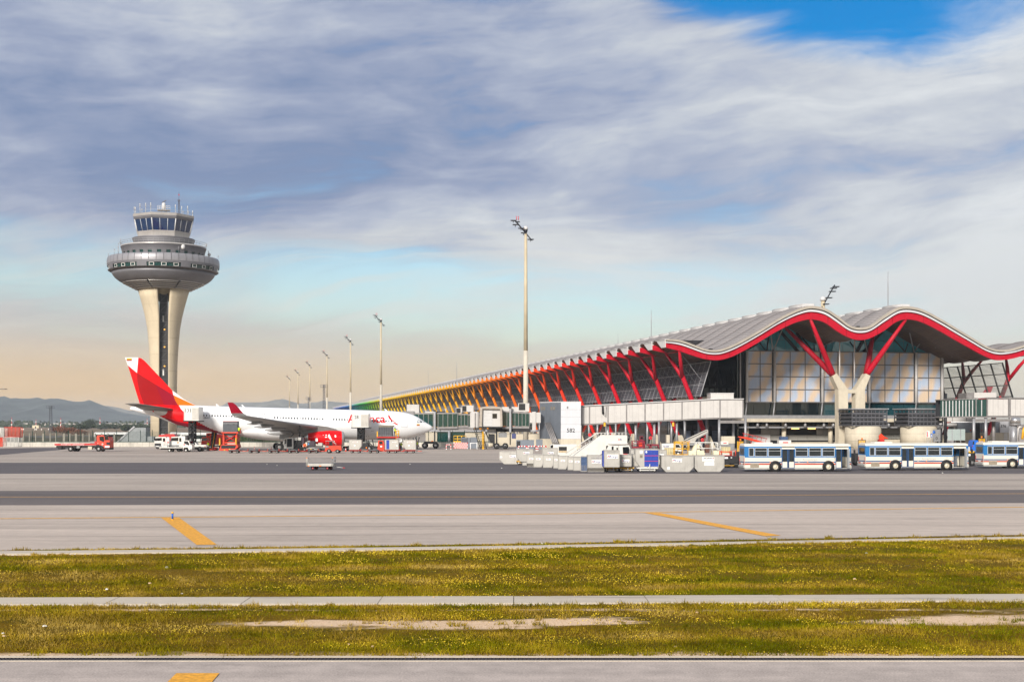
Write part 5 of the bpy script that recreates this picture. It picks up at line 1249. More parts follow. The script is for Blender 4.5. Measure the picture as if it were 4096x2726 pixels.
# tailplane
def tail(s_):
    rings = []
    for y, x, c, z, t in ((.9, -49.2, 6.2, 7.75, .62), (4.8, -52.0, 4.3, 8.2, .4), (9.6, -55.6, 2.4, 8.75, .2)):
        rings.append([(x - a * c, -s_ * y, z + b * t) for a, b in ((0, 0), (.1, .4), (.35, .55), (.7, .3), (1, 0), (.7, -.3), (.35, -.5), (.1, -.35))])
    return MB().loft(rings, True, True, True).build('tailplane', M_AGRYD, plane)
tail(1); tail(-1)
sl_ = decal('tailplane_seal', oval(640, 880, 92, 60, 20), M_ALU, 2.0, C3, .03)
# engines
M_EWH = mat('marking_white', (232, 228, 226), .4, var=0)
def engine(s_):
    w = 9.4; a, b = PL(*C6(1655, 410), w), PL(*C6(850, 375), w); e = PL(*C6(795, 375), w); x1, x0, xe = a[0], b[0], e[0]; zc = PL(*C6(1500, 415), w)[1]; L = x1 - x0
    zt = PL(*C6(1400, 235), w)[1]; rr = zt - zc
    rt = rr * .54
    prof_ = [(rt, 0), (rr * .80, L * .28), (rr * .97, L * .58), (rr, L * .78), (rr * .97, L * .93)]
    rings = []
    def circ(x, r, dz): return [(x, -s_ * w + r * math.cos(2 * math.pi * j / 36), zc + dz + r * math.sin(2 * math.pi * j / 36)) for j in range(36)]
    n_ = MB().loft([circ(x0 + d, r, .28 * (1 - d / L)) for r, d in prof_], True, False, True).build('nacelle', M_ARED, plane)
    MB().loft([circ(x0 + L * .93, rr * .97, .02), circ(x1 - .12, rr * .92, 0), circ(x1, rr * .84, 0), circ(x1 - .25, rr * .76, 0), circ(x1 - 1.2, rr * .72, 0)], True, False, True).build('intake_lip', M_ALU, n_)
    MB().loft([circ(x1 - 1.2, rr * .72, 0), circ(x1 - 1.25, .1, 0)], True, True, False).build('fan', M_BLACK, n_)
    MB().loft([circ(xe - .2, rt * .78, .3), circ(x0 + .02, rt * 1.0, .28)], True, True, True).build('exhaust_nozzle', M_ALU, n_)
    MB().loft([circ(xe - 1.0, .12, .3), circ(xe - .2, rt * .45, .3), circ(xe - .1, rt * .45, .3)], True, True, True).build('exhaust_cone', M_AGRYD, n_)
    # pylon
    MB().prism([(x0 + .4 * L, zc + rr * .88), (x0 + .88 * L, zc + rr * 1.0), (x0 + .55 * L, zc + rr + .75), (x0 + .1, zc + rr + 1.2), (x0 - 2.6, zc + rr + .75), (x0 - 1.0, zc + rr * .5)], -s_ * w - .28, -s_ * w + .28).build('pylon', M_AGRYD, n_)
    if s_ == 1:
        def ed(name, poly, m):
            P = [PL(*C6(*p), w + rr * .8) for p in poly]; mb_ = MB()
            def yy(x, z):
                r = float(np.interp((x - x0), [q[1] for q in prof_], [q[0] for q in prof_])); dz = .28 * (1 - (x - x0) / L); return -w - math.sqrt(max(.02, (r + .02) ** 2 - (z - zc - dz) ** 2))
            mb_.add([(x, 0, z) for x, z in P], [tuple(range(len(P)))]); me = mb_.mesh(name, m); wrap(me, yy); link(name, me, n_)
        ed('bird_wing', [(1328, 308), (1345, 340), (1360, 380), (1385, 425), (1395, 448), (1350, 432), (1315, 395), (1303, 355), (1308, 325)], M_EWH)
        ed('bird_tail', [(1398, 452), (1440, 455), (1455, 468), (1440, 478), (1420, 468)], M_EWH); ed('bird_tail', [(1405, 472), (1440, 490), (1485, 522), (1430, 515), (1408, 492)], M_EWH)
        for q in ([(1448, 330), (1480, 330), (1484, 380), (1450, 382)], [(1245, 322), (1282, 320), (1260, 345), (1245, 340)], [(1235, 365), (1282, 362), (1280, 385), (1232, 388)], [(1185, 325), (1210, 325), (1210, 332), (1185, 332)], [(1462, 536), (1490, 536), (1490, 548), (1462, 548)]): ed('nacelle_marking', q, M_EWH)
    return n_
engine(1); engine(-1)
# landing gear
def wheel_mesh(r, w): return MB().lathe([(.0, -w / 2 * .6), (r * .5, -w / 2 * .7), (r * .55, -w / 2), (r * .9, -w / 2), (r, -w / 2 * .6), (r, w / 2 * .6), (r * .9, w / 2), (r * .55, w / 2), (r * .5, w / 2 * .7), (0, w / 2 * .6)], 24, (0, 0, 0), 'y')
def rim_mesh(r, w): return MB().lathe([(0, -w / 2 * .78), (r * .3, -w / 2 * .85), (r * .52, -w / 2 * .75), (r * .52, w / 2 * .75), (r * .3, w / 2 * .85), (0, w / 2 * .78)], 16, (0, 0, 0), 'y')
M_RIM = mat('rim_grey', (120, 118, 116), .5, .4)
WM = wheel_mesh(.70, .5).mesh('wheel', M_TYRE); RM = rim_mesh(.70, .54).mesh('rim', M_RIM)
def gear(x, y, bog):
    g = MB(); g.tube([(x, y, .8), (x + .1, y, 3.4)], [.24, .3], 10); g.tube([(x, y, 1.5), (x + 1.8, y * .75, 3.2)], .12, 6); g.tube([(x - .9, y, .75), (x + .9, y, .75)], .16, 6) if bog else None
    o = g.build('landing_gear', M_AGRY, plane)
    for dx in ((-.95, .95) if bog else (0,)):
        for dy in ((-.7, .7) if bog else (-.36, .36)):
            w_ = link('wheel', WM, o, (x + dx, y + dy, .70)); link('rim', RM, w_)
    return o
gear(-29.2, -5.3, True); gear(-29.2, 5.3, True); ng = gear(-6.9, 0, False)
MB().prism([(-30.2, 2.1), (-28.2, 2.1), (-27.8, 4.1), (-30.0, 4.1)], -5.75, -5.69).build('gear_door', M_AGRY, plane)
for y in (-.55, .55): MB().prism([(-7.8, 1.5), (-6.2, 1.5), (-6.2, 2.5), (-7.8, 2.5)], y - .03, y + .03).build('gear_door', M_AWH, plane)
for px in (872, 974, 1545): 
    x, z = PL(px, 1622); MB().prism([(x - .2, ftop(x) - .05), (x + .3, ftop(x) - .05), (x - .25, ftop(x) + .42), (x - .4, ftop(x) + .42)], -.04, .04).build('blade_aerial', M_AWH, plane)
# cargo doors standing open ahead of the loaders are built with the loaders
for px, py in ((1487, 1722), (1492, 1722), (1458, 1744), (1467, 1744), (1477, 1744)): decal('drain_port', oval(px, py, 1.6, 1.4, 8), M_AGRYD, 2.5, ident, .01)
# ============================================================ vehicles and people around the airliner
A5 = (580, 1680, 5.61); A6 = (1080, 1680, 5.61); A7 = (1400, 1640, 6.544); A1 = (0, 1560, 4.531); A0 = (0, 0, 1.0); A3 = (450, 1380, 3.336); A4 = (1050, 1550, 3.366)
M_VWH = mat('vehicle_white', (206, 203, 195), .35, 0, var=.05, vs=1.2, dirt=.15)
M_VOR = mat('vehicle_orange', (206, 52, 14), .4, 0, var=.08, vs=1.2, dirt=.15)
M_VRD = mat('vehicle_red', (176, 26, 20), .4, 0, var=.08, vs=1.2, dirt=.15)
M_VBK = mat('chassis_black', (26, 25, 26), .7, 0, var=.15, vs=2)
M_VGR = mat('vehicle_grey', (126, 126, 126), .55, .2, var=.1, dirt=.15)
M_VYE = mat('rail_yellow', (216, 162, 18), .5, 0, var=.08, dirt=.12)
M_VBL = mat('canvas_blue', (26, 56, 146), .7, 0, var=.15, vs=3)
M_ULD = mat('container_alu', (172, 168, 160), .5, .2, var=.08, vs=.9, dirt=.22, streak=.12)
M_ULDD = mat('weathered_panel', (120, 112, 98), .7, 0, var=.12, vs=2, dirt=.3)
M_RIMW = mat('rim_white', (196, 194, 188), .5, .1, dirt=.2)
M_RIMR = mat('rim_red', (150, 30, 36), .5, .1, dirt=.2)
M_INK = mat('ink_black', (24, 24, 26), .6, var=0); M_INKB = mat('ink_blue', (44, 50, 120), .6, var=0); M_INKR = mat('ink_red', (196, 30, 40), .6, var=0); M_INKG = mat('ink_grey', (150, 150, 150), .6, var=0); M_PAPER = mat('label_white', (232, 230, 226), .6, var=0)
M_LAMPR = mat('tail_lamp', (170, 20, 20), .3, var=0); M_LAMPO = mat('amber_lamp', (232, 120, 16), .3, var=0)
WHEELS = {}
class Veh:
    """a thing traced on its near side; local x right, y away, z up, origin on the ground"""
    def __init__(s, name, label, cat, crop, cx, cyb=None, Y=None, group=None, rz=0.0):
        ox, oy, sc = crop; px = ox + cx / sc
        if Y is None: Y = F_PX * EYE / (oy + cyb / sc - HY)
        s.cb = (HY + F_PX * EYE / Y - oy) * sc; s.k = sc * F_PX / Y; s.cx = cx; s.Y = Y
        s.o = thing(name, label, cat, ((px - CX) / F_PX * Y, Y, 0), rz, group)
    def q(s, a, b): return ((a - s.cx) / s.k, (s.cb - b) / s.k)
    def poly(s, name, pts, y0, y1, m, parent=None, kind=None): return MB().prism([s.q(*p) for p in pts], y0, y1).build(name, m, parent or s.o, kind=kind)
    def box(s, name, a0, a1, b0, b1, y0, y1, m, parent=None, bev=.03):
        (x0, z1), (x1, z0) = s.q(a0, b0), s.q(a1, b1)
        mb = MB()
        if min(x1 - x0, y1 - y0, z1 - z0) > bev * 3: mb.bbox(x0, x1, y0, y1, max(z0, .0), z1, bev)
        else: mb.box(x0, x1, y0, y1, max(z0, .0), z1)
        return mb.build(name, m, parent or s.o)
    def tubes(s, name, segs, r, y, m, parent=None, n=6):
        mb = MB()
        for sg in segs:
            if not isinstance(sg[0][0], (int, float)): continue
            mb.tube([(s.q(p[0], p[1])[0], p[2] if len(p) > 2 else y, s.q(p[0], p[1])[1]) for p in sg], r, n)
        return mb.build(name, m, parent or s.o)
    def wheel(s, a, r_px, y, w=.28, rim=None, r_m=None):
        r = r_m or r_px / s.k; key = (round(r, 2), w, rim.name if rim else '')
        if key not in WHEELS: WHEELS[key] = (wheel_mesh(r, w).mesh('wheel', M_TYRE), rim_mesh(r, w * 1.04).mesh('rim', rim or M_RIM))
        o = link('wheel', WHEELS[key][0], s.o, (s.q(a, 0)[0], y, r)); link('rim', WHEELS[key][1], o); return o
    def text(s, name, t, a, b, size_px, m, y=-.02, bold=0.0, xs=1.0, parent=None, shear=0.0):
        x, z = s.q(a, b); return text_mesh(name, t, size_px / s.k, m, parent or s.o, (x, y, z), (90, 0, 0), bold, 'CENTER', shear, xs)
# --- orange recovery truck
v = Veh('recovery_truck', 'orange flatbed recovery truck with black chassis driving by the fence', 'truck', A1, 985, 1110)
v.poly('bed', [(985, 968), (1712, 962), (1712, 996), (990, 1000)], 0, 2.45, M_VRD)
v.text('lettering', 'MULTISERVICIOS  AEROPORTUARIOS', 1315, 983, 26, M_PAPER, -.012, .004, .98)
v.box('tool_box', 1630, 1715, 925, 962, .1, 1.2, M_VGR); v.box('head_board', 1712, 1752, 925, 996, 0, 2.4, M_VRD)
v.poly('cab', [(1752, 840), (1768, 815), (1950, 813), (1968, 850), (1986, 920), (1986, 1070), (1905, 1078), (1865, 1000), (1755, 985)], 0, 2.45, M_VOR)
v.poly('side_window', [(1800, 838), (1880, 835), (1890, 905), (1885, 940), (1805, 905)], -.02, .1, M_CG); v.poly('windscreen', [(1892, 822), (1955, 822), (1978, 900), (1898, 905)], -.02, .1, M_CG)
v.box('sun_visor', 1885, 1972, 812, 838, -.05, 2.5, M_VBK); v.box('grille', 1925, 1988, 940, 990, -.02, .2, M_VBK); v.box('headlamp', 1900, 1985, 1005, 1035, -.03, .2, M_PAPER); v.box('bumper', 1895, 1988, 1040, 1076, -.05, 2.4, M_VBK)
v.text('door_emblem', 'O', 1858, 975, 34, M_PAPER, -.02, .02); v.poly('wheel_arch', [(1715, 1060), (1730, 1000), (1780, 978), (1850, 1010), (1895, 1075), (1850, 1080), (1830, 1030), (1785, 1005), (1740, 1030), (1728, 1065)], -.06, .4, M_VBK)
v.box('chassis', 1000, 1760, 1005, 1045, .5, 1.9, M_VBK); v.box('rear_step', 1045, 1110, 1010, 1070, .1, 2.3, M_VBK); v.box('fuel_tank', 1385, 1445, 1005, 1050, .05, .7, M_VGR); v.box('air_tank', 1590, 1665, 1018, 1072, .05, .7, M_CREAM)
for a in (1275, 1785):
    v.wheel(a, 49, .18, .3, M_RIM); v.wheel(a + 14, 49, 2.2, .3, M_RIM)
v.wheel(1340, 49, 2.2, .3, M_RIM)
v.text('lettering', 'o', 1775, 955, 20, M_PAPER, -.015, .01)
# --- small white flatbed and pick-up
v = Veh('flatbed_pickup', 'white flatbed light truck with empty wire sided bed', 'truck', A5, 315, 710)
v.box('bed', 315, 835, 605, 622, 0, 2.0, M_VWH); v.box('chassis', 330, 870, 624, 655, .5, 1.5, M_VBK); v.box('bed_head', 822, 848, 455, 606, 0, 2.0, M_VWH)
v.poly('cab', [(848, 460), (860, 450), (975, 450), (1010, 490), (1050, 545), (1058, 600), (1055, 662), (985, 668), (960, 610), (880, 610), (850, 660)], 0, 1.95, M_VWH)
v.poly('side_window', [(878, 468), (960, 468), (990, 540), (985, 562), (878, 520)], -.02, .05, M_CG); v.poly('windscreen', [(985, 465), (998, 468), (1048, 545), (1030, 552)], -.03, 1.9, M_CG)
v.box('mirror', 960, 985, 505, 540, -.2, -.02, M_VBK); v.text('stop_mark', 'O', 880, 545, 32, M_INKR, -.02, .05); v.box('bumper', 1010, 1062, 640, 665, -.03, 1.95, M_VGR)
v.tubes('side_mesh', [[(360, 605), (362, 515)], [(520, 605), (515, 500)], [(360, 530), (520, 515)], [(440, 605), (440, 520)], [(360, 565), (520, 560)], [(655, 600), (655, 545)], [(780, 600), (780, 560)], [(655, 560), (780, 570)]], .03, 1.9, M_VGR)
for a in (545, 915): v.wheel(a, 37, .15, .22, M_RIMW); v.wheel(a + 20, 37, 1.75, .22, M_RIMW)
v = Veh('pickup_truck', 'white pick-up truck with open load bed beside the belt loader', 'pickup', A5, 1050, 697)
v.poly('body', [(1050, 550), (1128, 552), (1165, 548), (1360, 552), (1385, 600), (1380, 645), (1270, 660), (1255, 620), (1215, 605), (1175, 620), (1165, 660), (1050, 660)], 0, 1.7, M_VWH)
v.poly('cab', [(1040, 552), (1052, 500), (1128, 495), (1165, 545), (1166, 552)], .06, 1.64, M_VWH); v.poly('side_window', [(1060, 512), (1122, 508), (1124, 556), (1062, 558)], .03, .1, M_CG); v.poly('rear_window', [(1132, 505), (1140, 510), (1162, 545), (1150, 548)], .1, 1.6, M_CG)
v.box('tail_lamp', 1335, 1360, 575, 610, -.02, .1, M_LAMPR); v.box('bumper', 1290, 1392, 630, 655, -.03, 1.7, M_VGR)
v.wheel(1215, 38, .12, .22, M_RIMW); v.wheel(1235, 38, 1.55, .22, M_RIMW)
# --- two white trucks in the second row
def cab_truck(label, cx, Y, pts, ws, sw, grille, body=None, door_open=False):
    v = Veh('service_truck', label, 'truck', A5, cx, None, Y, 'white service trucks under the tail')
    v.poly('cab', pts, 0, 2.3, M_VWH); v.poly('windscreen', ws, -.03, .1, M_CG); v.poly('side_window', sw, -.04, .1, M_CG); v.box('grille', *grille, -.04, .3, M_VBK); return v
v = cab_truck('white cab-over truck with dark grille and open door left of the high loader', 208, 263, [(208, 590), (210, 470), (232, 375), (460, 370), (475, 395), (500, 480), (500, 600), (360, 605)], [(226, 400), (375, 392), (378, 455), (222, 462)], [(402, 402), (450, 398), (452, 470), (404, 478)], (215, 360, 515, 568))
v.box('open_door', 470, 505, 395, 520, -.5, -.45, M_VWH); v.text('stop_mark', 'O', 462, 482, 46, M_INKR, -.06, .06); v.box('bumper', 205, 370, 570, 592, -.08, 2.3, M_VGR); v.box('mirror', 210, 226, 395, 440, -.25, -.06, M_VBK); v.box('number_plate', 250, 310, 575, 590, -.12, -.09, M_PAPER)
v.wheel(278, 0, .3, .3, M_RIM, .45); v.wheel(520, 0, .3, .3, M_RIM, .45); v.box('chassis', 300, 760, 560, 590, .4, 1.9, M_VBK)
v = Veh('dump_skip', 'rusty red skip truck body behind the white trucks', 'truck', A5, 300, None, 275)
v.poly('skip', [(305, 330), (470, 310), (650, 305), (680, 360), (690, 560), (500, 570), (440, 480), (305, 400)], 0, 2.4, M_VRD); v.box('roof_beacon', 350, 420, 312, 330, .5, 1.8, M_PAPER); v.wheel(600, 0, .3, .3, M_RIM, .45); v.wheel(400, 0, .3, .3, M_RIM, .45); v.box('chassis', 330, 700, 560, 590, .4, 1.9, M_VBK)
# --- catering high loader 131: cab, scissor legs, raised box
def high_loader(label, bx, num, legs, crop, cab=None, Y=252):
    v = Veh('catering_truck', label, 'truck', A0, bx[0], None, Y, 'catering high loaders'); a0, a1, b0, b1 = bx
    bd = v.box('box', a0, a1, b0, b1, 0, 3.5, M_VWH, bev=.06); w = a1 - a0
    v.box('corner_post', a0 - .6, a0 + 1.2, b0 + 1, b1, -.04, 0, M_VGR, bd); v.box('roller_door', a0 + w * .55, a1 - 1.2, b0 + 4, b1 - 5, -.05, -.01, M_ULD, bd)
    v.box('number_plate', a0 + w * .13, a0 + w * .42, b0 + 6, b0 + 23, -.03, -.01, M_PAPER, bd); v.text('number', num, a0 + w * .275, b0 + 14.5, 20, M_INK, -.05, .03, .9, bd)
    v.box('platform', a0 - 2, a1 + 2, b1, b1 + 4, -.15, 3.6, M_VBK)
    l0, l1, lt, lb = legs; tb = []
    for y in (.4, 1.9):
        for i in range(3):
            t0, t1 = lt + (lb - lt) * i / 3, lt + (lb - lt) * (i + 1) / 3; tb += [[(l0, t0, y), (l1, t1, y)], [(l1, t0, y), (l0, t1, y)]]
        tb += [[(l0, lt, y), (l0, lb, y)], [(l1, lt, y), (l1, lb, y)]]
    v.tubes('scissor_lift', tb, .14, 0, M_VBK); v.box('lift_ram', (l0 + l1) / 2 - 3.5, (l0 + l1) / 2 + 3.5, lt + (lb - lt) * .3, lb, .9, 1.4, M_VBK)
    g = HY + F_PX * EYE / Y; v.box('chassis', l0 - 60, l1 + 55, g - 18, g - 9, .2, 2.2, M_VBK)
    for px in (l0 - 40, l1 + 25):
        v.wheel(px, 0, .2, .3, M_RIM, .46); v.wheel(px, 0, 2.0, .3, M_RIM, .46)
    return v
v = high_loader('white catering high loader numbered 131 raised to the rear door', (735.5, 796, 1627, 1681), '131', (754, 773, 1685, 1772), A0, None, 240.5)
ox, oy, sc = A5
def c5(pts): return [(ox + a / sc, oy + b / sc) for a, b in pts]
v.poly('cab', c5([(600, 590), (605, 460), (632, 370), (780, 360), (820, 350), (935, 352), (940, 590)]), -1.2, 1.2, M_VWH); v.poly('windscreen', c5([(630, 392), (785, 385), (782, 462), (625, 460)]), -1.24, -1.1, M_CG); v.poly('side_window', c5([(805, 395), (850, 392), (852, 480), (806, 470)]), -1.24, -1.1, M_CG)
v.box('bumper', 689, 722, 1778, 1784, -1.28, 1.2, M_VGR); v.box('indicator', 716, 721, 1766, 1771, -1.25, -1.2, M_LAMPO); v.box('open_door', 678, 688, 1747, 1780, -1.9, -1.8, M_VWH); v.text('stop_mark', 'O', 683, 1767, 8, M_INKR, -1.95, .04)
v = high_loader('white catering high loader numbered 28 raised to the forward door', (1407, 1475, 1653.5, 1708), '28', (1430, 1452, 1712, 1766), A0, None, 246.3)
v.box('cab', 1436, 1474, 1770, 1794, .1, 2.2, M_VBK, bev=.06); v.box('indicator', 1463, 1468, 1787, 1792, -.02, .1, M_LAMPO)
# --- orange waste truck, red trailer
v = Veh('orange_truck', 'orange cab-over truck with high orange box behind the belt loader', 'truck', A5, 1255, None, 262)
v.poly('cab', [(1258, 560), (1262, 470), (1280, 380), (1440, 372), (1470, 400), (1475, 560)], 0, 2.3, M_VOR); v.poly('windscreen', [(1282, 398), (1402, 392), (1400, 455), (1275, 460)], -.03, .1, M_CG); v.box('upper_box', 1370, 1485, 285, 375, .1, 2.3, M_VOR); v.box('box_window', 1398, 1452, 312, 345, .05, .12, M_VBK); v.box('grille', 1265, 1420, 510, 540, -.04, .1, M_VRD)
v.poly('side_window', [(1420, 395), (1440, 395), (1450, 450), (1420, 455)], -.02, .1, M_CG); v.wheel(1330, 0, .3, .3, M_RIM, .46); v.wheel(1700, 0, .3, .3, M_RIM, .46); v.box('chassis', 1300, 1760, 560, 590, .4, 2, M_VBK)
v.poly('red_body', [(1580, 300), (1740, 330), (1760, 345), (1760, 545), (1560, 545)], .1, 2.3, M_VRD)
# --- belt loader
v = Veh('belt_loader', 'belt loader with steep black conveyor and yellow rail under the tail', 'belt loader', A5, 1480, 680)
v.poly('conveyor', [(1480, 270), (1592, 270), (1520, 650), (1455, 650)], .4, 1.1, M_VBK); v.box('conveyor_head', 1482, 1592, 187, 262, .3, 1.3, M_VBK)
v.tubes('side_rail', [[(1568, 205), (1500, 640)], [(1560, 215, .2), (1545, 420, .2)]], .06, .3, M_VYE); v.box('engine_cover', 1505, 1590, 600, 672, .2, 1.5, M_VRD); v.box('base', 1380, 1590, 640, 668, .3, 1.6, M_VOR)
for a in (1400, 1560): v.wheel(a, 0, .3, .2, M_RIM, .3); v.wheel(a, 0, 1.5, .2, M_RIM, .3)
# --- container loader with raised platform (two of them)
v = Veh('container_loader', 'orange scissor container loader holding a dark container at the rear hold', 'loader', A5, 1655, 682)
v.poly('base_frame', [(1655, 678), (1690, 590), (1710, 545), (2070, 540), (2085, 600), (2020, 660), (2020, 680)], 0, 3.0, M_VOR); v.poly('front_deck', [(1712, 560), (2040, 560), (2020, 632), (1708, 632)], -.04, .1, M_VBK)
v.box('left_tower', 1735, 1775, 295, 540, .2, 3.0, M_VOR); v.box('right_tower', 2020, 2062, 280, 540, .2, 3.0, M_VOR); v.box('cross_beam', 1735, 2062, 488, 515, .3, 2.8, M_VOR); v.box('platform', 1710, 2130, 265, 290, -.05, 3.2, M_VOR); v.box('under_platform', 1760, 2050, 292, 330, .2, 2.8, M_VBK)
v.box('operator_stand', 2055, 2145, 130, 290, -.3, .7, M_VOR); v.box('control_panel', 2078, 2122, 235, 255, -.36, -.3, M_PAPER); v.box('stop_post', 1705, 1728, 140, 265, 0, .2, M_VYE); v.box('guard_post', 1658, 1690, 400, 560, 0, .3, M_VYE); v.box('guard_post', 2030, 2055, 400, 545, -.1, .2, M_VYE)
v.tubes('scissor_arms', [[(1770, 480, .6), (2040, 330, .6)], [(2040, 480, .6), (1770, 330, .6)], [(1770, 480, 2.2), (2040, 330, 2.2)]], .13, .6, M_VRD); v.box('lamp_bar', 1770, 1800, 655, 672, -.05, 0, M_VYE); v.box('lamp_bar', 1880, 1915, 640, 672, -.05, 0, M_VYE)
for a in (1720, 1990): v.wheel(a, 0, .4, .3, M_RIM, .32); v.wheel(a, 0, 2.6, .3, M_RIM, .32)
def cargo(label, crop, cx, Y, a0, a1, b0, b1, depth, m):
    v = Veh('cargo_container', label, 'container', crop, cx, None, Y); c = v.box('body', a0, a1, b0, b1, .3, .3 + depth, m, bev=.05); return v
v = cargo('dark grey cargo container riding on the orange rear loader', A5, 1738, 239.5, 1738, 2066, 25, 262, 1.6, mat('container_dark', (74, 76, 80), .6, .2, var=.15, vs=1.5, dirt=.2))
v.box('top_band', 1738, 2066, 62, 78, .27, .3, M_VGR); v.box('red_edge', 1736, 2066, 18, 27, .25, 1.9, M_VRD); v.box('latch', 1830, 1880, 84, 96, .26, .3, M_VBK); v.box('latch', 1960, 2010, 84, 96, .26, .3, M_VBK)
v = Veh('container_loader', 'red scissor container loader with yellow railings at the forward hold', 'loader', A7, 700, None, 240)
v.box('platform', 700, 1280, 690, 722, -.1, 3.2, M_VRD); v.box('under_platform', 720, 1180, 724, 765, .1, 2.8, M_VBK); v.tubes('railing', [[(1200, 690), (1200, 540)], [(1275, 690), (1275, 530)], [(1200, 540), (1275, 530)], [(1200, 620), (1275, 610)], [(1210, 800), (1205, 540)]], .10, 0, M_VYE); v.box('guard_post', 700, 728, 548, 690, -.05, .2, M_VYE)
v.poly('driver_cab', [(722, 1055), (745, 790), (870, 790), (900, 870), (905, 1030), (880, 1050)], -.4, 1.0, M_VOR); v.poly('cab_window', [(768, 810), (850, 810), (862, 880), (772, 888)], -.44, -.3, M_CG); v.box('notice', 798, 845, 925, 962, -.43, -.4, M_PAPER); v.box('base_frame', 730, 1300, 1000, 1050, 0, 3, M_VRD)
v.tubes('scissor_arms', [[(900, 1000, .6), (1250, 770, .6)], [(1250, 1000, .6), (900, 770, .6)], [(900, 1000, 2.3), (1250, 770, 2.3)]], .13, .6, M_VBK)
for a in (800, 1230): v.wheel(a, 0, .3, .3, M_RIM, .34); v.wheel(a, 0, 2.6, .3, M_RIM, .34)
v = cargo('dark ribbed container riding on the red forward loader', A7, 742, 240, 745, 1110, 400, 680, 1.6, MATS['container_dark'])
for i in range(6): v.box('rib', 770 + i * 60, 778 + i * 60, 405, 678, .27, .3, M_VBK)
v.poly('lid', [(742, 440), (775, 385), (1150, 398), (1112, 440)], .2, 1.95, M_ULDD)
v.box('grab_rail', 750, 1100, 655, 665, .24, .3, M_VGR)
# --- dollies and containers in a row
def dolly(label, cx, loaded=False, crop=A0, Y=227.0):
    v = Veh('container_dolly', label, 'dolly', crop, cx, None, Y, 'dollies in the row beside the aircraft'); k = v.k
    def B(n, x0, x1, z0, z1, y0, y1, m): return MB().box(x0, x1, y0, y1, z0, z1).build(n, m, v.o)
    B('deck', -.95, .95, .42, .52, 0, 1.7, M_VBK if not loaded else M_VRD); B('frame', -.8, .8, .30, .42, .3, 1.4, M_VRD)
    for i in range(4): MB().tube([(-.85, .15 + i * .45, .55), (.85, .15 + i * .45, .55)], .045, 6).build('roller', M_VGR, v.o)
    for s_ in (-1, 1): MB().box(s_ * .98 - .05, s_ * .98 + .05, .05, .3, .40, .72).build('end_stop', M_VRD, v.o)
    MB().tube([(.95, .85, .40), (1.75, .85, .30), (2.15, .85, .28)], .05, 6).build('tow_bar', M_VOR, v.o); MB().tube([(-.95, .85, .40), (-1.3, .85, .36)], .06, 6).build('tow_hook', M_VRD, v.o)
    for x in (-.62, .62):
        for y in (.15, 1.5): v.wheel(v.cx + x * k, 0, y, .16, M_RIM, .22)
    return v
for cx, w in ((934, 'first in line behind the rear loader'), (1013.5, 'between the rear loader and the main wheels'), (1093, 'in front of the main wheels'), (1172, 'in front of the man in yellow vest'), (1250.5, 'hitched behind the orange tractor')): dolly('empty low red and black container dolly ' + w, cx)
dolly('empty red container dolly in front of the red loader cab', 1494)
def uld(label, cx, Y, w_top, w_base, h, z0, slope_left=None, depth=1.53, crop=A0, group=None, m=None, rz=0.0, both=False, name='cargo_container', front=False):
    v = Veh(name, label, 'container', crop, cx, None, Y, group, rz); o = v.o; o.location.z = z0; m = m or M_ULD; d = w_top - w_base; zc = h * .30
    if both: P = [(-w_top / 2 + d / 2, .05), (w_top / 2 - d / 2, .05), (w_top / 2, zc), (w_top / 2, h), (-w_top / 2, h), (-w_top / 2, zc)]
    elif slope_left is True: P = [(-w_top / 2 + d, .05), (w_top / 2, .05), (w_top / 2, h), (-w_top / 2, h), (-w_top / 2, zc * 1.3)]
    elif slope_left is False: P = [(-w_top / 2, .05), (w_top / 2 - d, .05), (w_top / 2, zc * 1.3), (w_top / 2, h), (-w_top / 2, h)]
    else: P = [(-w_top / 2, .05), (w_top / 2, .05), (w_top / 2, h), (-w_top / 2, h)]
    if front:                 # lower edge of the face towards the taxiway is cut back
        Q = [(.42, .05), (depth, .05), (depth, h), (0, h), (0, .45)]; b = MB().prism(Q, -w_top / 2, w_top / 2, 'yz').build('body', m, o); e = MB()
        for x in (-w_top / 2, w_top / 2):
            for p, q in zip(Q, Q[1:] + Q[:1]): e.tube([(x, p[0], p[1]), (x, q[0], q[1])], .028, 4)
        for p in Q: e.tube([(-w_top / 2, p[0], p[1]), (w_top / 2, p[0], p[1])], .022, 4)
        e.build('edge_rail', M_ULDR, b); MB().box(-w_top / 2, w_top / 2, .4, depth + .03, 0, .07).build('base_sheet', M_VGR, b); return v
    b = MB().prism(P, 0, depth).build('body', m, o); e = MB(); n = len(P)
    for y in (-.012, depth + .012):
        for p, q in zip(P, P[1:] + P[:1]): e.tube([(p[0], y, p[1]), (q[0], y, q[1])], .028, 4)
    for p in P: e.tube([(p[0], 0, p[1]), (p[0], depth, p[1])], .022, 4)
    e.build('edge_rail', M_ULDR, b); MB().box(min(p[0] for p in P[:2]) , max(p[0] for p in P[:2]), -.03, depth + .03, 0, .07).build('base_sheet', M_VGR, b)
    return v
M_ULDR = mat('container_rail', (150, 146, 140), .5, .3, dirt=.2)
def stick(v, x, z, w, h, m, y=-.02, name='sticker'): return MB().box(x - w / 2, x + w / 2, y - .012, y, z - h / 2, z + h / 2).build(name, m, v.o)
for cx, sl, w in ((1421, False, 'plain pale container with cut corner on a dolly under the forward loader box'), (1638, True, 'pale container with dark slanted base on the last dolly')):
    d = dolly('loaded red container dolly ' + ('under the cut corner container' if sl is False else 'at the head of the row'), cx, True)
    v = uld(w, cx, 227.0, 2.15, 1.7, 1.72, .58, sl); stick(v, 0, 1.35, .9, .16, M_PAPER); stick(v, -.1, .75, .26, .22, M_PAPER); stick(v, 0, 1.35, .7, .05, M_INKR, -.035, 'print')
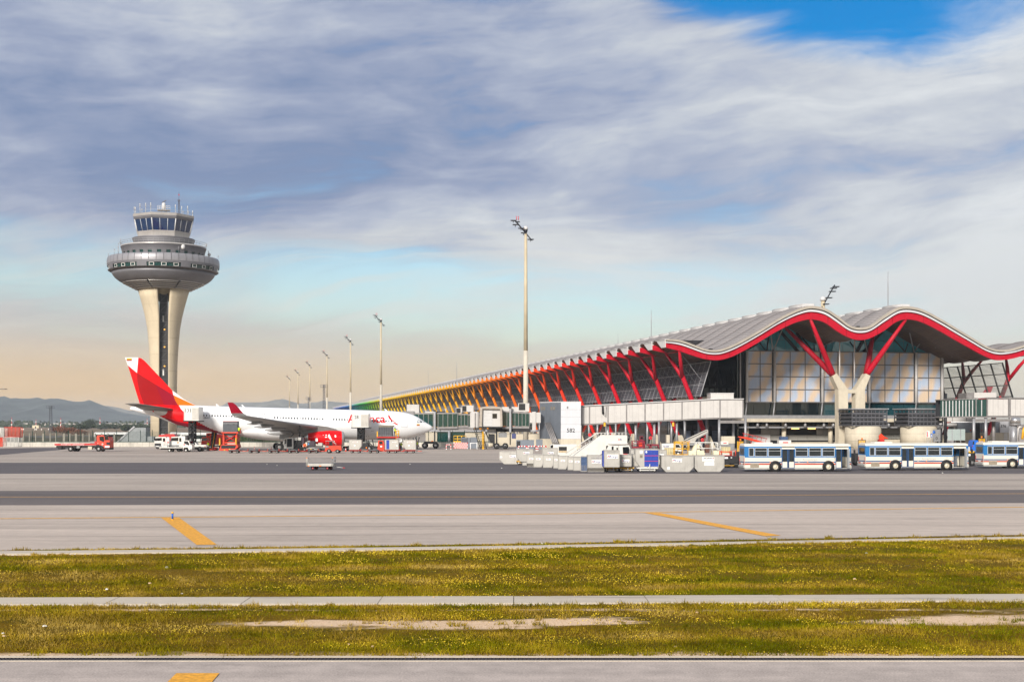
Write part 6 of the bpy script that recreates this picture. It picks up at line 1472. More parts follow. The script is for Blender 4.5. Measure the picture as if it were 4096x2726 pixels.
d = dolly('loaded red container dolly carrying the blue curtained container', 1567, True); v = uld('pale container with blue curtain strip on a dolly', 1567, 227.0, 2.35, 2.35, 1.78, .58, None); MB().box(-.95, -.45, -.05, -.01, .12, 1.7).build('curtain', M_VBL, v.o); stick(v, .45, 1.35, .7, .14, M_PAPER); stick(v, .9, .7, .22, .22, M_PAPER)
stick(v, .45, 1.35, .5, .04, M_INKR, -.035, 'print')
# --- orange tow tractor
v = Veh('tow_tractor', 'small rusty orange tow tractor with windowed cab beside the engine', 'tractor', A6, 1232, 737)
v.poly('body', [(1228, 690), (1250, 600), (1240, 575), (1425, 568), (1585, 572), (1600, 640), (1595, 680), (1540, 660), (1470, 665), (1440, 690), (1380, 690), (1360, 655), (1300, 655), (1270, 695)], 0, 1.5, M_VOR)
v.tubes('cab_frame', [[(1245, 600), (1250, 465)], [(1322, 590), (1318, 465)], [(1418, 575), (1402, 468)], [(1245, 600, 1.4), (1250, 465, 1.4)], [(1418, 575, 1.4), (1402, 468, 1.4)]], .05, .06, M_VRD); v.box('cab_roof', 1238, 1412, 458, 470, 0, 1.5, M_VGR); v.box('cab_panel', 1255, 1318, 572, 612, -.03, .1, M_VGR); v.poly('side_window', [(1330, 478), (1398, 478), (1412, 565), (1330, 568)], .04, .07, M_CG); v.box('seat', 1335, 1370, 520, 570, .4, 1.0, M_VBK)
for a, r in ((1322, 50), (1515, 45)): v.wheel(a, r, .1, .25, M_RIM); v.wheel(a + 5, r, 1.4, .25, M_RIM)
# --- hydrant dispenser truck under the wing
v = Veh('fuel_dispenser', 'white cabbed fuel dispenser truck with black pump rack under the wing', 'truck', A6, 310, None, 236)
v.poly('cab', [(312, 640), (322, 420), (345, 400), (385, 398), (400, 390), (520, 390), (525, 640)], 0, 2.1, M_VWH); v.poly('door_opening', [(382, 412), (492, 410), (494, 590), (380, 600)], -.03, .1, M_VBK); v.poly('side_window', [(330, 425), (370, 410), (368, 520), (328, 530)], -.02, .1, M_CG)
v.box('pump_rack', 545, 690, 450, 650, .1, 2.0, M_VBK); v.box('white_tank', 545, 605, 385, 450, .2, 1.8, M_VWH); v.box('white_tank', 618, 690, 382, 448, .2, 1.8, M_VWH); v.box('hose_reel', 700, 760, 390, 560, .3, 1.8, mat('pump_dark', (52, 38, 48), .6)); v.box('chassis', 330, 830, 600, 640, .2, 1.9, M_VBK); v.box('step', 555, 650, 575, 640, -.1, .2, M_VBK)
v.tubes('hose', [[(645, 385), (640, 110)], [(662, 385), (662, 120)]], .07, .6, M_VBK); v.box('beacon', 420, 438, 378, 392, .6, .8, M_LAMPO)
for a in (390, 770): v.wheel(a, 0, .2, .3, M_RIM, .42); v.wheel(a, 0, 1.8, .3, M_RIM, .42)
v = Veh('pump_cart', 'black service cart with meters and white frame in front of the engine', 'cart', A6, 830, None, 234)
v.box('deck', 815, 1165, 575, 600, 0, 1.6, M_VBK); v.box('meter_cabinet', 830, 1000, 465, 575, .2, 1.5, mat('pump_dark', (52, 38, 48), .6)); v.box('gauge_panel', 848, 875, 515, 550, .15, .2, mat('panel_blue', (70, 140, 190), .5)); v.box('cabinet_top', 835, 900, 455, 490, .1, .2, M_VGR); v.box('notice_board', 1022, 1068, 405, 475, .1, .16, M_PAPER); v.tubes('crane_arm', [[(1010, 560), (1012, 410), (1040, 385)]], .08, .3, M_VBK); v.box('white_locker', 1075, 1170, 505, 575, .1, 1.2, M_ULD)
v.tubes('tow_frame', [[(810, 640), (875, 628), (985, 628), (1005, 650), (1080, 650)]], .05, -.05, M_VWH); v.box('head_lamp', 905, 935, 640, 670, -.1, 0, M_VYE); v.box('head_lamp', 1060, 1088, 650, 680, -.1, 0, M_VYE)
for a in (930, 1100): v.wheel(a, 0, .2, .25, M_RIM, .34); v.wheel(a, 0, 1.4, .25, M_RIM, .34)
# --- stairs on wheels and scaffold under the nose
v = Veh('maintenance_steps', 'grey wheeled maintenance steps under the forward fuselage', 'steps', A7, 330, None, 254)
sg = [[(340, 760), (560, 980)], [(400, 760), (620, 970)], [(620, 970), (560, 700)], [(340, 880), (540, 880)], [(340, 930), (580, 930)]] + [[(340 + i * 36, 770 + i * 35), (400 + i * 36, 770 + i * 35)] for i in range(7)]
v.tubes('stair_frame', sg, .06, .2, M_VGR); v.tubes('stair_frame', sg[:3], .06, 1.2, M_VGR); v.box('foot', 510, 640, 985, 997, .1, 1.3, M_VBK)
v = Veh('maintenance_steps', 'grey lattice steps standing under the aircraft nose', 'steps', A7, 1500, None, 258)
sg = [[(1500, 740), (1640, 740)], [(1510, 750), (1700, 1000)], [(1700, 700), (1800, 960)], [(1640, 710), (1760, 1000)], [(1800, 700), (1760, 1000)], [(1830, 700), (1740, 900)], [(1760, 1000), (1840, 990)]]
v.tubes('stair_frame', sg, .06, .2, M_VGR); v.tubes('stair_frame', sg[1:5], .06, 1.2, M_VGR); v.box('foot', 1740, 1850, 990, 1002, .1, 1.3, M_VBK)
v = Veh('ground_cart', 'dark cart with notice board behind the container row', 'cart', A7, 1255, None, 240); v.box('body', 1255, 1300, 880, 1040, .2, 1.2, M_VBK); v.box('orange_tank', 1258, 1295, 930, 1000, .1, .3, M_VOR); v.box('notice_board', 1268, 1348, 755, 808, .4, .45, M_PAPER); v.tubes('board_post', [[(1308, 808), (1308, 1040)]], .04, .42, M_VBK); v.text('board_print', '5208', 1308, 780, 30, M_INK, .38, .01); v.wheel(1275, 0, .3, .2, M_RIM, .2); v.wheel(1275, 0, 1.1, .2, M_RIM, .2)
# --- empty baggage cart on the service road
v = Veh('baggage_cart', 'empty grey wire sided baggage cart with red wheels on dark asphalt', 'cart', A4, 585, 1108)
v.box('deck', 585, 960, 1018, 1055, 0, 1.5, M_ULD); v.tubes('end_frame', [[(592, 1055), (592, 945)], [(604, 1055), (604, 945)], [(592, 1055, 1.5), (592, 945, 1.5)], [(592, 945, 0), (592, 945, 1.5)], [(592, 985, 0), (592, 985, 1.5)], [(598, 965, 0), (598, 965, 1.5)]], .04, 0, M_ULD)
v.tubes('end_frame', [[(935, 1055), (938, 945)], [(955, 1055), (958, 940)], [(955, 1055, 1.5), (958, 940, 1.5)], [(958, 940, 0), (958, 940, 1.5)], [(958, 985, 0), (958, 985, 1.5)], [(958, 960, 0), (982, 968, 0)]], .045, 0, M_VGR)
v.tubes('side_wire', [[(600, 950), (940, 948)], [(600, 970), (940, 968)], [(600, 992), (940, 992)], [(600, 995, 1.5), (940, 995, 1.5)], [(600, 970, 1.5), (940, 970, 1.5)]], .018, 0, M_VGR); v.box('amber_lamp', 588, 602, 938, 950, -.03, .06, M_LAMPO); v.box('amber_lamp', 936, 950, 936, 946, -.03, .06, M_LAMPO); v.box('reflector', 605, 630, 1048, 1058, -.02, 0, M_LAMPO); v.box('reflector', 765, 790, 1046, 1056, -.02, 0, M_LAMPO)
v.tubes('draw_bar', [[(925, 1080), (985, 1068), (1095, 1080)]], .035, .75, M_VWH); v.box('bar_tip', 1068, 1098, 1074, 1084, .70, .8, M_LAMPR); v.box('axle_frame', 640, 900, 1056, 1070, .4, 1.1, M_VBK)
for a, r in ((677, 25), (872, 25)): v.wheel(a, r, .08, .14, M_RIMR); v.wheel(a + 25, r, 1.42, .14, M_RIMR)
# --- stacked mesh crates by the wall
for i, (x0, x1, y0, y1, m, w) in enumerate(((-60, 80, 680, 848, M_VWH, 'white, on top and cut by the others'), (80, 350, 672, 846, M_VOR, 'orange, on top of the stack'), (-60, 52, 848, 1018, M_VOR, 'orange, at the bottom of the stack'), (56, 335, 848, 1018, M_VWH, 'white, at the bottom of the stack'))):
    Yc_ = 266.0; v = Veh('mesh_crate', 'stacked wire mesh crate, ' + w, 'crate', A1, x0, None, Yc_, 'mesh crates by the perimeter wall'); sg = []
    for y in (0, 1.8):
        sg += [[(x0, y0, y), (x1, y0, y)], [(x0, y1, y), (x1, y1, y)], [(x0, y0, y), (x0, y1, y)], [(x1, y0, y), (x1, y1, y)], [((x0 + x1) / 2, y0, y), ((x0 + x1) / 2, y1, y)]]
    sg += [[(a, b, 0), (a, b, 1.8)] for a in (x0, x1) for b in (y0, y1)]
    v.tubes('frame', sg, .06, 0, m); ws_ = [[(x0 + (x1 - x0) * k2 / 12, y0), (x0 + (x1 - x0) * k2 / 12, y1)] for k2 in range(13)] + [[(x0, y0 + (y1 - y0) * k2 / 8), (x1, y0 + (y1 - y0) * k2 / 8)] for k2 in range(9)]
    v.tubes('wire_mesh', ws_, .018, .02, m, n=4); v.tubes('wire_mesh', ws_, .018, 1.78, m, n=4)
# --- cones
def cone(label, px, py, Y=None):
    Y = Y or F_PX * EYE / (py - HY); t = thing('traffic_cone', label, 'cone', ((px - CX) / F_PX * Y, Y, 0), 0, 'traffic cones on the apron')
    MB().box(-.19, .19, -.19, .19, 0, .04).build('base', M_VOR, t); MB().lathe([(.16, .04), (.115, .27)], 14).build('cone_body', M_VOR, t); MB().lathe([(.116, .27), (.08, .47)], 14).build('white_band', M_PAPER, t); MB().lathe([(.081, .47), (.03, .72)], 14).build('cone_tip', M_VOR, t)
cone('orange cone beside the main wheels', 1084.5, 1799); cone('orange cone between tractor and first loaded dolly', 1383, 1804); cone('orange cone behind the second dolly', 1018, 1800); cone('orange cone beside the rear loader', 948, 1799)
# ============================================================ people
def person_mesh(pose):
    J = {'pelvis': (0, 0, .95), 'waist': (0, 0, 1.12), 'chest': (0, -.01, 1.36), 'neck': (0, -.01, 1.50), 'head': (0, -.03, 1.62), 'crown': (0, -.02, 1.74)}
    Rd = {'pelvis': .15, 'waist': .135, 'chest': .165, 'neck': .058, 'head': .098, 'crown': .075}
    E = [('pelvis', 'waist'), ('waist', 'chest'), ('chest', 'neck'), ('neck', 'head'), ('head', 'crown')]
    for s_, n in ((-1, 'l'), (1, 'r')):
        st = .16 if pose == 'stride' else .05; el = {'bend': (s_ * .27, -.16, 1.14), 'reach': (s_ * .26, -.25, 1.30)}.get(pose, (s_ * .27, .03, 1.14)); ha = {'bend': (s_ * .16, -.38, 1.18), 'reach': (s_ * .2, -.5, 1.42)}.get(pose, (s_ * .28, -.06, .88))
        J.update({'hip' + n: (s_ * .10, 0, .90), 'knee' + n: (s_ * .11, -.04 + s_ * st * .5, .49), 'ank' + n: (s_ * .12, s_ * st, .09), 'toe' + n: (s_ * .13, s_ * st - .19, .045), 'sh' + n: (s_ * .20, 0, 1.42), 'el' + n: el, 'wr' + n: ha})
        Rd.update({'hip' + n: .105, 'knee' + n: .068, 'ank' + n: .05, 'toe' + n: .045, 'sh' + n: .078, 'el' + n: .05, 'wr' + n: .034})
        E += [('pelvis', 'hip' + n), ('hip' + n, 'knee' + n), ('knee' + n, 'ank' + n), ('ank' + n, 'toe' + n), ('chest', 'sh' + n), ('sh' + n, 'el' + n), ('el' + n, 'wr' + n)]
        d = (Vector(ha) - Vector(el)).normalized(); J['palm' + n] = tuple(Vector(ha) + d * .08); Rd['palm' + n] = .034; E.append(('wr' + n, 'palm' + n))
        sd_ = d.cross(Vector((s_, 0, 0))).normalized() if abs(d.x) < .9 else Vector((0, 1, 0))
        for f, (off, ln) in enumerate(((-.03, .075), (-.01, .09), (.01, .085), (.03, .065))):
            k2 = f'f{f}{n}'; J[k2] = tuple(Vector(J['palm' + n]) + d * ln + sd_ * off + Vector((-s_ * .015, 0, 0))); Rd[k2] = .009; E.append(('palm' + n, k2))
        J['th' + n] = tuple(Vector(ha) + d * .06 + sd_ * -.05); Rd['th' + n] = .011; E.append(('wr' + n, 'th' + n))
    if pose == 'bend':
        for k2 in ('chest', 'neck', 'head', 'crown', 'shl', 'shr'): x, y, z = J[k2]; J[k2] = (x, y - (z - 1.1) * .35, z - (z - 1.1) * .06)
    names = list(J); me = bpy.data.meshes.new('sk'); me.from_pydata([J[n] for n in names], [(names.index(a), names.index(b)) for a, b in E], [])
    o = bpy.data.objects.new('sk', me); md = o.modifiers.new('skin', 'SKIN'); sv = me.skin_vertices[0].data
    for i, n in enumerate(names): sv[i].radius = (Rd[n], Rd[n] * (.72 if n in ('chest', 'waist', 'pelvis') else 1)); sv[i].use_root = n == 'pelvis'
    ss = o.modifiers.new('sub', 'SUBSURF'); ss.levels = 1; ss.render_levels = 1
    return baked(o)
POSES = {p: person_mesh(p) for p in ('stand', 'bend', 'reach', 'stride')}
M_SKIN = mat('skin', (176, 122, 96), .6, var=.05); M_HAIR = mat('hair_dark', (34, 26, 22), .8); M_HIVIS = mat('hi_vis_yellow', (186, 214, 20), .7, var=.08); M_HIVO = mat('hi_vis_orange', (230, 86, 20), .7, var=.08); M_NAVY = mat('navy_cloth', (30, 36, 62), .85); M_DARKC = mat('dark_cloth', (30, 30, 32), .85); M_PALEC = mat('pale_cloth', (190, 190, 196), .85)
def person(label, loc, pose, top_m, leg_m, vest_m, rz=0.0, hair=M_HAIR):
    t = thing('person', label, 'person', loc, rz, 'ground crew around the aircraft'); me = POSES[pose].copy(); me.materials.clear()
    for m in (top_m, leg_m, M_SKIN, M_DARKC): me.materials.append(m)
    for p in me.polygons:
        c = p.center; r2 = math.hypot(c.x, c.y); p.use_smooth = True
        p.material_index = 3 if c.z < .11 else 1 if (c.z < .98 and abs(c.x) < .21) else 2 if (c.z > 1.50 and abs(c.x) < .14) or (abs(c.x) > .1 and (c.y < -.36 or (pose in ('stand', 'stride') and c.z < .9 and abs(c.x) > .22))) else 0
    link('body', me, t)
    dy = -.10 if pose == 'bend' else 0.0
    vb = MB(); rings = []
    for z, rx, ry in ((1.0, .185, .15), (1.15, .178, .145), (1.32, .205, .155), (1.45, .19, .13)): rings.append([(rx * math.cos(6.283 * j / 16), ry * math.sin(6.283 * j / 16) + dy * max(0, (z - 1.05)) * 3 / 1.2, z) for j in range(16)])
    v_ = vb.loft(rings, True, True, True).build('hi_vis_vest', vest_m, t)
    hd = (0, -.03 + (-.19 if pose == 'bend' else 0), 1.645 - (.03 if pose == 'bend' else 0))
    MB().lathe([(.0, .115), (.06, .10), (.10, .045), (.108, -.01), (.095, -.05)], 14, (hd[0], hd[1] + .025, hd[2] + .01)).build('hair', hair, t)
    for s_ in (-1, 1): MB().box(s_ * .035 - .012, s_ * .035 + .012, hd[1] - .105, hd[1] - .094, hd[2] - .012, hd[2] + .004).build('eye', M_INK, t)
    MB().box(-.012, .012, hd[1] - .125, hd[1] - .09, hd[2] - .045, hd[2] - .012).build('nose', M_SKIN, t)
    return t
def on_ground(px, py): p = G(px, py); return (p.x, p.y, 0)
person('person in yellow vest and dark blue trousers bending by the belt loader', on_ground(835, 1801), 'bend', M_HIVIS, M_NAVY, M_HIVIS, -70)
person('person in yellow vest and pale trousers at the fuel dispenser', on_ground(1161, 1804), 'stand', M_HIVIS, M_PALEC, M_HIVIS, 190)
person('person in orange vest and dark trousers walking past the pump cart', on_ground(1219, 1807), 'stride', M_HIVO, M_DARKC, M_HIVO, 165)
person('person in navy with reflective yellow vest between the loaded dollies', on_ground(1604, 1803), 'bend', M_NAVY, M_NAVY, M_HIVIS, 20)
person('person in dark clothes and yellow vest beside the last container', on_ground(1668, 1797), 'stand', M_DARKC, M_DARKC, M_HIVIS, 90)
q = W(1579, 1745, 240.6); person('person in yellow vest on the forward loader platform', (q.x, q.y + .3, q.z), 'reach', M_DARKC, M_DARKC, M_HIVIS, 150)
q = W(955, 1732, 239.6); person('person in yellow vest on the rear loader stand', (q.x, q.y + .2, q.z - .5), 'reach', M_HIVIS, M_DARKC, M_HIVIS, 150)
# ============================================================ gates, boarding bridges, blocks beside the terminal
A8 = (1600, 1500, 3.366); A9 = (1950, 1550, 3.927); A10 = (2500, 1550, 4.48); A11 = (3720, 1560, 5.226); A14 = (2480, 1700, 4.712)
M_GGL = glass('bridge_glass', (20, 70, 66), .06, .3); M_BPAN = mat('bridge_panel', (184, 180, 175), .5, 0, var=.05, vs=.7, streak=.14, dirt=.08)
M_BFRM = mat('bridge_frame', (128, 124, 122), .5, .3, dirt=.2); M_GTE = mat('gate_cladding_dark', (112, 118, 126), .45, .3, var=.06, vs=.6); M_GTW = mat('gate_cladding_white', (190, 191, 194), .45, 0, var=.04, vs=.6, streak=.06)
def tunnel(v, a0, a1, t0, t1, b0, b1, y0, y1, n, parent=None):
    """glazed tunnel: floor, roof, panes and posts"""
    P = parent or v.o; (x0, zt0), (x1, zt1), (_, zb0), (_, zb1) = v.q(a0, t0), v.q(a1, t1), v.q(a0, b0), v.q(a1, b1)
    def L(f, A, B): return A + (B - A) * f
    for nm, ya, yb in (('roof', .0, .28), ('floor', .0, -.45)):
        A = (zt0, zt1) if nm == 'roof' else (zb0, zb1); MB().prism([(x0, A[0]), (x1, A[1]), (x1, A[1] + yb), (x0, A[0] + yb)], y0 - .05, y1 + .05).build('tunnel_' + nm, M_BFRM, P)
    for i in range(n):
        f0, f1 = i / n, (i + 1) / n; xa, xb = L(f0, x0, x1) + .06, L(f1, x0, x1) - .06
        for y in (y0, y1): MB().add([(xa, y, L(f0, zb0, zb1) + .05), (xb, y, L(f1, zb0, zb1) + .05), (xb, y, L(f1, zt0, zt1) - .03), (xa, y, L(f0, zt0, zt1) - .03)], [(0, 1, 2, 3)]).build('tunnel_pane', M_GGL, P)
    fr = MB()
    for i in range(n + 1):
        f = i / n; x = L(f, x0, x1)
        for y in (y0 - .03, y1 + .03): fr.box(x - .05, x + .05, y - .05, y + .05, L(f, zb0, zb1), L(f, zt0, zt1))
    fr.build('tunnel_posts', M_BFRM, P)
def bogie(v, a0, a1, b0, y):
    v.box('bogie_frame', a0 + 8, a1 - 8, b0, b0 + 30, y - .6, y + 1.6, M_VBK)
    for a in (a0 + 18, a1 - 18): v.wheel(a, 0, y - .2, .5, M_RIM, .62); v.wheel(a, 0, y + 1.2, .5, M_RIM, .62)
v = Veh('boarding_bridge', 'glazed telescopic boarding bridge docked behind the aircraft nose', 'boarding bridge', A8, 180, None, 270.0)
tunnel(v, 185, 775, 525, 518, 700, 690, 0, 3.0, 9); tunnel(v, 776, 915, 535, 532, 682, 676, .25, 2.75, 3); tunnel(v, 916, 945, 540, 540, 690, 690, .35, 2.65, 1)
v.box('cab_head', 85, 252, 392, 520, 1.0, 4.0, M_BPAN); v.box('roof_beam', 30, 185, 482, 530, .4, 3.2, M_BFRM)
v.box('lift_post', 455, 482, 470, 750, -.7, -.2, M_STEEL); v.box('lift_ram', 460, 478, 750, 890, -.6, -.3, M_VBK); v.box('post_cap', 452, 486, 466, 486, -.75, -.15, M_VBK); bogie(v, 320, 500, 890, -.6); v.box('lift_post', 320, 345, 470, 520, 3.2, 3.6, M_STEEL)
v.box('beacon', 425, 452, 880, 905, -1.0, -.7, M_LAMPO); v.box('roof_box', 490, 600, 486, 512, .5, 2.5, M_VBK); v.box('roof_box', 340, 490, 488, 516, .5, 2.5, M_BPAN)
v.box('air_unit', 750, 830, 435, 512, .4, 2.6, M_BPAN); v.box('air_grille', 756, 814, 442, 506, .36, .4, M_VBK); v.box('air_unit', 831, 992, 405, 492, -.2, 2.4, M_BPAN); v.box('air_grille', 838, 895, 412, 486, -.24, -.2, M_VBK)
v.tubes('camera_post', [[(612, 500), (612, 458)], [(594, 458), (630, 458)]], .08, .5, M_BPAN); v.box('pipe_tray', 520, 990, 692, 742, .4, 2.4, M_BFRM)
# second bridge: cab turned to the taxiway, rotunda, service stairs
v = Veh('boarding_bridge', 'parked boarding bridge with shuttered cab turned towards the taxiway', 'boarding bridge', A8, 940, None, 262.0)
v.box('rotunda', 942, 1062, 490, 705, .3, 3.6, M_BPAN, bev=.3); v.box('rotunda_trim', 1005, 1022, 505, 700, .2, .3, M_BFRM)
c = v.box('cab', 1085, 1372, 440, 690, -1.4, 2.2, M_BPAN, bev=.08); v.poly('cab_hood', [(1070, 690), (1080, 432), (1225, 415), (1375, 432), (1380, 690), (1352, 690), (1348, 455), (1112, 452), (1105, 690)], -2.1, -1.35, mat('hood_canvas', (158, 148, 136), .8, dirt=.3), c)
for i in range(11): v.box('shutter_slat', 1112, 1240, 472 + i * 19.5, 488 + i * 19.5, -1.46, -1.40, M_WHITE, c, .01)
v.box('door_window', 1246, 1306, 517, 580, -1.47, -1.4, M_CG, c); v.box('cab_floor', 1065, 1385, 690, 708, -2.1, 2.4, M_VBK, c)
tunnel(v, 1380, 1500, 500, 502, 690, 690, 0, 2.9, 2); tunnel(v, 1500, 1740, 506, 518, 684, 688, .2, 2.7, 5)
v.box('tunnel_truss', 1190, 1760, 708, 762, .4, 2.4, M_VBK); v.box('lift_post', 1470, 1498, 440, 770, -.6, -.1, M_STEEL); v.box('post_cap', 1466, 1502, 425, 445, -.65, -.05, M_VBK); v.box('lift_ram', 1476, 1492, 770, 935, -.5, -.2, M_VBK); v.box('lift_ram', 1292, 1312, 750, 960, -.5, -.2, M_VBK); bogie(v, 1285, 1435, 945, -.6)
v.box('air_unit', 1590, 1742, 375, 490, .2, 2.6, M_BPAN); v.box('air_grille', 1600, 1686, 382, 470, .16, .2, M_VBK); v.box('wall_box', 1740, 1895, 500, 640, .3, 2.6, M_BPAN); v.box('wall_box', 1780, 1830, 490, 740, .1, .3, M_BPAN); v.box('roof_box', 1375, 1600, 425, 500, .6, 2.4, M_BPAN); v.box('roof_plant', 1500, 1590, 425, 450, .8, 2, M_VBK)
v.box('control_box', 1325, 1440, 770, 835, -.2, .5, M_VGR); v.box('control_box', 1175, 1290, 725, 785, .2, 1.2, M_BPAN)
sg = []
for y in (.0, 1.0):
    sg += [[(990, 715, y), (1105, 1060, y)], [(1085, 715, y), (1190, 1060, y)], [(1005, 690, y), (1120, 1035, y)]]
sg += [[(990 + i * 8.2, 715 + i * 24.6, 0), (1085 + i * 7.5, 715 + i * 24.6, 0)] for i in range(14)] + [[(990 + i * 8.2, 715 + i * 24.6, 0), (990 + i * 8.2, 715 + i * 24.6, 1)] for i in range(14)]
v.tubes('service_stair', sg, .05, 0, M_VBK); v.tubes('air_hose', [[(1122, 760), (1122, 900), (1122, 1000), (1080, 1040)]], .26, -.4, M_VYE, n=12)
mb = MB()
for i in range(16): z = .5 + i * .3; mb.lathe([(.29, 0), (.31, .06), (.29, .12)], 12, (v.q(1122, 0)[0], -.4, z), cap=False)
mb.build('hose_rings', mat('hose_dark', (150, 110, 14), .6), v.o); v.tubes('drain_pipe', [[(1140, 790), (1130, 740)]], .28, -.4, M_BPAN, n=10); v.tubes('support_leg', [[(1150, 760), (1230, 960)]], .14, 1.4, M_VGR)
v.box('hose_trolley', 948, 1040, 1010, 1072, -1.6, -.8, M_ULD); v.tubes('trolley_frame', [[(952, 1075), (950, 905)], [(1040, 1075), (1038, 905)], [(950, 912), (1038, 912)], [(1065, 1060), (1135, 1060), (1135, 1000)]], .07, -1.2, M_PAPER)
v.tubes('tank', [[(1190, 940, .8), (1252, 940, .8)]], .42, .8, M_CREAM, n=12)
# gate block 582
def gate_block():
    Y = 259.0; o = thing('gate_block', 'tall gate block with white front numbered 582 and dark ribbed side', 'building', ((2243 - CX) / F_PX * Y, Y, 0)); s = F_PX / Y; zt = EYE + (HY - 1608) / s; zb = EYE + (HY - 1754.5) / s; wd = 80.5 / s
    far = (2159 - CX) / F_PX * (Y + 7) - (2243 - CX) / F_PX * Y
    MB().prism([(0, 0), (wd, 0), (wd + .2, 9), (far, 9), (far, 7)], 0, zb, 'xy').build('concrete_base', M_CREAM, o); MB().prism([(0.02, .02), (wd - .02, .02), (wd + .15, 8.9), (far + .05, 8.9), (far + .02, 7)], zb, zt, 'xy').build('core', M_GTE, o)
    MB().prism([(-.05, -.06), (wd + .05, -.06), (wd + .25, 9), (far - .05, 9), (far - .06, 6.95)], zt, zt + .16, 'xy').build('roof_edge', M_WHITE, o)
    for i in range(5): h = (zt - zb) / 5; MB().box(.01, wd, -.05, .02, zb + i * h + .012, zb + (i + 1) * h - .012).build('front_panel', M_GTW, o)
    n = Vector((far, 7, 0)); L = n.length; d = n / L; nr = Vector((-d.y, d.x, 0))
    for i in range(6):
        a, b = d * (L * i / 6 + .02), d * (L * (i + 1) / 6 - .02); p = nr * .05
        MB().add([(a.x + p.x, a.y + p.y, zb), (b.x + p.x, b.y + p.y, zb), (b.x + p.x, b.y + p.y, zt), (a.x + p.x, a.y + p.y, zt)], [(0, 1, 2, 3)]).build('side_panel', M_GTE, o)
    for f in (.15, .27, .62, .74):
        a = d * (L * (1 - f)); b = d * (L * (1 - f) + .62); p = nr * .09; MB().add([(a.x + p.x, a.y + p.y, zt - 1.5), (b.x + p.x, b.y + p.y, zt - 1.5), (b.x + p.x, b.y + p.y, zt - .8), (a.x + p.x, a.y + p.y, zt - .8)], [(0, 1, 2, 3)]).build('vent_grille', M_ULDD, o)
    text_mesh('number', '582', 1.12, M_INK, o, (wd * .5, -.075, EYE + (HY - 1721) / s), (90, 0, 0), .02); MB().box(wd * .3, wd * .36, -.2, -.06, zt - 1.2, zt - .8).build('bracket', M_VGR, o)
    for i in range(4): MB().tube([(far + 1.0 + i * .32, 3.2, EYE + (HY - 1690) / s), (1.0 - 2.6 + i * .32, -1.2, 1.2)], .15, 8).build('cable_duct', M_BFRM, o)
    return o
gate_block()
# fixed bridge from the gate block to the terminal, clad in pale panels
Y = 261.0; fb_ = thing('fixed_bridge', 'long sloping fixed bridge clad in pale panels beside gate 582', 'bridge', ((2324 - CX) / F_PX * Y, Y, 0)); s = F_PX / Y
def fx(px): return (px - 2324) / s
def yt(px): return np.interp(px, [2324, 2875, 2975], [1624, 1596, 1596])
def yb(px): return np.interp(px, [2324, 2875, 2975], [1697.5, 1671, 1671])
def fz(py): return EYE + (HY - py) / s
pxs = [2324, 2358, 2432, 2506, 2580, 2654, 2728, 2801, 2880, 2972]
for a, b in zip(pxs[:-1], pxs[1:]):
    g = 2.5; P = [(fx(a + g), fz(yb(a + g) - 2)), (fx(b - g), fz(yb(b - g) - 2)), (fx(b - g), fz(yt(b - g) + 4)), (fx(a + g), fz(yt(a + g) + 4))]; MB().prism(P, -.03, .12).build('wall_panel', M_BPAN, fb_)
    for k2 in range(1, 3):
        x = a + (b - a) * k2 / 3; MB().box(fx(x) - .012, fx(x) + .012, -.04, -.03, fz(yb(x) - 2), fz(yt(x) + 4)).build('panel_joint', M_BFRM, fb_)
    MB().box(fx(a) - .12, fx(a) + .12, -.10, .1, fz(yb(a)), fz(yt(a) + 2)).build('frame_post', M_BFRM, fb_)
MB().prism([(fx(p), fz(yb(p) + 1)) for p in (2324, 2875, 2975)] + [(fx(p), fz(yt(p))) for p in (2975, 2875, 2324)], .13, 3.4).build('core', M_BFRM, fb_)
for nm, f, h, m in (('roof_edge', yt, 3.2, M_WHITE), ('floor_edge', yb, -3, M_BFRM)): MB().prism([(fx(p), fz(f(p) + (0 if h > 0 else 0))) for p in (2324, 2875, 2975)] + [(fx(p), fz(f(p) - h)) for p in (2975, 2875, 2324)], -.12, 3.6).build(nm, m, fb_)
MB().box(fx(2880), fx(2972), 3.4, 22, fz(1671), fz(1596)).build('link_box', M_BPAN, fb_); MB().box(fx(2852), fx(2945), 3.0, 8, fz(1596) + .1, fz(1571)).build('roof_unit', M_BPAN, fb_); MB().box(fx(2850), fx(2947), 2.9, 8.1, fz(1571), fz(1569)).build('unit_lid', M_WHITE, fb_)
for px, y in ((2433, 1.2), (2545, 1.2), (2710, 1.2), (2878, .4), (2983, .4), (2843, 5), (2950, 5), (2620, 1.2)): MB().tube([(fx(px), y, 0), (fx(px), y, fz(yb(px)))], .26 if px not in (2433,) else .32, 12).build('column', M_STEEL, fb_)
MB().box(fx(2880), fx(2982), .2, .6, fz(1692), fz(1680)).build('cross_beam', M_BFRM, fb_)
for px in (2418, 2692): MB().box(fx(px) - .25, fx(px) + .25, -.3, -.15, fz(1706), fz(1687)).build('gate_sign', mat('sign_dark', (58, 50, 30), .5), fb_); MB().box(fx(px) - .18, fx(px) + .18, -.32, -.305, fz(1704), fz(1689)).build('sign_print', M_VYE, fb_)
MB().tube([(fx(2410), -.3, fz(1623)), (fx(2412), -.3, fz(1655))], .2, 8).build('light_fitting', M_VBK, fb_); MB().tube([(fx(2412), -.3, fz(1655)), (fx(2422), -.3, fz(1666)), (fx(2424), -.3, fz(1624))], .06, 6).build('light_bracket', M_VGR, fb_)
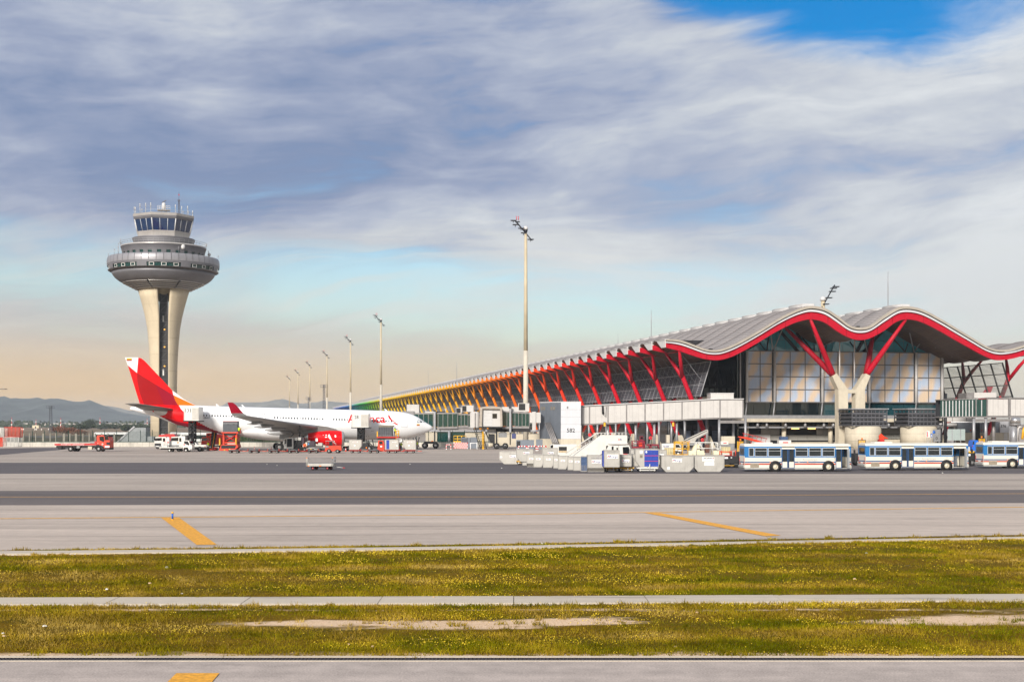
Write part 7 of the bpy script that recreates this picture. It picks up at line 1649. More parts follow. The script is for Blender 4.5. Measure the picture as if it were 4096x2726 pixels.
# speed discs on strut feet
for px, py, n_, w in ((2602, 1750.5, '40', 'forty'), (2810, 1758, '30', 'thirty'), (2360, 1738, '', 'diagonal')):
    Yd = 264.0 if px > 2400 else 258.0; p = W(px, py, Yd); t = thing('round_sign', 'round white sign with red ring on the strut foot beside the %s' % ('crimson stands' if n_ == '40' else 'pale conveyor ramp') if n_ else 'round prohibition sign above the stair truck', 'sign', p)
    MB().lathe([(0, 0), (.36, 0), (.36, .03), (0, .03)], 24, (0, -.03, 0), 'y').build('disc', M_PAPER, t); MB().lathe([(.27, -.012), (.37, -.012), (.37, 0), (.27, 0)], 24, (0, -.03, 0), 'y').build('red_ring', M_INKR, t)
    MB().tube([(0, .02, -p.z), (0, .02, 0)], .03, 6).build('post', M_STEEL, t)
    if n_: text_mesh('number', n_, .34, M_INK, t, (0, -.05, 0), (90, 0, 0), .012)
    else: MB().add([(-.2, -.05, -.14), (-.14, -.05, -.2), (.2, -.05, .14), (.14, -.05, .2)], [(0, 1, 2, 3)]).build('slash', M_INKR, t)
# right-hand fixed bridge, half glazed, and block 576
v = Veh('fixed_bridge', 'fixed bridge, glazed with white fins then panelled, beside block 576', 'bridge', A11, 220, None, 268.0)
for i in range(12): v.poly('glass_pane', [(222 + i * 80, 205 - i * 1.8), (300 + i * 80, 203 - i * 1.8), (300 + i * 80, 555), (222 + i * 80, 555)], .12, .16, M_GGL)
for i in range(10): v.box('fin', 258 + i * 69, 274 + i * 69, 225 - i * 2, 545, -.15, .1, M_WHITE, bev=.01)
v.box('fin', 1070, 1084, 205, 535, -.15, .1, M_WHITE, bev=.01); v.poly('roof_edge', [(220, 205), (950, 180), (1185, 165), (2300, 175), (2300, 152), (1185, 148), (950, 168), (220, 190)], -.1, 3.5, M_BFRM); v.box('floor_edge', 220, 2300, 545, 572, -.1, 3.5, M_BFRM); v.box('core', 222, 1185, 205, 545, 3.0, 3.2, M_INT)
for a, b in ((1212, 1632), (1690, 2080), (2090, 2300)):
    v.box('wall_panel', a, b, 190, 535, -.02, .15, M_BPAN)
    for k2 in (1, 2, 3): v.box('panel_joint', a + (b - a) * k2 / 4 - 2, a + (b - a) * k2 / 4 + 2, 192, 533, -.035, -.02, M_BFRM, bev=.001)
for a in (962, 1195, 1650, 1675): v.box('frame_post', a - 12, a + 12, 168, 545, -.12, .1, M_BFRM)
v.box('wall_core', 1188, 2300, 180, 545, .2, 3.2, M_BFRM); v.box('roof_unit', 955, 1420, 45, 160, .8, 6, M_BPAN); v.box('unit_side', 800, 955, 55, 168, 1.0, 6, M_BFRM)
for a, m, r in ((930, M_STEEL, .32), (1180, M_STEEL, .32), (1695, M_STEEL, .34), (1442, M_BFRM, .38), (336, M_BLACK, .32)): v.tubes('column', [[(a, 545 if m is not M_BLACK else 72), (a, v.cb)]], r, .4 if m is not M_BFRM else 3, m, n=12)
v.box('cross_beam', 940, 1680, 600, 655, .2, .8, M_BFRM)
v = Veh('gate_block', 'gate block numbered 576 with grey side under the fixed bridge', 'building', A11, 580, None, 282.0)
v.box('grey_wall', 580, 1450, 672, 885, 0, 6, M_GTE); v.box('white_wall', 1452, 1672, 655, 885, -.3, 6, M_GTW); v.text('number', '576', 1520, 752, 78, M_INK, -.36, .02); v.box('base_wall', 730, 1672, 886, 1150, -.05, 6, M_CREAM); v.box('door', 1540, 1618, 890, 1080, -.12, -.05, M_BPAN); v.box('white_link', 360, 905, 568, 655, .5, 3, M_BPAN); v.box('link_post', 480, 490, 568, 655, .4, .5, M_BFRM); v.box('link_post', 770, 782, 568, 655, .4, .5, M_BFRM); v.box('dark_gap', 880, 1040, 700, 1100, -.1, -.06, M_INT)
for a in (845, 1080): v.box('red_lamp', a - 12, a + 12, 818, 850, -.16, -.1, mat('lamp_red', (170, 60, 44), .5, var=0))
v.tubes('lamp_post', [[(1050, 665), (1048, 1100)], [(960, 680), (1050, 690)]], .07, -1.5, M_STEEL)
v = Veh('steel_tank', 'ribbed steel duct tower with white pipe at the bridge end', 'duct', A11, 1720, None, 264.0)
x, z1 = v.q(1840, 570); v_r = (v.q(1950, 0)[0] - v.q(1735, 0)[0]) / 2; MB().lathe([(v_r, v.q(0, 695)[1]), (v_r, z1)], 28, (x, 1.5, 0)).build('upper_drum', M_ALU, v.o); MB().lathe([(v_r * 1.05, v.q(0, 735)[1]), (v_r * 1.05, v.q(0, 700)[1])], 28, (x, 1.5, 0)).build('collar', M_BFRM, v.o); MB().lathe([(v_r * .62, 0), (v_r * .62, v.q(0, 735)[1])], 24, (x - .3, 1.5, 0)).build('lower_duct', M_STEEL, v.o)
v.tubes('white_pipe', [[(1835, 1060), (1830, 800), (1870, 765), (1905, 770)]], .2, -.2, M_BPAN, n=10); v.tubes('yellow_hose', [[(1915, 1020), (1945, 820), (1965, 780)]], .24, -.3, M_VYE, n=10); v.box('pump_box', 1845, 1905, 790, 915, -.1, .6, M_VGR)
v = Veh('silver_pipe', 'white horizontal service pipe beside the drum wall', 'pipe', A11, 140, None, 283.0); v.tubes('pipe', [[(140, 725), (580, 722)]], .42, 0, M_WHITE, n=12); v.box('pipe_support', 200, 225, 745, v.cb, -.1, .1, M_BFRM); v.box('pipe_support', 500, 525, 745, v.cb, -.1, .1, M_BFRM); v.box('pipe_clip', 215, 222, 700, 745, -.45, .45, M_BFRM)
v = Veh('corrugated_screen', 'pale green corrugated screen panel on posts', 'screen', A11, 370, None, 250.0)
for i in range(13): v.box('corrugation', 370, 735, 812 + i * 18, 828 + i * 18, 0, .1, mat('screen_green', (158, 170, 166), .5, .2, var=.06), bev=.01)
for a in (455, 632): v.box('post', a, a + 14, 812, v.cb, -.06, 0, M_STEEL, bev=.01)
v = Veh('information_board', 'grey information board with blue disc behind the second bus', 'sign', A11, 60, None, 252.0); b = v.box('board', 60, 220, 815, 1068, 0, .12, M_VGR, bev=.02); v.box('leg', 80, 95, 1068, v.cb, .02, .1, M_STEEL, bev=.01); v.box('leg', 185, 200, 1068, v.cb, .02, .1, M_STEEL, bev=.01)
x, z = v.q(82, 875); MB().lathe([(0, -.02), (.3, -.02), (.3, 0), (0, 0)], 20, (x, 0, z), 'y').build('blue_disc', mat('sign_blue', (24, 90, 170), .5, var=0), v.o); v.tubes('ring_symbol', [[(140 + 16 * math.cos(a), 1000 + 28 * math.sin(a)) for a in np.linspace(0, 6.283, 15)]], .04, -.03, M_INK); v.text('print', 'oo oo', 135, 870, 40, M_INKG, -.02); v.text('print', 'oo oo', 135, 908, 40, M_INKG, -.02)
v = Veh('crossing_sign', 'small blue pedestrian crossing sign on a post by the drum', 'sign', A11, 32, None, 250.0); v.box('plate', 14, 50, 905, 982, 0, .05, MATS['sign_blue'], bev=.005); v.poly('white_triangle', [(19, 968), (45, 968), (32, 918)], -.02, -.005, M_PAPER); v.poly('walker', [(27, 966), (37, 966), (33, 935)], -.035, -.022, M_INK); v.tubes('post', [[(32, 982), (32, v.cb)]], .05, .06, M_STEEL)
v = Veh('fire_cabinet', 'red and white fire cabinet on posts by the drum', 'cabinet', (3400, 1600, 3.385), 1042, None, 252.0); v.box('cabinet', 1042, 1078, 418, 500, 0, .5, M_PAPER); v.box('red_front', 1046, 1060, 425, 495, -.03, 0, M_VRD); v.tubes('post', [[(1048, 500), (1048, v.cb)], [(1072, 500), (1072, v.cb)]], .04, .2, M_STEEL)
# parked aircraft glimpsed beyond: a red tail
p = W(3930, 1580, 420); t = thing('distant_airliner', 'tail of another white and red airliner beyond the far screen', 'airplane', (p.x, 420, 0)); MB().prism([(-5, 8), (0, 8), (3.4, 17.2), (1.6, 17.2)], -.2, .2).build('fin', M_ACRM, t); MB().tube([(-22, 0, 5.8), (-8, 0, 6), (-2, 0, 7)], [2.0, 2.0, .8], 20).build('fuselage', M_AWH, t)
for x in (-19, -12): w_ = link('wheel', WM, t, (x, 0, .7)); MB().tube([(x, 0, .7), (x, 0, 4.5)], .2, 8).build('landing_gear', M_AGRY, t)
# ground-level clutter under the gates
v = Veh('generator_set', 'grey louvred generator cabinets under the parked bridge', 'generator', A8, 820, None, 268.0)
for a0, a1, b0 in ((820, 910, 838), (912, 945, 840), (948, 1040, 835)): v.box('cabinet', a0, a1, b0, v.cb, 0, 1.4, M_GTE)
for i in range(7): v.box('louvre', 826, 905, 850 + i * 14, 856 + i * 14, -.03, 0, M_VBK, bev=.005)
v = Veh('generator_set', 'grey louvred generator cabinets beside gate 582', 'generator', A8, 1565, None, 256.0); v.box('cabinet', 1565, 1805, 870, v.cb, 0, 1.5, M_GTE); v.box('cabinet', 1835, 1920, 865, v.cb, .2, 1.6, M_GTE); v.box('louvre_panel', 1572, 1620, 885, 965, -.03, 0, M_VBK, bev=.005)
v = Veh('work_platform', 'yellow railed work platform under the docked bridge', 'platform', A8, 725, None, 270.0); v.tubes('railing', [[(725, 895), (725, 815), (890, 815), (890, 895)], [(725, 855), (890, 855)], [(775, 895), (775, 815)], [(830, 895), (830, 815)]], .09, 0, M_VYE); v.box('deck', 720, 895, 885, 905, -.1, 1.6, M_VYE); v.tubes('leg', [[(740, 905), (740, v.cb)], [(875, 905), (875, v.cb)]], .1, .5, M_VGR)
M_RWR = mat('barrier_red', (196, 30, 28), .5, var=.05); M_RWW = mat('barrier_white', (228, 226, 222), .5, var=.05)
v = Veh('barrier_row', 'row of red and white striped barrier blocks under the bridge', 'barrier', A8, 720, 990)
for i in range(12):
    a = 722 + i * 16
    for k2 in range(4): v.box('block', a, a + 13, 900 + k2 * 22 + i * .3, 921 + k2 * 22 + i * .3, 0, .35, M_RWR if (i + k2) % 2 else M_RWW, bev=.01)
for a, w in ((655, 'left of the barrier row'), (1650, 'behind the first cargo containers'), (1780, 'beside the grey generator'), (1912, 'in front of gate block 582')):
    v = Veh('barrier_hoop', 'red and white hoop barrier ' + w, 'barrier', A8, a, None, 245.0 if a > 1000 else 258); h = 955 if a > 1000 else 935; wd = 55 if a > 1000 else 30
    for k2 in range(6): f0, f1 = k2 / 6, (k2 + 1) / 6; v.tubes('hoop_section', [[(a - wd + 2 * wd * f0, h), (a - wd + 2 * wd * f1, h)]], .12, 0, M_RWR if k2 % 2 else M_RWW, n=8)
    for s_ in (-1, 1):
        for k2 in range(4): L = (v.cb - h) / 4; v.tubes('hoop_section', [[(a + s_ * wd, h + L * k2), (a + s_ * wd, h + L * (k2 + 1))]], .12, 0, M_RWW if k2 % 2 else M_RWR, n=8)
v = Veh('gate_lounge', 'low cream service building with green glass behind the bridges', 'building', A8, 345, None, 292.0); v.box('wall', 345, 500, 770, v.cb, 0, 8, M_CREAM); v.box('glass', 505, 860, 745, 905, .2, 8, M_GGL); v.box('wall', 870, 1290, 760, v.cb, .3, 8, M_CREAM); v.box('wall', 1300, 1880, 790, v.cb, .3, 8, M_CREAM); v.box('roof_slab', 340, 1900, 735, 760, -.2, 8, M_STEEL); v.box('window', 1400, 1640, 720, 735, 0, .2, M_CG); v.tubes('column', [[(665, 745), (665, v.cb)]], .3, -.8, M_STEEL, n=10); v.box('doorway', 1190, 1275, 790, v.cb, .2, .3, M_VBK); v.box('blue_door', 1505, 1560, 785, 850, .2, .3, mat('door_blue', (60, 66, 110), .6))
v.box('lower_wall', 500, 870, 905, v.cb, .1, 8, M_CREAM)
# ============================================================ airside buses
M_BW = mat('bus_white', (212, 206, 192), .35, 0, var=.03, vs=1, dirt=.08); M_BB = mat('bus_blue', (38, 108, 164), .35, 0, var=.05, vs=1); M_BST = mat('bus_stripe_blue', (24, 74, 122), .4, var=0); M_BSR = mat('bus_stripe_red', (176, 52, 30), .4, var=0); M_BSK = mat('bus_skirt', (160, 158, 152), .5, var=.08, dirt=.25)
M_BGL = glass('bus_glass', (52, 60, 64), .05, .45); M_BFR = mat('window_rubber', (176, 178, 178), .4); M_SEAT = mat('seat_grey', (88, 94, 104), .7); M_BIN = mat('bus_interior', (120, 122, 124), .7)
BK = 145.4
def bx_(a): return (a - 305) / BK
def bz(b): return (725 - b) / BK
BW = 2.5; BL = bx_(1995)
def make_bus(label, loc, rz, open_front):
    t = thing('airside_bus', label, 'bus', loc, rz, 'blue and white buses lined up before the terminal')
    wins = [(370, 448), (465, 660), (680, 878), (1110, 1305), (1325, 1520), (1540, 1732)]; doors = [(890, 1098, False), (1748, 1955, open_front)]
    zl, zw0, zw1, zr = bz(505), bz(486), bz(356), bz(331)
    # floor, roof, ends
    MB().box(.1, BL - .1, .1, BW - .1, .30, .42).build('floor', M_VBK, t)
    rp_ = []
    for x in (0, .12, BL - .25, BL): 
        ins = .06 if x in (0, BL) else 0; rp_.append([(x, .04 + ins, zr), (x, .06 + ins, bz(300) - ins), (x, .3, bz(289) - ins), (x, BW - .3, bz(289) - ins), (x, BW - .06 - ins, bz(300) - ins), (x, BW - .04 - ins, zr)])
    MB().loft(rp_, True, True, False).build('roof', M_BW, t)
    MB().bbox(1.2, 3.2, .5, 2.0, bz(289), bz(268), .06).build('roof_hatch', M_BW, t)
    for y0, y1, nm in ((0, .07, 'near'), (BW - .07, BW, 'far')):
        segs = []; cur = 0.0; dl = [(bx_(a), bx_(b)) for a, b, _ in doors] if nm == 'near' else []
        for a, b in dl + [(BL, BL)]:
            if a > cur: segs.append((cur, a))
            cur = b
        lo = MB(); up = MB()
        for a, b in segs:
            lo.prism([(a, .33), (b, .33), (b, zl), (a, zl)], y0, y1)
        wheelx = [bx_(790), bx_(1635)]
        lo.build('lower_side', M_BW, t)
        edges = [(bx_(a), bx_(b)) for a, b in wins] + ([(bx_(905), bx_(1080)), (bx_(1760), bx_(1940))] if nm == 'far' else dl); edges.sort(); cur = 0.0
        for a, b in edges + [(BL, BL)]:
            if a > cur + .01: up.box(cur, a, y0, y1, zl, zr)
            cur = b
        for a, b in [(bx_(a), bx_(b)) for a, b in wins] + ([(bx_(905), bx_(1080)), (bx_(1760), bx_(1940))] if nm == 'far' else []): up.box(a, b, y0, y1, zl, zw0); up.box(a, b, y0, y1, zw1, zr)
        up.build('window_band', M_BB, t)
    for a, b in wins + [(905, 1080), (1760, 1940)]:
        x0, x1 = bx_(a), bx_(b)
        if (a, b) in wins:
            w_ = MB().box(x0, x1, .02, .04, zw0, zw1).build('window', M_BGL, t)
            MB().ring_frame(x0 - .02, x1 + .02, zw0 - .02, zw1 + .02, .055, -.02, .02).build('window_frame', M_BFR, w_)
            if b - a > 100: MB().box(x0, x1, -.01, .02, bz(405), bz(400)).build('sliding_bar', M_BFR, w_)
        MB().box(x0, x1, BW - .04, BW - .02, zw0, zw1).build('window', M_BGL, t)
    # stripes and skirt on the near side (and wrapped round the rear)
    def band(name, b0, b1, m, d, back=True):
        for a, b in [(0, bx_(888)), (bx_(1100), bx_(1746)), (bx_(1957), BL)]: MB().box(a, b, -d, 0, bz(b1), bz(b0)).build(name, m, t)
        if back: MB().box(-.012 - d, -.01, .05, BW - .05, bz(b1), bz(b0)).build(name, m, t)
    band('blue_stripe', 570, 588, M_BST, .012); band('red_stripe', 598, 618, M_BSR, .012); band('skirt', 664, 690, M_BSK, .008)
    for a, w in ((790, .68), (1635, .68)):       # wheel arches and wheels
        x = bx_(a); ar = MB(); ar.lathe([(.0, 0), (w, 0), (w, .05), (0, .05)], 20, (x, -.02, .5), 'y', cap=False); ar.build('wheel_arch', M_VBK, t)
        for y in (.17, BW - .17):
            k2 = ('bus', round(y, 2)); 
            if 'bus' not in WHEELS: WHEELS['bus'] = (wheel_mesh(.515, .3).mesh('wheel', M_TYRE), MB().lathe([(0, -.17), (.1, -.17), (.13, -.13), (.27, -.12), (.31, -.16), (.31, .1), (0, .1)], 20, (0, 0, 0), 'y').mesh('rim', mat('bus_rim', (196, 186, 164), .5, .2, dirt=.3)))
            wh = link('wheel', WHEELS['bus'][0], t, (x, y - (.12 if y < 1 else 0), .515)); link('rim', WHEELS['bus'][1], wh)
    # rear
    rb = MB(); rb.box(-.02, .0, .02, BW - .02, .45, bz(480)); rb.build('rear_panel', M_BW, t)
    rr = MB(); rr.ring_frame(.02, BW - .02, bz(480), zr + .02, .34, -.02, .0, 'yz'); rr.build('rear_blue', M_BB, t); MB().box(-.03, -.005, .3, BW - .3, bz(465), bz(362)).build('rear_window', M_BGL, t)
    for y in (.08, BW - .2): MB().box(-.05, -.02, y, y + .12, bz(578), bz(512)).build('tail_lamp', M_LAMPR, t)
    MB().bbox(-.14, .1, .05, BW - .05, .42, .68, .04).build('rear_bumper', M_BSK, t); MB().box(-.04, -.02, .9, 1.6, .78, .9).build('number_plate', M_PAPER, t)
    MB().box(BL - .06, BL, .05, BW - .05, .4, zl).build('front_panel', M_BW, t); MB().box(BL - .05, BL - .02, .15, BW - .15, zl, zr).build('windscreen', M_BGL, t); MB().bbox(BL - .05, BL + .12, .05, BW - .05, .35, .62, .04).build('front_bumper', M_BSK, t)
    MB().box(BL - .03, BL + .0, -.02, .16, zl, zr).build('corner_post', M_BB, t)
    mr = MB().tube([(BL - .1, 0, bz(340)), (BL + .25, -.15, bz(350)), (BL + .32, -.2, bz(390))], .025, 5); mr.box(BL + .24, BL + .40, -.3, -.1, bz(440), bz(385)); mr.build('mirror', M_VBK, t)
    # doors
    def leaf(x0, x1, op=False):
        d = MB().ring_frame(x0, x1, .36, bz(372), .07, -.01, .04).build('door_leaf', M_BST, t)
        MB().box(x0 + .07, x1 - .07, .0, .03, bz(565), bz(392)).build('door_glass', M_BGL, d); MB().box(x0 + .07, x1 - .07, 0, .03, .43, bz(572)).build('door_panel', M_BW, d)
    for a, b, op in doors:
        x0, x1 = bx_(a), bx_(b); MB().box(x0, x1, -.03, .05, bz(374), bz(346)).build('door_header', M_BW, t); mid = (x0 + x1) / 2
        leaf(x0 + .02, mid - .04) if not (op and a > 1000 and open_front == 2) else None
        if not (op and a > 1000): leaf(mid + .04, x1 - .02)
        else:
            MB().box(x1 - .14, x1 - .08, -.6, .05, .36, bz(372)).build('open_leaf', M_BFR, t)
        MB().box(mid - .04, mid + .04, -.02, .06, .36, bz(374)).build('door_seal', M_VBK, t); MB().box(x0, x1, .0, .3, .30, .37).build('door_step', M_BSK, t)
    # inside
    for i in range(7):
        x = bx_(430) + i * 1.45
        if bx_(860) < x < bx_(1100): continue
        for y in (.35, 1.75):
            s_ = MB(); s_.bbox(x, x + .42, y, y + .42, .85, .95, .03); s_.bbox(x - .02, x + .08, y, y + .42, .95, 1.75, .03); s_.box(x + .1, x + .3, y + .1, y + .3, .42, .85); s_.build('seat', M_SEAT, t)
    for x in (bx_(880), bx_(1105), bx_(1420)): MB().tube([(x, 1.2, .42), (x, 1.2, zr)], .025, 6).build('grab_pole', M_VYE, t)
    MB().box(BL - 1.3, BL - .8, 1.2, 1.8, .42, 1.5).build('driver_seat', M_SEAT, t)
    # markings
    MB().box(bx_(392), bx_(530), -.015, 0, bz(662), bz(600)).build('vent_grille', mat('vent_grey', (140, 128, 110), .6, var=.2, vs=6), t)
    for a in (710, 1302, 1710): MB().box(bx_(a) - .06, bx_(a) + .06, -.04, -.01, bz(586), bz(574)).build('side_marker', M_LAMPO, t)
    for b in (515, 543): MB().lathe([(0, -.02), (.035, -.02), (.035, 0), (0, 0)], 10, (bx_(1730), 0, bz(b)), 'y').build('side_lamp', M_VBK if b < 530 else M_LAMPO, t)
    text_mesh('airline_name', 'American', .42, mat('faded_letters', (176, 174, 168), .6, var=0), t, (bx_(1340), -.012, bz(542)), (90, 0, 0), .012, 'CENTER', .0, 1.0)
    text_mesh('small_print', 'GROUND SERVICES', .12, MATS['faded_letters'], t, (bx_(1345), -.02, bz(592)), (90, 0, 0), 0, 'CENTER'); text_mesh('fleet_number', '4328', .16, MATS['faded_letters'], t, (bx_(1630), -.012, bz(522)), (90, 0, 0), 0, 'CENTER')
    eg = MB()
    for s_ in (-1, 1): eg.prism([(bx_(1165) + s_ * .03, bz(575)), (bx_(1165) + s_ * .16, bz(520)), (bx_(1165) + s_ * .13, bz(565)), (bx_(1165) + s_ * .02, bz(612))], -.016, -.006)
    eg.build('eagle_mark', MATS['faded_letters'], t)
    return t
def bus_loc(px, py): p = G(px, py); return (p.x, p.y, 0)
make_bus('blue and white bus with half open front door, beside the cargo containers', bus_loc(2979, 1885), 3, 1)
make_bus('blue and white bus with wide open front door, standing between the other two', bus_loc(3463, 1880), 3.5, 2)
make_bus('blue and white bus behind the one with wide open door, its front hidden', bus_loc(3935, 1872), 1.5, 1)

# ============================================================ cargo containers in front of the terminal
def aa(v, x, z, h=.24, code=True, small=False, num='DQF 13048 AA'):
    stick(v, x, z, h * 4.2, h * 1.5, M_PAPER)
    for dx, m in ((-1.62, M_INKR), (-1.02, M_INKB)): text_mesh('logo_letter', 'A', h * 1.25, m, v.o, (x + dx * h, -.045, z), (90, 0, 0), .008)
    text_mesh('cargo_lettering', 'Cargo', h * 1.1, M_INKB, v.o, (x + .55 * h, -.045, z - .02), (90, 0, 0), .004)
    if code: text_mesh('code', num, h * .72, M_INKG, v.o, (x, -.035, z + h * 1.6), (90, 0, 0), .003)
GU = 'pale cargo containers before the terminal'
def U(label, px, py, wt, wb, h, sl=None, z0=0.0, rz=0.0, both=False, dep=1.53, m=None, front=False):
    Y = F_PX * (EYE - z0) / (py - HY); return uld(label, px, Y, wt, wb, h, z0, sl, dep, A0, GU, m, rz, both, front=front)
v = U('pale container with dark slanted base, farthest along the row by the barriers', 2034, 1855.5, 2.35, 1.75, 1.62, True, 0, -6); aa(v, .55, 1.0, .20); stick(v, -.95, .9, .3, .2, M_PAPER)
v = U('pale container raised on a yellow dolly behind the row', 2099, 1846, 2.05, 1.55, 1.55, True, .45, 0); aa(v, .2, 1.1, .18)
row = [(2115, 1861, .66, .66, 'narrow', None), (2145, 1866, .68, .68, 'with dark foot panel', None), (2154 + 0, 1867, .0, .0, '', None)]
seq = [(2106, 1860.5, 1.0, 'slim pale container next to the yellow dolly'), (2125, 1867, 1.05, 'pale container with dark foot panel in the slanting row'), (2154, 1868, 1.15, 'pale container with small logo, after the dark footed one'), (2194, 1869.5, 1.30, 'pale container with two labels in the slanting row'), (2224, 1872, .62, 'very slim pale container wedged in the slanting row'), (2252, 1876, 1.10, 'pale container with centred logo near the end of the row'), (2283, 1879, .68, 'slim pale container with small red logo'), (2309, 1881.5, .86, 'pale container beside the dark blue curtained one')]
for i, (px, py, w, l) in enumerate(seq):
    v = U(l, px, py, w, w * (.8 if i in (2, 3, 5) else .96), 1.50, False if i in (2, 3, 5) else None, 0, -4, front=i == 1); stick(v, 0, .98, min(.5, w * .6), .22, M_PAPER); text_mesh('logo_letter', 'A', .2, M_INKR, v.o, (-.1, -.045, .98), (90, 0, 0), .006); text_mesh('logo_letter', 'A', .2, M_INKB, v.o, (.03, -.045, .98), (90, 0, 0), .006); text_mesh('code', '115', .13, M_INKG, v.o, (0, -.035, 1.32), (90, 0, 0))
M_CURTD = mat('curtain_slate', (52, 74, 108), .75, 0, var=.2, vs=3, dirt=.2)
v = U('container with slate blue curtain front at the corner of the row', 2338, 1885, .82, .82, 1.62, None, 0, -6, m=M_CURTD)
for i in range(5): MB().box(-.35 + i * .16, -.31 + i * .16, -.03, 0, .08, .7).build('strap', M_BFRM, v.o)
v = U('pale container with slanted foot and red and blue logo at the row corner', 2384, 1887, 1.78, 1.78, 1.78, None, front=True); aa(v, .05, 1.12, .24)
v = U('tall pale container with blue edge on a rusty dolly', 2447, 1868, 1.62, 1.62, 1.78, None, .55); aa(v, .1, 1.15, .28, True, False, 'DKE 57639 AA'); MB().box(-.95, -.82, .1, 1.4, .1, 1.75).build('blue_side', M_VBL, v.o)
v = U('lower pale container on a rusty dolly beside the tall one', 2500, 1865, 1.36, 1.36, 1.25, None, .58); aa(v, .05, .62, .2, True, False, 'DKE 15237 AA')
v = U('plain pale container end behind the yellow dolly', 2543, 1864, .62, .62, 1.3, None, .58)
v = U('container with bright blue curtain and slanted grey side on a white dolly', 2588, 1867, 2.5, 2.0, 1.92, True, .52); MB().box(-.28, 1.2, -.05, -.01, .08, 1.8).build('curtain', M_VBL, v.o)
for z in (.62, 1.2): MB().box(-.28, 1.2, -.065, -.05, z, z + .045).build('strap', M_INKR, v.o)
stick(v, -.62, 1.62, .3, .3, M_PAPER); stick(v, -.62, 1.15, .28, .3, M_ULDD); stick(v, -.08, 1.62, .16, .2, M_PAPER, -.07)
v = U('wide pale container with both lower corners cut and cargo logo', 2710, 1887, 3.42, 2.5, 1.76, None, 0, 0, True); aa(v, -.05, 1.25, .25); stick(v, -.95, .42, .26, .26, M_PAPER)
v = U('wide pale container with both lower corners cut and black lettered label', 2836.5, 1886.5, 3.22, 2.35, 1.76, None, 0, 0, True); stick(v, -.1, 1.38, 1.3, .45, M_PAPER); text_mesh('cargo_lettering', 'jetLainer', .26, M_INK, v.o, (-.15, -.045, 1.48), (90, 0, 0), .01); MB().lathe([(0, -.01), (.07, -.01), (.07, 0), (0, 0)], 12, (.42, -.04, 1.5), 'y').build('logo_dot', M_VOR, v.o); text_mesh('code', 'DQF 72021 AA', .15, M_INKG, v.o, (-.12, -.035, 1.25), (90, 0, 0)); stick(v, .02, .88, 1.05, .38, M_PAPER); text_mesh('code', 'american airlines', .1, M_INKG, v.o, (0, -.045, .88), (90, 0, 0))
for px, py, w, h, l in ((2200, 1838, 2.0, 1.5, 'pale container half hidden behind the slanting row'), (2560, 1848, 2.3, 1.55, 'pale container behind the tow tractor stand'), (2615, 1849, 1.3, 1.5, 'grey sided container behind the blue curtained one'), (2640, 1849, 1.6, 1.5, 'pale container behind the wide cargo logo one')):
    v = U(l, px, py, w, w, h, None, .45); aa(v, .1, h * .6, .18)
# dollies under the raised ones
def cargo_dolly(label, px, py, w, m, n=2):
    v = Veh('cargo_dolly', label, 'dolly', A0, px, py, None, 'dollies under the pale containers'); MB().box(-w / 2, w / 2, 0, 1.6, .42, .52).build('deck', m, v.o); MB().box(-w / 2 + .05, w / 2 - .05, -.06, 0, .36, .46).build('side_rail', M_VYE if m is not M_VWH else M_VWH, v.o)
    for i in range(3): MB().tube([(-w / 2 + .1 + i * (w - .2) / 2, -.02, .5), (-w / 2 + .1 + i * (w - .2) / 2, 1.6, .5)], .04, 6).build('roller', M_VGR, v.o)
    for x in (-w * .33, w * .33):
        for y in (.1, 1.5): v.wheel(px + x * v.k, 0, y, .16, M_RIMW, .21)
    MB().tube([(-w / 2, .8, .3), (w / 2, .8, .3)], .06, 6).build('axle_beam', M_VBK, v.o); MB().box(-w * .3, w * .3, -.08, -.02, .16, .26).build('kick_bar', m, v.o); MB().tube([(w * .1, -.1, .2), (w * .1, -.1, .85)], .045, 6).build('stop_lever', M_VWH, v.o)
M_RUST = mat('rusty_cream', (176, 150, 110), .7, 0, var=.2, vs=3, dirt=.5)
cargo_dolly('rusty cream dolly under the tall blue edged container', 2447, 1886, 1.75, M_RUST); cargo_dolly('rusty dolly with yellow rail under the lower container', 2505, 1886, 1.75, M_RUST); cargo_dolly('white dolly under the bright blue curtain', 2590, 1887, 2.3, M_VWH); cargo_dolly('yellow dolly under the farthest raised container', 2095, 1857.5, 1.9, M_RUST)
for px, py, w in ((2200, 1855, 2.0), (2560, 1864, 2.2), (2628, 1865, 2.6)): cargo_dolly('dark dolly under the second row container near column %s' % {2200: 'of the slanting row', 2560: 'beside the tow cab', 2628: 'behind the blue curtain'}[px], px, py, w, M_VBK)
# ============================================================ passenger stair truck and other ground equipment
v = Veh('stair_truck', 'white passenger stair truck with raised covered steps beside the containers', 'truck', A9, 1220, None, 172.0)
v.poly('stair_side', [(1260, 1085), (1465, 1085), (1700, 1090), (1850, 1000), (1900, 905), (2195, 860), (2195, 745), (1790, 740)], 0, .08, M_VWH); v.poly('stair_side', [(1260, 1085), (1465, 1085), (1700, 1090), (1850, 1000), (1900, 905), (2195, 860), (2195, 745), (1790, 740)], 1.5, 1.58, M_VWH)
v.poly('stair_trim', [(1345, 1060), (1360, 1062), (1700, 800), (1690, 795)], -.02, 0, M_INKG)
n = 18
for i in range(n):
    a = 1270 + (1790 - 1270) * i / n; b = 1080 - (1080 - 745) * i / n; v.box('step', a, a + 30, b - 8, b + 10, .08, 1.5, M_VGR, bev=.01)
v.tubes('handrail', [[(1230, 1030), (1730, 710), (2195, 705)]] + [[(1300 + i * 58, 1010 - i * 37), (1315 + i * 58, 1040 - i * 37)] for i in range(8)] + [[(1740 + i * 55, 708), (1740 + i * 55, 745)] for i in range(9)], .035, .02, M_VWH)
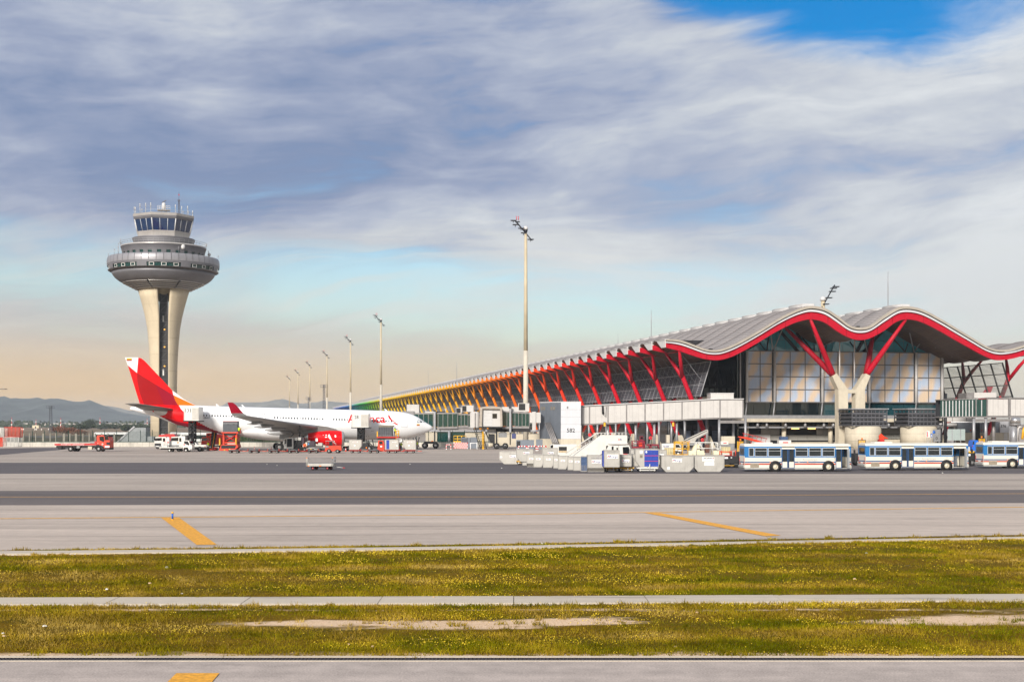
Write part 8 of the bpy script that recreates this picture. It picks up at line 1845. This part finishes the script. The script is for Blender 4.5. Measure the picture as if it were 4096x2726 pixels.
v.tubes('handrail', [[(1230, 1030), (1730, 710), (2195, 705)]] + [[(1740 + i * 55, 708), (1740 + i * 55, 745)] for i in range(9)], .035, 1.55, M_VWH); v.tubes('end_guard', [[(2200, 720), (2280, 735), (2270, 830), (2210, 860)], [(2200, 780), (2275, 785)]], .03, .1, M_VGR); v.box('platform', 1890, 2200, 862, 885, -.1, 1.7, M_VWH)
for dx, m in ((-14, M_INKR), (14, M_INKB)): v.text('logo_letter', 'A', 2080 + dx, 812, 44, m, -.02, .01)
v.poly('cab', [(2060, 1100), (2062, 905), (2220, 900), (2240, 945), (2260, 1040), (2260, 1110)], -.2, 1.8, M_VWH); v.poly('windscreen', [(2120, 930), (2215, 925), (2245, 1040), (2125, 1030)], -.24, -.15, M_CG); v.box('rear_cab', 1860, 2060, 905, 1100, .0, 1.7, M_VWH); v.box('side_window', 1950, 1980, 920, 1010, -.03, .05, M_CG); v.box('side_window', 2025, 2048, 940, 1020, -.03, .05, M_CG); v.box('chassis', 1400, 2260, 1100, 1130, .2, 1.5, M_VBK); v.box('bumper_mark', 2130, 2200, 1035, 1050, -.3, -.2, M_INKR)
for a in (1560, 2150): v.wheel(a, 0, .15, .28, M_RIMW, .42); v.wheel(a, 0, 1.5, .28, M_RIMW, .42)
v = Veh('ground_power_van', 'white equipment van with dark side vent behind the slanting row', 'van', A9, 980, None, 178.0)
v.poly('body', [(980, 1090), (985, 905), (1020, 885), (1060, 890), (1400, 885), (1405, 1095)], 0, 2.0, M_VWH); v.box('vent', 1120, 1245, 925, 985, -.03, .05, M_VBK); v.poly('windscreen', [(990, 910), (1030, 892), (1030, 940), (990, 950)], -.03, .05, M_CG); v.box('trim', 1120, 1245, 990, 1012, -.04, 0, M_RUST); v.wheel(1050, 0, .15, .26, M_RIMW, .38); v.wheel(1330, 0, .15, .26, M_RIMW, .38); v.box('chassis', 1000, 1390, 1095, 1115, .2, 1.7, M_VBK)
def frame_thing(name, label, cat, cx, Y, segs, r, m, crop=A14, boxes=(), deep=1.2, wheels=()):
    v = Veh(name, label, cat, crop, cx, None, Y)
    v.tubes('frame', [[(p[0], p[1], 0.0) for p in s_] for s_ in segs] + [[(p[0], p[1], deep) for p in s_] for s_ in segs] + [[(s_[0][0], s_[0][1], 0.0), (s_[0][0], s_[0][1], deep)] for s_ in segs], r, 0, m)
    for nm, a0, a1, b0, b1, mm in boxes: v.box(nm, a0, a1, b0, b1 if b1 else v.cb - 30, .1, deep, mm)
    for a in wheels: v.wheel(a, 0, .1, .2, M_RIM, .26); v.wheel(a, 0, deep, .2, M_RIM, .26)
    return v
frame_thing('work_stand', 'yellow railed work stand behind the wide containers', 'stand', 1030, 176, [[(1030, 560), (1040, 310)], [(1180, 575), (1185, 345)], [(1300, 560), (1300, 310)], [(1040, 310), (1300, 312)], [(1035, 345), (1300, 348)], [(1030, 440), (1300, 445)], [(1040, 310), (1180, 345)]], .06, M_VYE, boxes=[('deck', 1020, 1300, 545, 575, M_VYE), ('load', 1100, 1165, 445, 490, M_VWH)], wheels=(1060, 1270))
v = frame_thing('cream_loader', 'cream tow loader with curved hood and white railings behind the containers', 'loader', 1300, 172, [[(1440, 560), (1440, 320)], [(1600, 520), (1500, 320)], [(1750, 560), (1750, 325)], [(1840, 480), (1835, 325)], [(1900, 500), (1895, 380)], [(1320, 322), (1835, 325), (1900, 385)], [(1440, 435), (1900, 430)], [(1820, 430), (1900, 480)]], .055, M_VWH, boxes=[('body', 1300, 1600, 480, 570, mat('machine_cream', (226, 214, 178), .5, var=.06, dirt=.15)), ('rear_body', 1745, 1900, 480, 555, MATS['machine_cream']), ('engine', 1620, 1690, 360, 520, mat('bag_brown', (96, 62, 50), .8, var=.2))], wheels=(1350, 1550, 1800))
v.poly('hood', [(1370, 480), (1400, 400), (1430, 365), (1470, 350), (1500, 375), (1510, 480)], .2, 1.1, MATS['machine_cream']); v.box('stop_lamp', 1310, 1330, 298, 325, .4, .6, M_LAMPO); v.text('maker_mark', 'TLD', 1375, 540, 18, M_INKR, .08)
for cx, l, w in ((850, 'beside the white lettered box', 0), (1925, 'in the orange frame by the first bus', 0)):
    v = Veh('liquid_tote', 'yellowish caged liquid tote ' + l, 'tote', A14, cx, None, 180); wd = 160; t0 = 425 if cx < 1000 else 405
    v.box('tank', cx, cx + wd, t0, t0 + 120, .05, 1.05, mat('tote_plastic', (222, 206, 150), .6, var=.06)); v.tubes('cage', [[(cx + wd * i / 5, t0), (cx + wd * i / 5, t0 + 120)] for i in range(6)] + [[(cx, t0 + 24 * i), (cx + wd, t0 + 24 * i)] for i in range(6)], .018, 0, M_VGR); v.box('pallet', cx - 4, cx + wd + 4, t0 + 120, v.cb, 0, 1.1, M_RUST if cx < 1000 else M_VOR)
frame_thing('orange_cart', 'bright orange framed cart beside the first bus', 'cart', 1900, 168, [[(1900, 570), (1910, 480)], [(2100, 560), (2105, 480)], [(2180, 575), (2178, 475)], [(1900, 575), (2180, 575)], [(1910, 500), (2100, 505)]], .06, M_VOR, boxes=[('hopper', 1935, 2070, 530, 560, M_VWH), ('locker', 2110, 2165, 480, 572, M_ULD)], wheels=(1940, 2140))
v = Veh('push_tractor', 'long black low push-back tractor between containers and first bus', 'tractor', A14, 1960, None, 152.0); v.box('body', 1962, 2240, 582, 720, 0, 2.6, M_VBK, bev=.1); v.box('bumper', 1955, 2200, 735, 752, -.1, 2.6, M_VBK); v.box('yellow_edge', 1960, 2150, 752, 760, -.14, 0, M_VYE); v.box('number_plate', 1972, 2034, 598, 628, -.04, 0, M_PAPER); v.box('lamp', 2085, 2112, 600, 616, -.05, 0, M_PAPER); v.wheel(2030, 0, .3, .4, M_RIM, .5); v.wheel(2190, 0, .3, .4, M_RIM, .5)
for crop, cx, Y, l in ((A14, 2195, 168.0, 'behind the first bus tail'), ((2900, 1700, 3.927), 2090, 160.0, 'behind the second bus tail'), ((3400, 1600, 3.385), 1735, 168.0, 'behind the third bus tail')):
    v = Veh('tow_cab', 'yellow slatted cab guard with beacon ' + l, 'tractor', crop, cx, None, Y); k = v.k
    def B(n_, x0, x1, z0, z1, m, y0=0.0, y1=1.8): return MB().bbox(x0, x1, y0, y1, z0, z1, .03).build(n_, m, v.o)
    B('body', -.4, 2.6, .35, 1.5, M_VBK); top_z = {A14: v.q(0, 292)[1]}.get(crop, v.q(0, 228 if crop[0] == 2900 else 512)[1])
    MB().ring_frame(.0, .95, 1.5, top_z, .06, 0, .06).build('guard_frame', M_VBK, v.o)
    for i in range(5): MB().box(.1 + i * .17, .2 + i * .17, .01, .05, 1.5, top_z - .05).build('guard_slat', M_VYE, v.o)
    MB().lathe([(.1, 0), (.1, .22), (0, .26)], 10, (.6, .4, top_z)).build('beacon', M_LAMPO, v.o)
    for x in (.1, 2.1): v.wheel(cx + x * k, 0, .1, .3, M_RIM, .4); v.wheel(cx + x * k, 0, 1.7, .3, M_RIM, .4)
v = Veh('box_van', 'white box van with blue italic lettering behind the yellow stand', 'van', A14, 790, None, 205.0); v.poly('box_body', [(790, 480), (792, 345), (1010, 340), (1025, 480)], 0, 2.0, M_VWH); v.text('lettering', 'ALAER', 865, 398, 38, M_INKB, -.02, .012, 1.0, None, .2); v.poly('cab', [(1025, 480), (1030, 345), (1110, 350), (1165, 415), (1175, 480)], .1, 1.9, M_VWH); v.poly('side_window', [(1050, 365), (1108, 365), (1150, 415), (1050, 420)], .06, .12, M_CG); v.box('chassis', 800, 1170, 480, 505, .2, 1.8, M_VBK); v.wheel(860, 0, .2, .26, M_RIMW, .38); v.wheel(1100, 0, .2, .26, M_RIMW, .38)
v = Veh('belt_loader', 'pale grey parked conveyor ramp leaning under the fixed bridge', 'belt loader', A14, 1150, None, 250.0); v.poly('conveyor', [(1150, 330), (1250, 260), (1640, 80), (1660, 85), (1660, 150), (1440, 260), (1400, 335)], 0, 1.2, M_ULD); v.poly('belt_edge', [(1160, 318), (1645, 92), (1650, 100), (1165, 330)], -.04, 0, M_VBK); v.poly('belt_edge', [(1430, 250), (1650, 135), (1652, 145), (1440, 258)], -.04, 0, M_BFRM); v.box('chassis', 1170, 1560, 330, 380, .1, 1.2, M_VGR)
for a in (1230, 1500): v.wheel(a, 0, .1, .2, M_RIM, .35); v.wheel(a, 0, 1.2, .2, M_RIM, .35)
v = Veh('tow_tractor', 'dark red tow tractor under the sloping bridge left of the strut foot', 'tractor', A14, 350, None, 230.0); v.box('body', 350, 460, 300, 400, 0, 1.6, mat('machine_crimson', (120, 10, 36), .5, var=.1)); v.box('cab', 380, 440, 205, 300, .2, 1.4, MATS['machine_crimson']); v.box('side_window', 388, 432, 218, 262, .16, .2, M_CG); v.wheel(375, 0, .1, .3, M_RIM, .4); v.wheel(445, 0, .1, .3, M_RIM, .4)
v = frame_thing('red_stand', 'crimson railed stand with white parts beside the stair truck', 'stand', 230, 190, [[(235, 400), (235, 295)], [(345, 400), (345, 292)], [(465, 440), (465, 290)], [(235, 295), (465, 292)], [(235, 345), (465, 345)]], .05, MATS['machine_crimson'], boxes=[('white_locker', 262, 312, 330, 365, M_VWH), ('orange_locker', 360, 420, 325, 395, M_VOR), ('deck', 230, 470, 400, 430, MATS['machine_crimson'])], wheels=(260, 440))
v = frame_thing('red_tow_bar', 'crimson wheeled frame with horizontal beam behind the second row', 'stand', 510, 186, [[(560, 430), (560, 365)], [(730, 430), (725, 365)]], .07, MATS['machine_crimson'], boxes=[('beam', 515, 735, 355, 385, MATS['machine_crimson']), ('post_block', 560, 600, 360, 425, MATS['machine_crimson'])], wheels=(570, 710))
cone('orange cone beside the crimson stand', 2560, 1802, 188.0)
v = Veh('mobile_steps', 'red mobile steps with long handrail behind the first bus', 'steps', (2900, 1700, 3.927), 215, None, 250.0); v.poly('stringer', [(218, 172), (345, 185), (640, 270), (640, 300), (330, 215), (218, 190)], 0, 1.2, M_VOR); v.tubes('handrail', [[(290, 125), (665, 210)]] + [[(300 + i * 70, 128 + i * 16), (290 + i * 68, 180 + i * 18)] for i in range(6)], .05, 0, M_VRD); v.tubes('handrail', [[(290, 125), (665, 210)]], .05, 1.2, M_VRD); v.tubes('leg', [[(240, 190), (240, v.cb)], [(420, 240), (420, v.cb)], [(620, 300), (620, v.cb)]], .08, .6, M_VRD); v.wheel(300, 0, .2, .2, M_RIM, .25); v.wheel(600, 0, .2, .2, M_RIM, .25)
for crop, cx, a1, b0, b1, Y, m, l, nm in (((2900, 1700, 3.927), 875, 990, 178, 232, 244, M_CURTD, 'blue tarpaulin covered cage behind the first bus', 'covered_cage'), ((2900, 1700, 3.927), 850, 1040, 235, 300, 220, M_VWH, 'white crate with red print behind the first bus', 'white_crate'), (A14, 1905, 2045, 300, 365, 240, M_VWH, 'white crate with red print under the fixed bridge end', 'white_crate'), ((2780, 1600, 4.062), 422, 650, 585, 700, 262, M_CREAM, 'cream low plant wall block under the fixed bridge', 'plant_block'), (A14, 880, 940, 180, 330, 256, M_CREAM, 'cream narrow kiosk beside the strut foot', 'kiosk')):
    v = Veh(nm, l, nm.split('_')[1] if '_' in nm else nm, crop, cx, None, Y); v.box('body', cx, a1, b0, b1, 0, 1.6, m)
    v.box('stand', cx + 4, a1 - 4, b1, v.cb, .1, 1.5, M_VGR)
    if 'red print' in l: v.box('print', cx + (a1 - cx) * .3, cx + (a1 - cx) * .75, b0 + (b1 - b0) * .4, b0 + (b1 - b0) * .65, -.02, 0, M_INKR, bev=.002)
v = Veh('orange_digger', 'small orange machine with arm behind the second bus', 'machine', (3400, 1600, 3.385), 400, None, 240.0); v.box('body', 402, 468, 530, 600, 0, 1.5, M_VRD); v.poly('arm', [(405, 530), (400, 480), (430, 450), (470, 490), (520, 510), (525, 520), (465, 520), (460, 530)], .3, .7, M_VOR); v.box('stand', 405, 460, 600, v.cb - 20, .1, 1.4, M_VBK); v.wheel(415, 0, .1, .25, M_RIM, .35); v.wheel(455, 0, .1, .25, M_RIM, .35)
v = Veh('blue_van', 'small bright blue van between the second and third bus', 'van', A11, 885, None, 190.0); v.poly('body', [(880, 1260), (885, 1150), (900, 1060), (930, 1042), (1000, 1042), (1120, 1060), (1120, 1260)], 0, 1.8, mat('van_blue', (20, 96, 190), .35, var=.04)); v.poly('rear_window', [(888, 1130), (900, 1070), (925, 1060), (925, 1135)], -.02, .1, M_CG); v.box('tail_lamp', 884, 896, 1150, 1180, -.03, 0, M_LAMPR); v.wheel(960, 0, .1, .22, M_RIM, .33); v.wheel(1080, 0, .1, .22, M_RIM, .33)
for cx, l in ((765, 'black push-back tractor glimpsed between the second and third bus'),):
    v = Veh('push_tractor', l, 'tractor', A11, cx, None, 158.0); v.box('body', cx, 925, 1310, 1470, 0, 2.4, M_VBK, bev=.08); v.box('number_plate', 772, 845, 1330, 1370, -.03, 0, M_PAPER); v.box('yellow_edge', 765, 925, 1275, 1305, 0, 2.4, M_VYE); v.box('white_post', 782, 845, 1175, 1310, .2, .8, M_VWH); v.wheel(800, 0, .3, .4, M_RIM, .45); v.wheel(890, 0, .3, .4, M_RIM, .45)
# ============================================================ on and by the taxiway
q = G(690, 2079); t = thing('edge_marker', 'short blue taxiway edge marker with yellow cap on the painted bar', 'marker', (q.x, q.y, .0)); MB().lathe([(.06, .0), (.06, .06)], 16).build('foot', M_VYE, t); MB().lathe([(.052, .06), (.052, .36)], 16).build('blue_body', mat('marker_blue', (16, 86, 176), .4, var=.04), t); MB().lathe([(.056, .36), (.056, .43), (.03, .46)], 16).build('yellow_cap', M_VYE, t)
def litter(label, px, py, w, m, z=.03):
    w *= .62; q = G(px, py); r = random.Random(int(px)); mb = MB(); n = 9; k = [(math.cos(6.283 * i / n) * w * r.uniform(.5, 1), math.sin(6.283 * i / n) * w * r.uniform(.35, .8)) for i in range(n)]
    mb.loft([[(x, y, 0) for x, y in k], [(x * .8, y * .8, w * r.uniform(.3, .55)) for x, y in k], [(x * .3, y * .3, w * r.uniform(.4, .7)) for x, y in k]], True, True, False); o = mb.build('litter', m, None, (q.x, q.y, z)); tag(o, label, 'litter', 'scraps lying on the verge')
M_SCRAP = mat('paper_scrap', (200, 196, 188), .7, var=.08, vs=9); M_STONE = mat('stone_tan', (188, 158, 122), .9, var=.15, vs=6)
for px, py, w, l, m in ((667, 2273, .14, 'crumpled white paper in the far grass strip', M_SCRAP), (427, 2360, .11, 'white scrap near the path edge', M_SCRAP), (727, 2377, .07, 'small white scrap beside the path', M_SCRAP), (178, 2508, .11, 'grey white plastic scrap in the near strip', M_SCRAP), (12, 2537, .08, 'white scrap at the near strip edge', M_SCRAP), (2168, 2176, .12, 'white scrap by the far kerb', M_SCRAP), (3466, 2214, .09, 'pale blue scrap in the far grass strip', mat('blue_scrap', (150, 190, 200), .6)), (3190, 2482, .05, 'small white scrap among the flowers', M_SCRAP), (518, 2195, .1, 'white wrapper lying by the kerb strip', M_SCRAP), (1735, 2395, .07, 'tan stone lying on the concrete path', M_STONE), (2788, 2453, .1, 'tan stone beside the bare patch', M_STONE), (598, 2336, .11, 'flat tan stone in the far grass strip', M_STONE), (15, 2548, .09, 'tan stone at the near strip edge', M_STONE), (1490, 2590, .08, 'tan stone in the near strip', M_STONE), (2703, 2590, .08, 'tan stone close to the slot drain', M_STONE), (3418, 2318, .1, 'tan stone in a bare spot of the far strip', M_STONE), (1395, 2580, .06, 'small tan stone in the near strip', M_STONE), (3788, 2271, .05, 'dropped pale cup in the far strip', M_SCRAP)):
    litter(l, px, py, w, m, .06 if 'path' in l and 'lying' in l else .03)
for px, py in ((1108, 1861), (1068, 1856.5), (1640, 1856), (2007, 1872), (3770, 1891)): litter('white paper scrap on the dark service road' if py < 1890 else 'white scrap on the pavement by the second bus', px, py, .16, M_SCRAP, .01)
# leaning blade of something at the left edge of the picture: end of a parked wing
p = W(-60, 1555, 200); t = thing('parked_wing_tip', 'thin dark wing tip of an aircraft parked out of view', 'airplane', (p.x - 9, 200, 0)); MB().prism([(-3, p.z - .25), (12.2, p.z - .05), (12.2, p.z + .05), (-3, p.z + .25)], -.6, .6).build('wing', M_AGRYD, t); MB().tube([(-3, 0, 0), (-3, 0, p.z)], .3, 8).build('landing_gear', M_AGRYD, t)

bpy.data.scenes.remove(TMP)
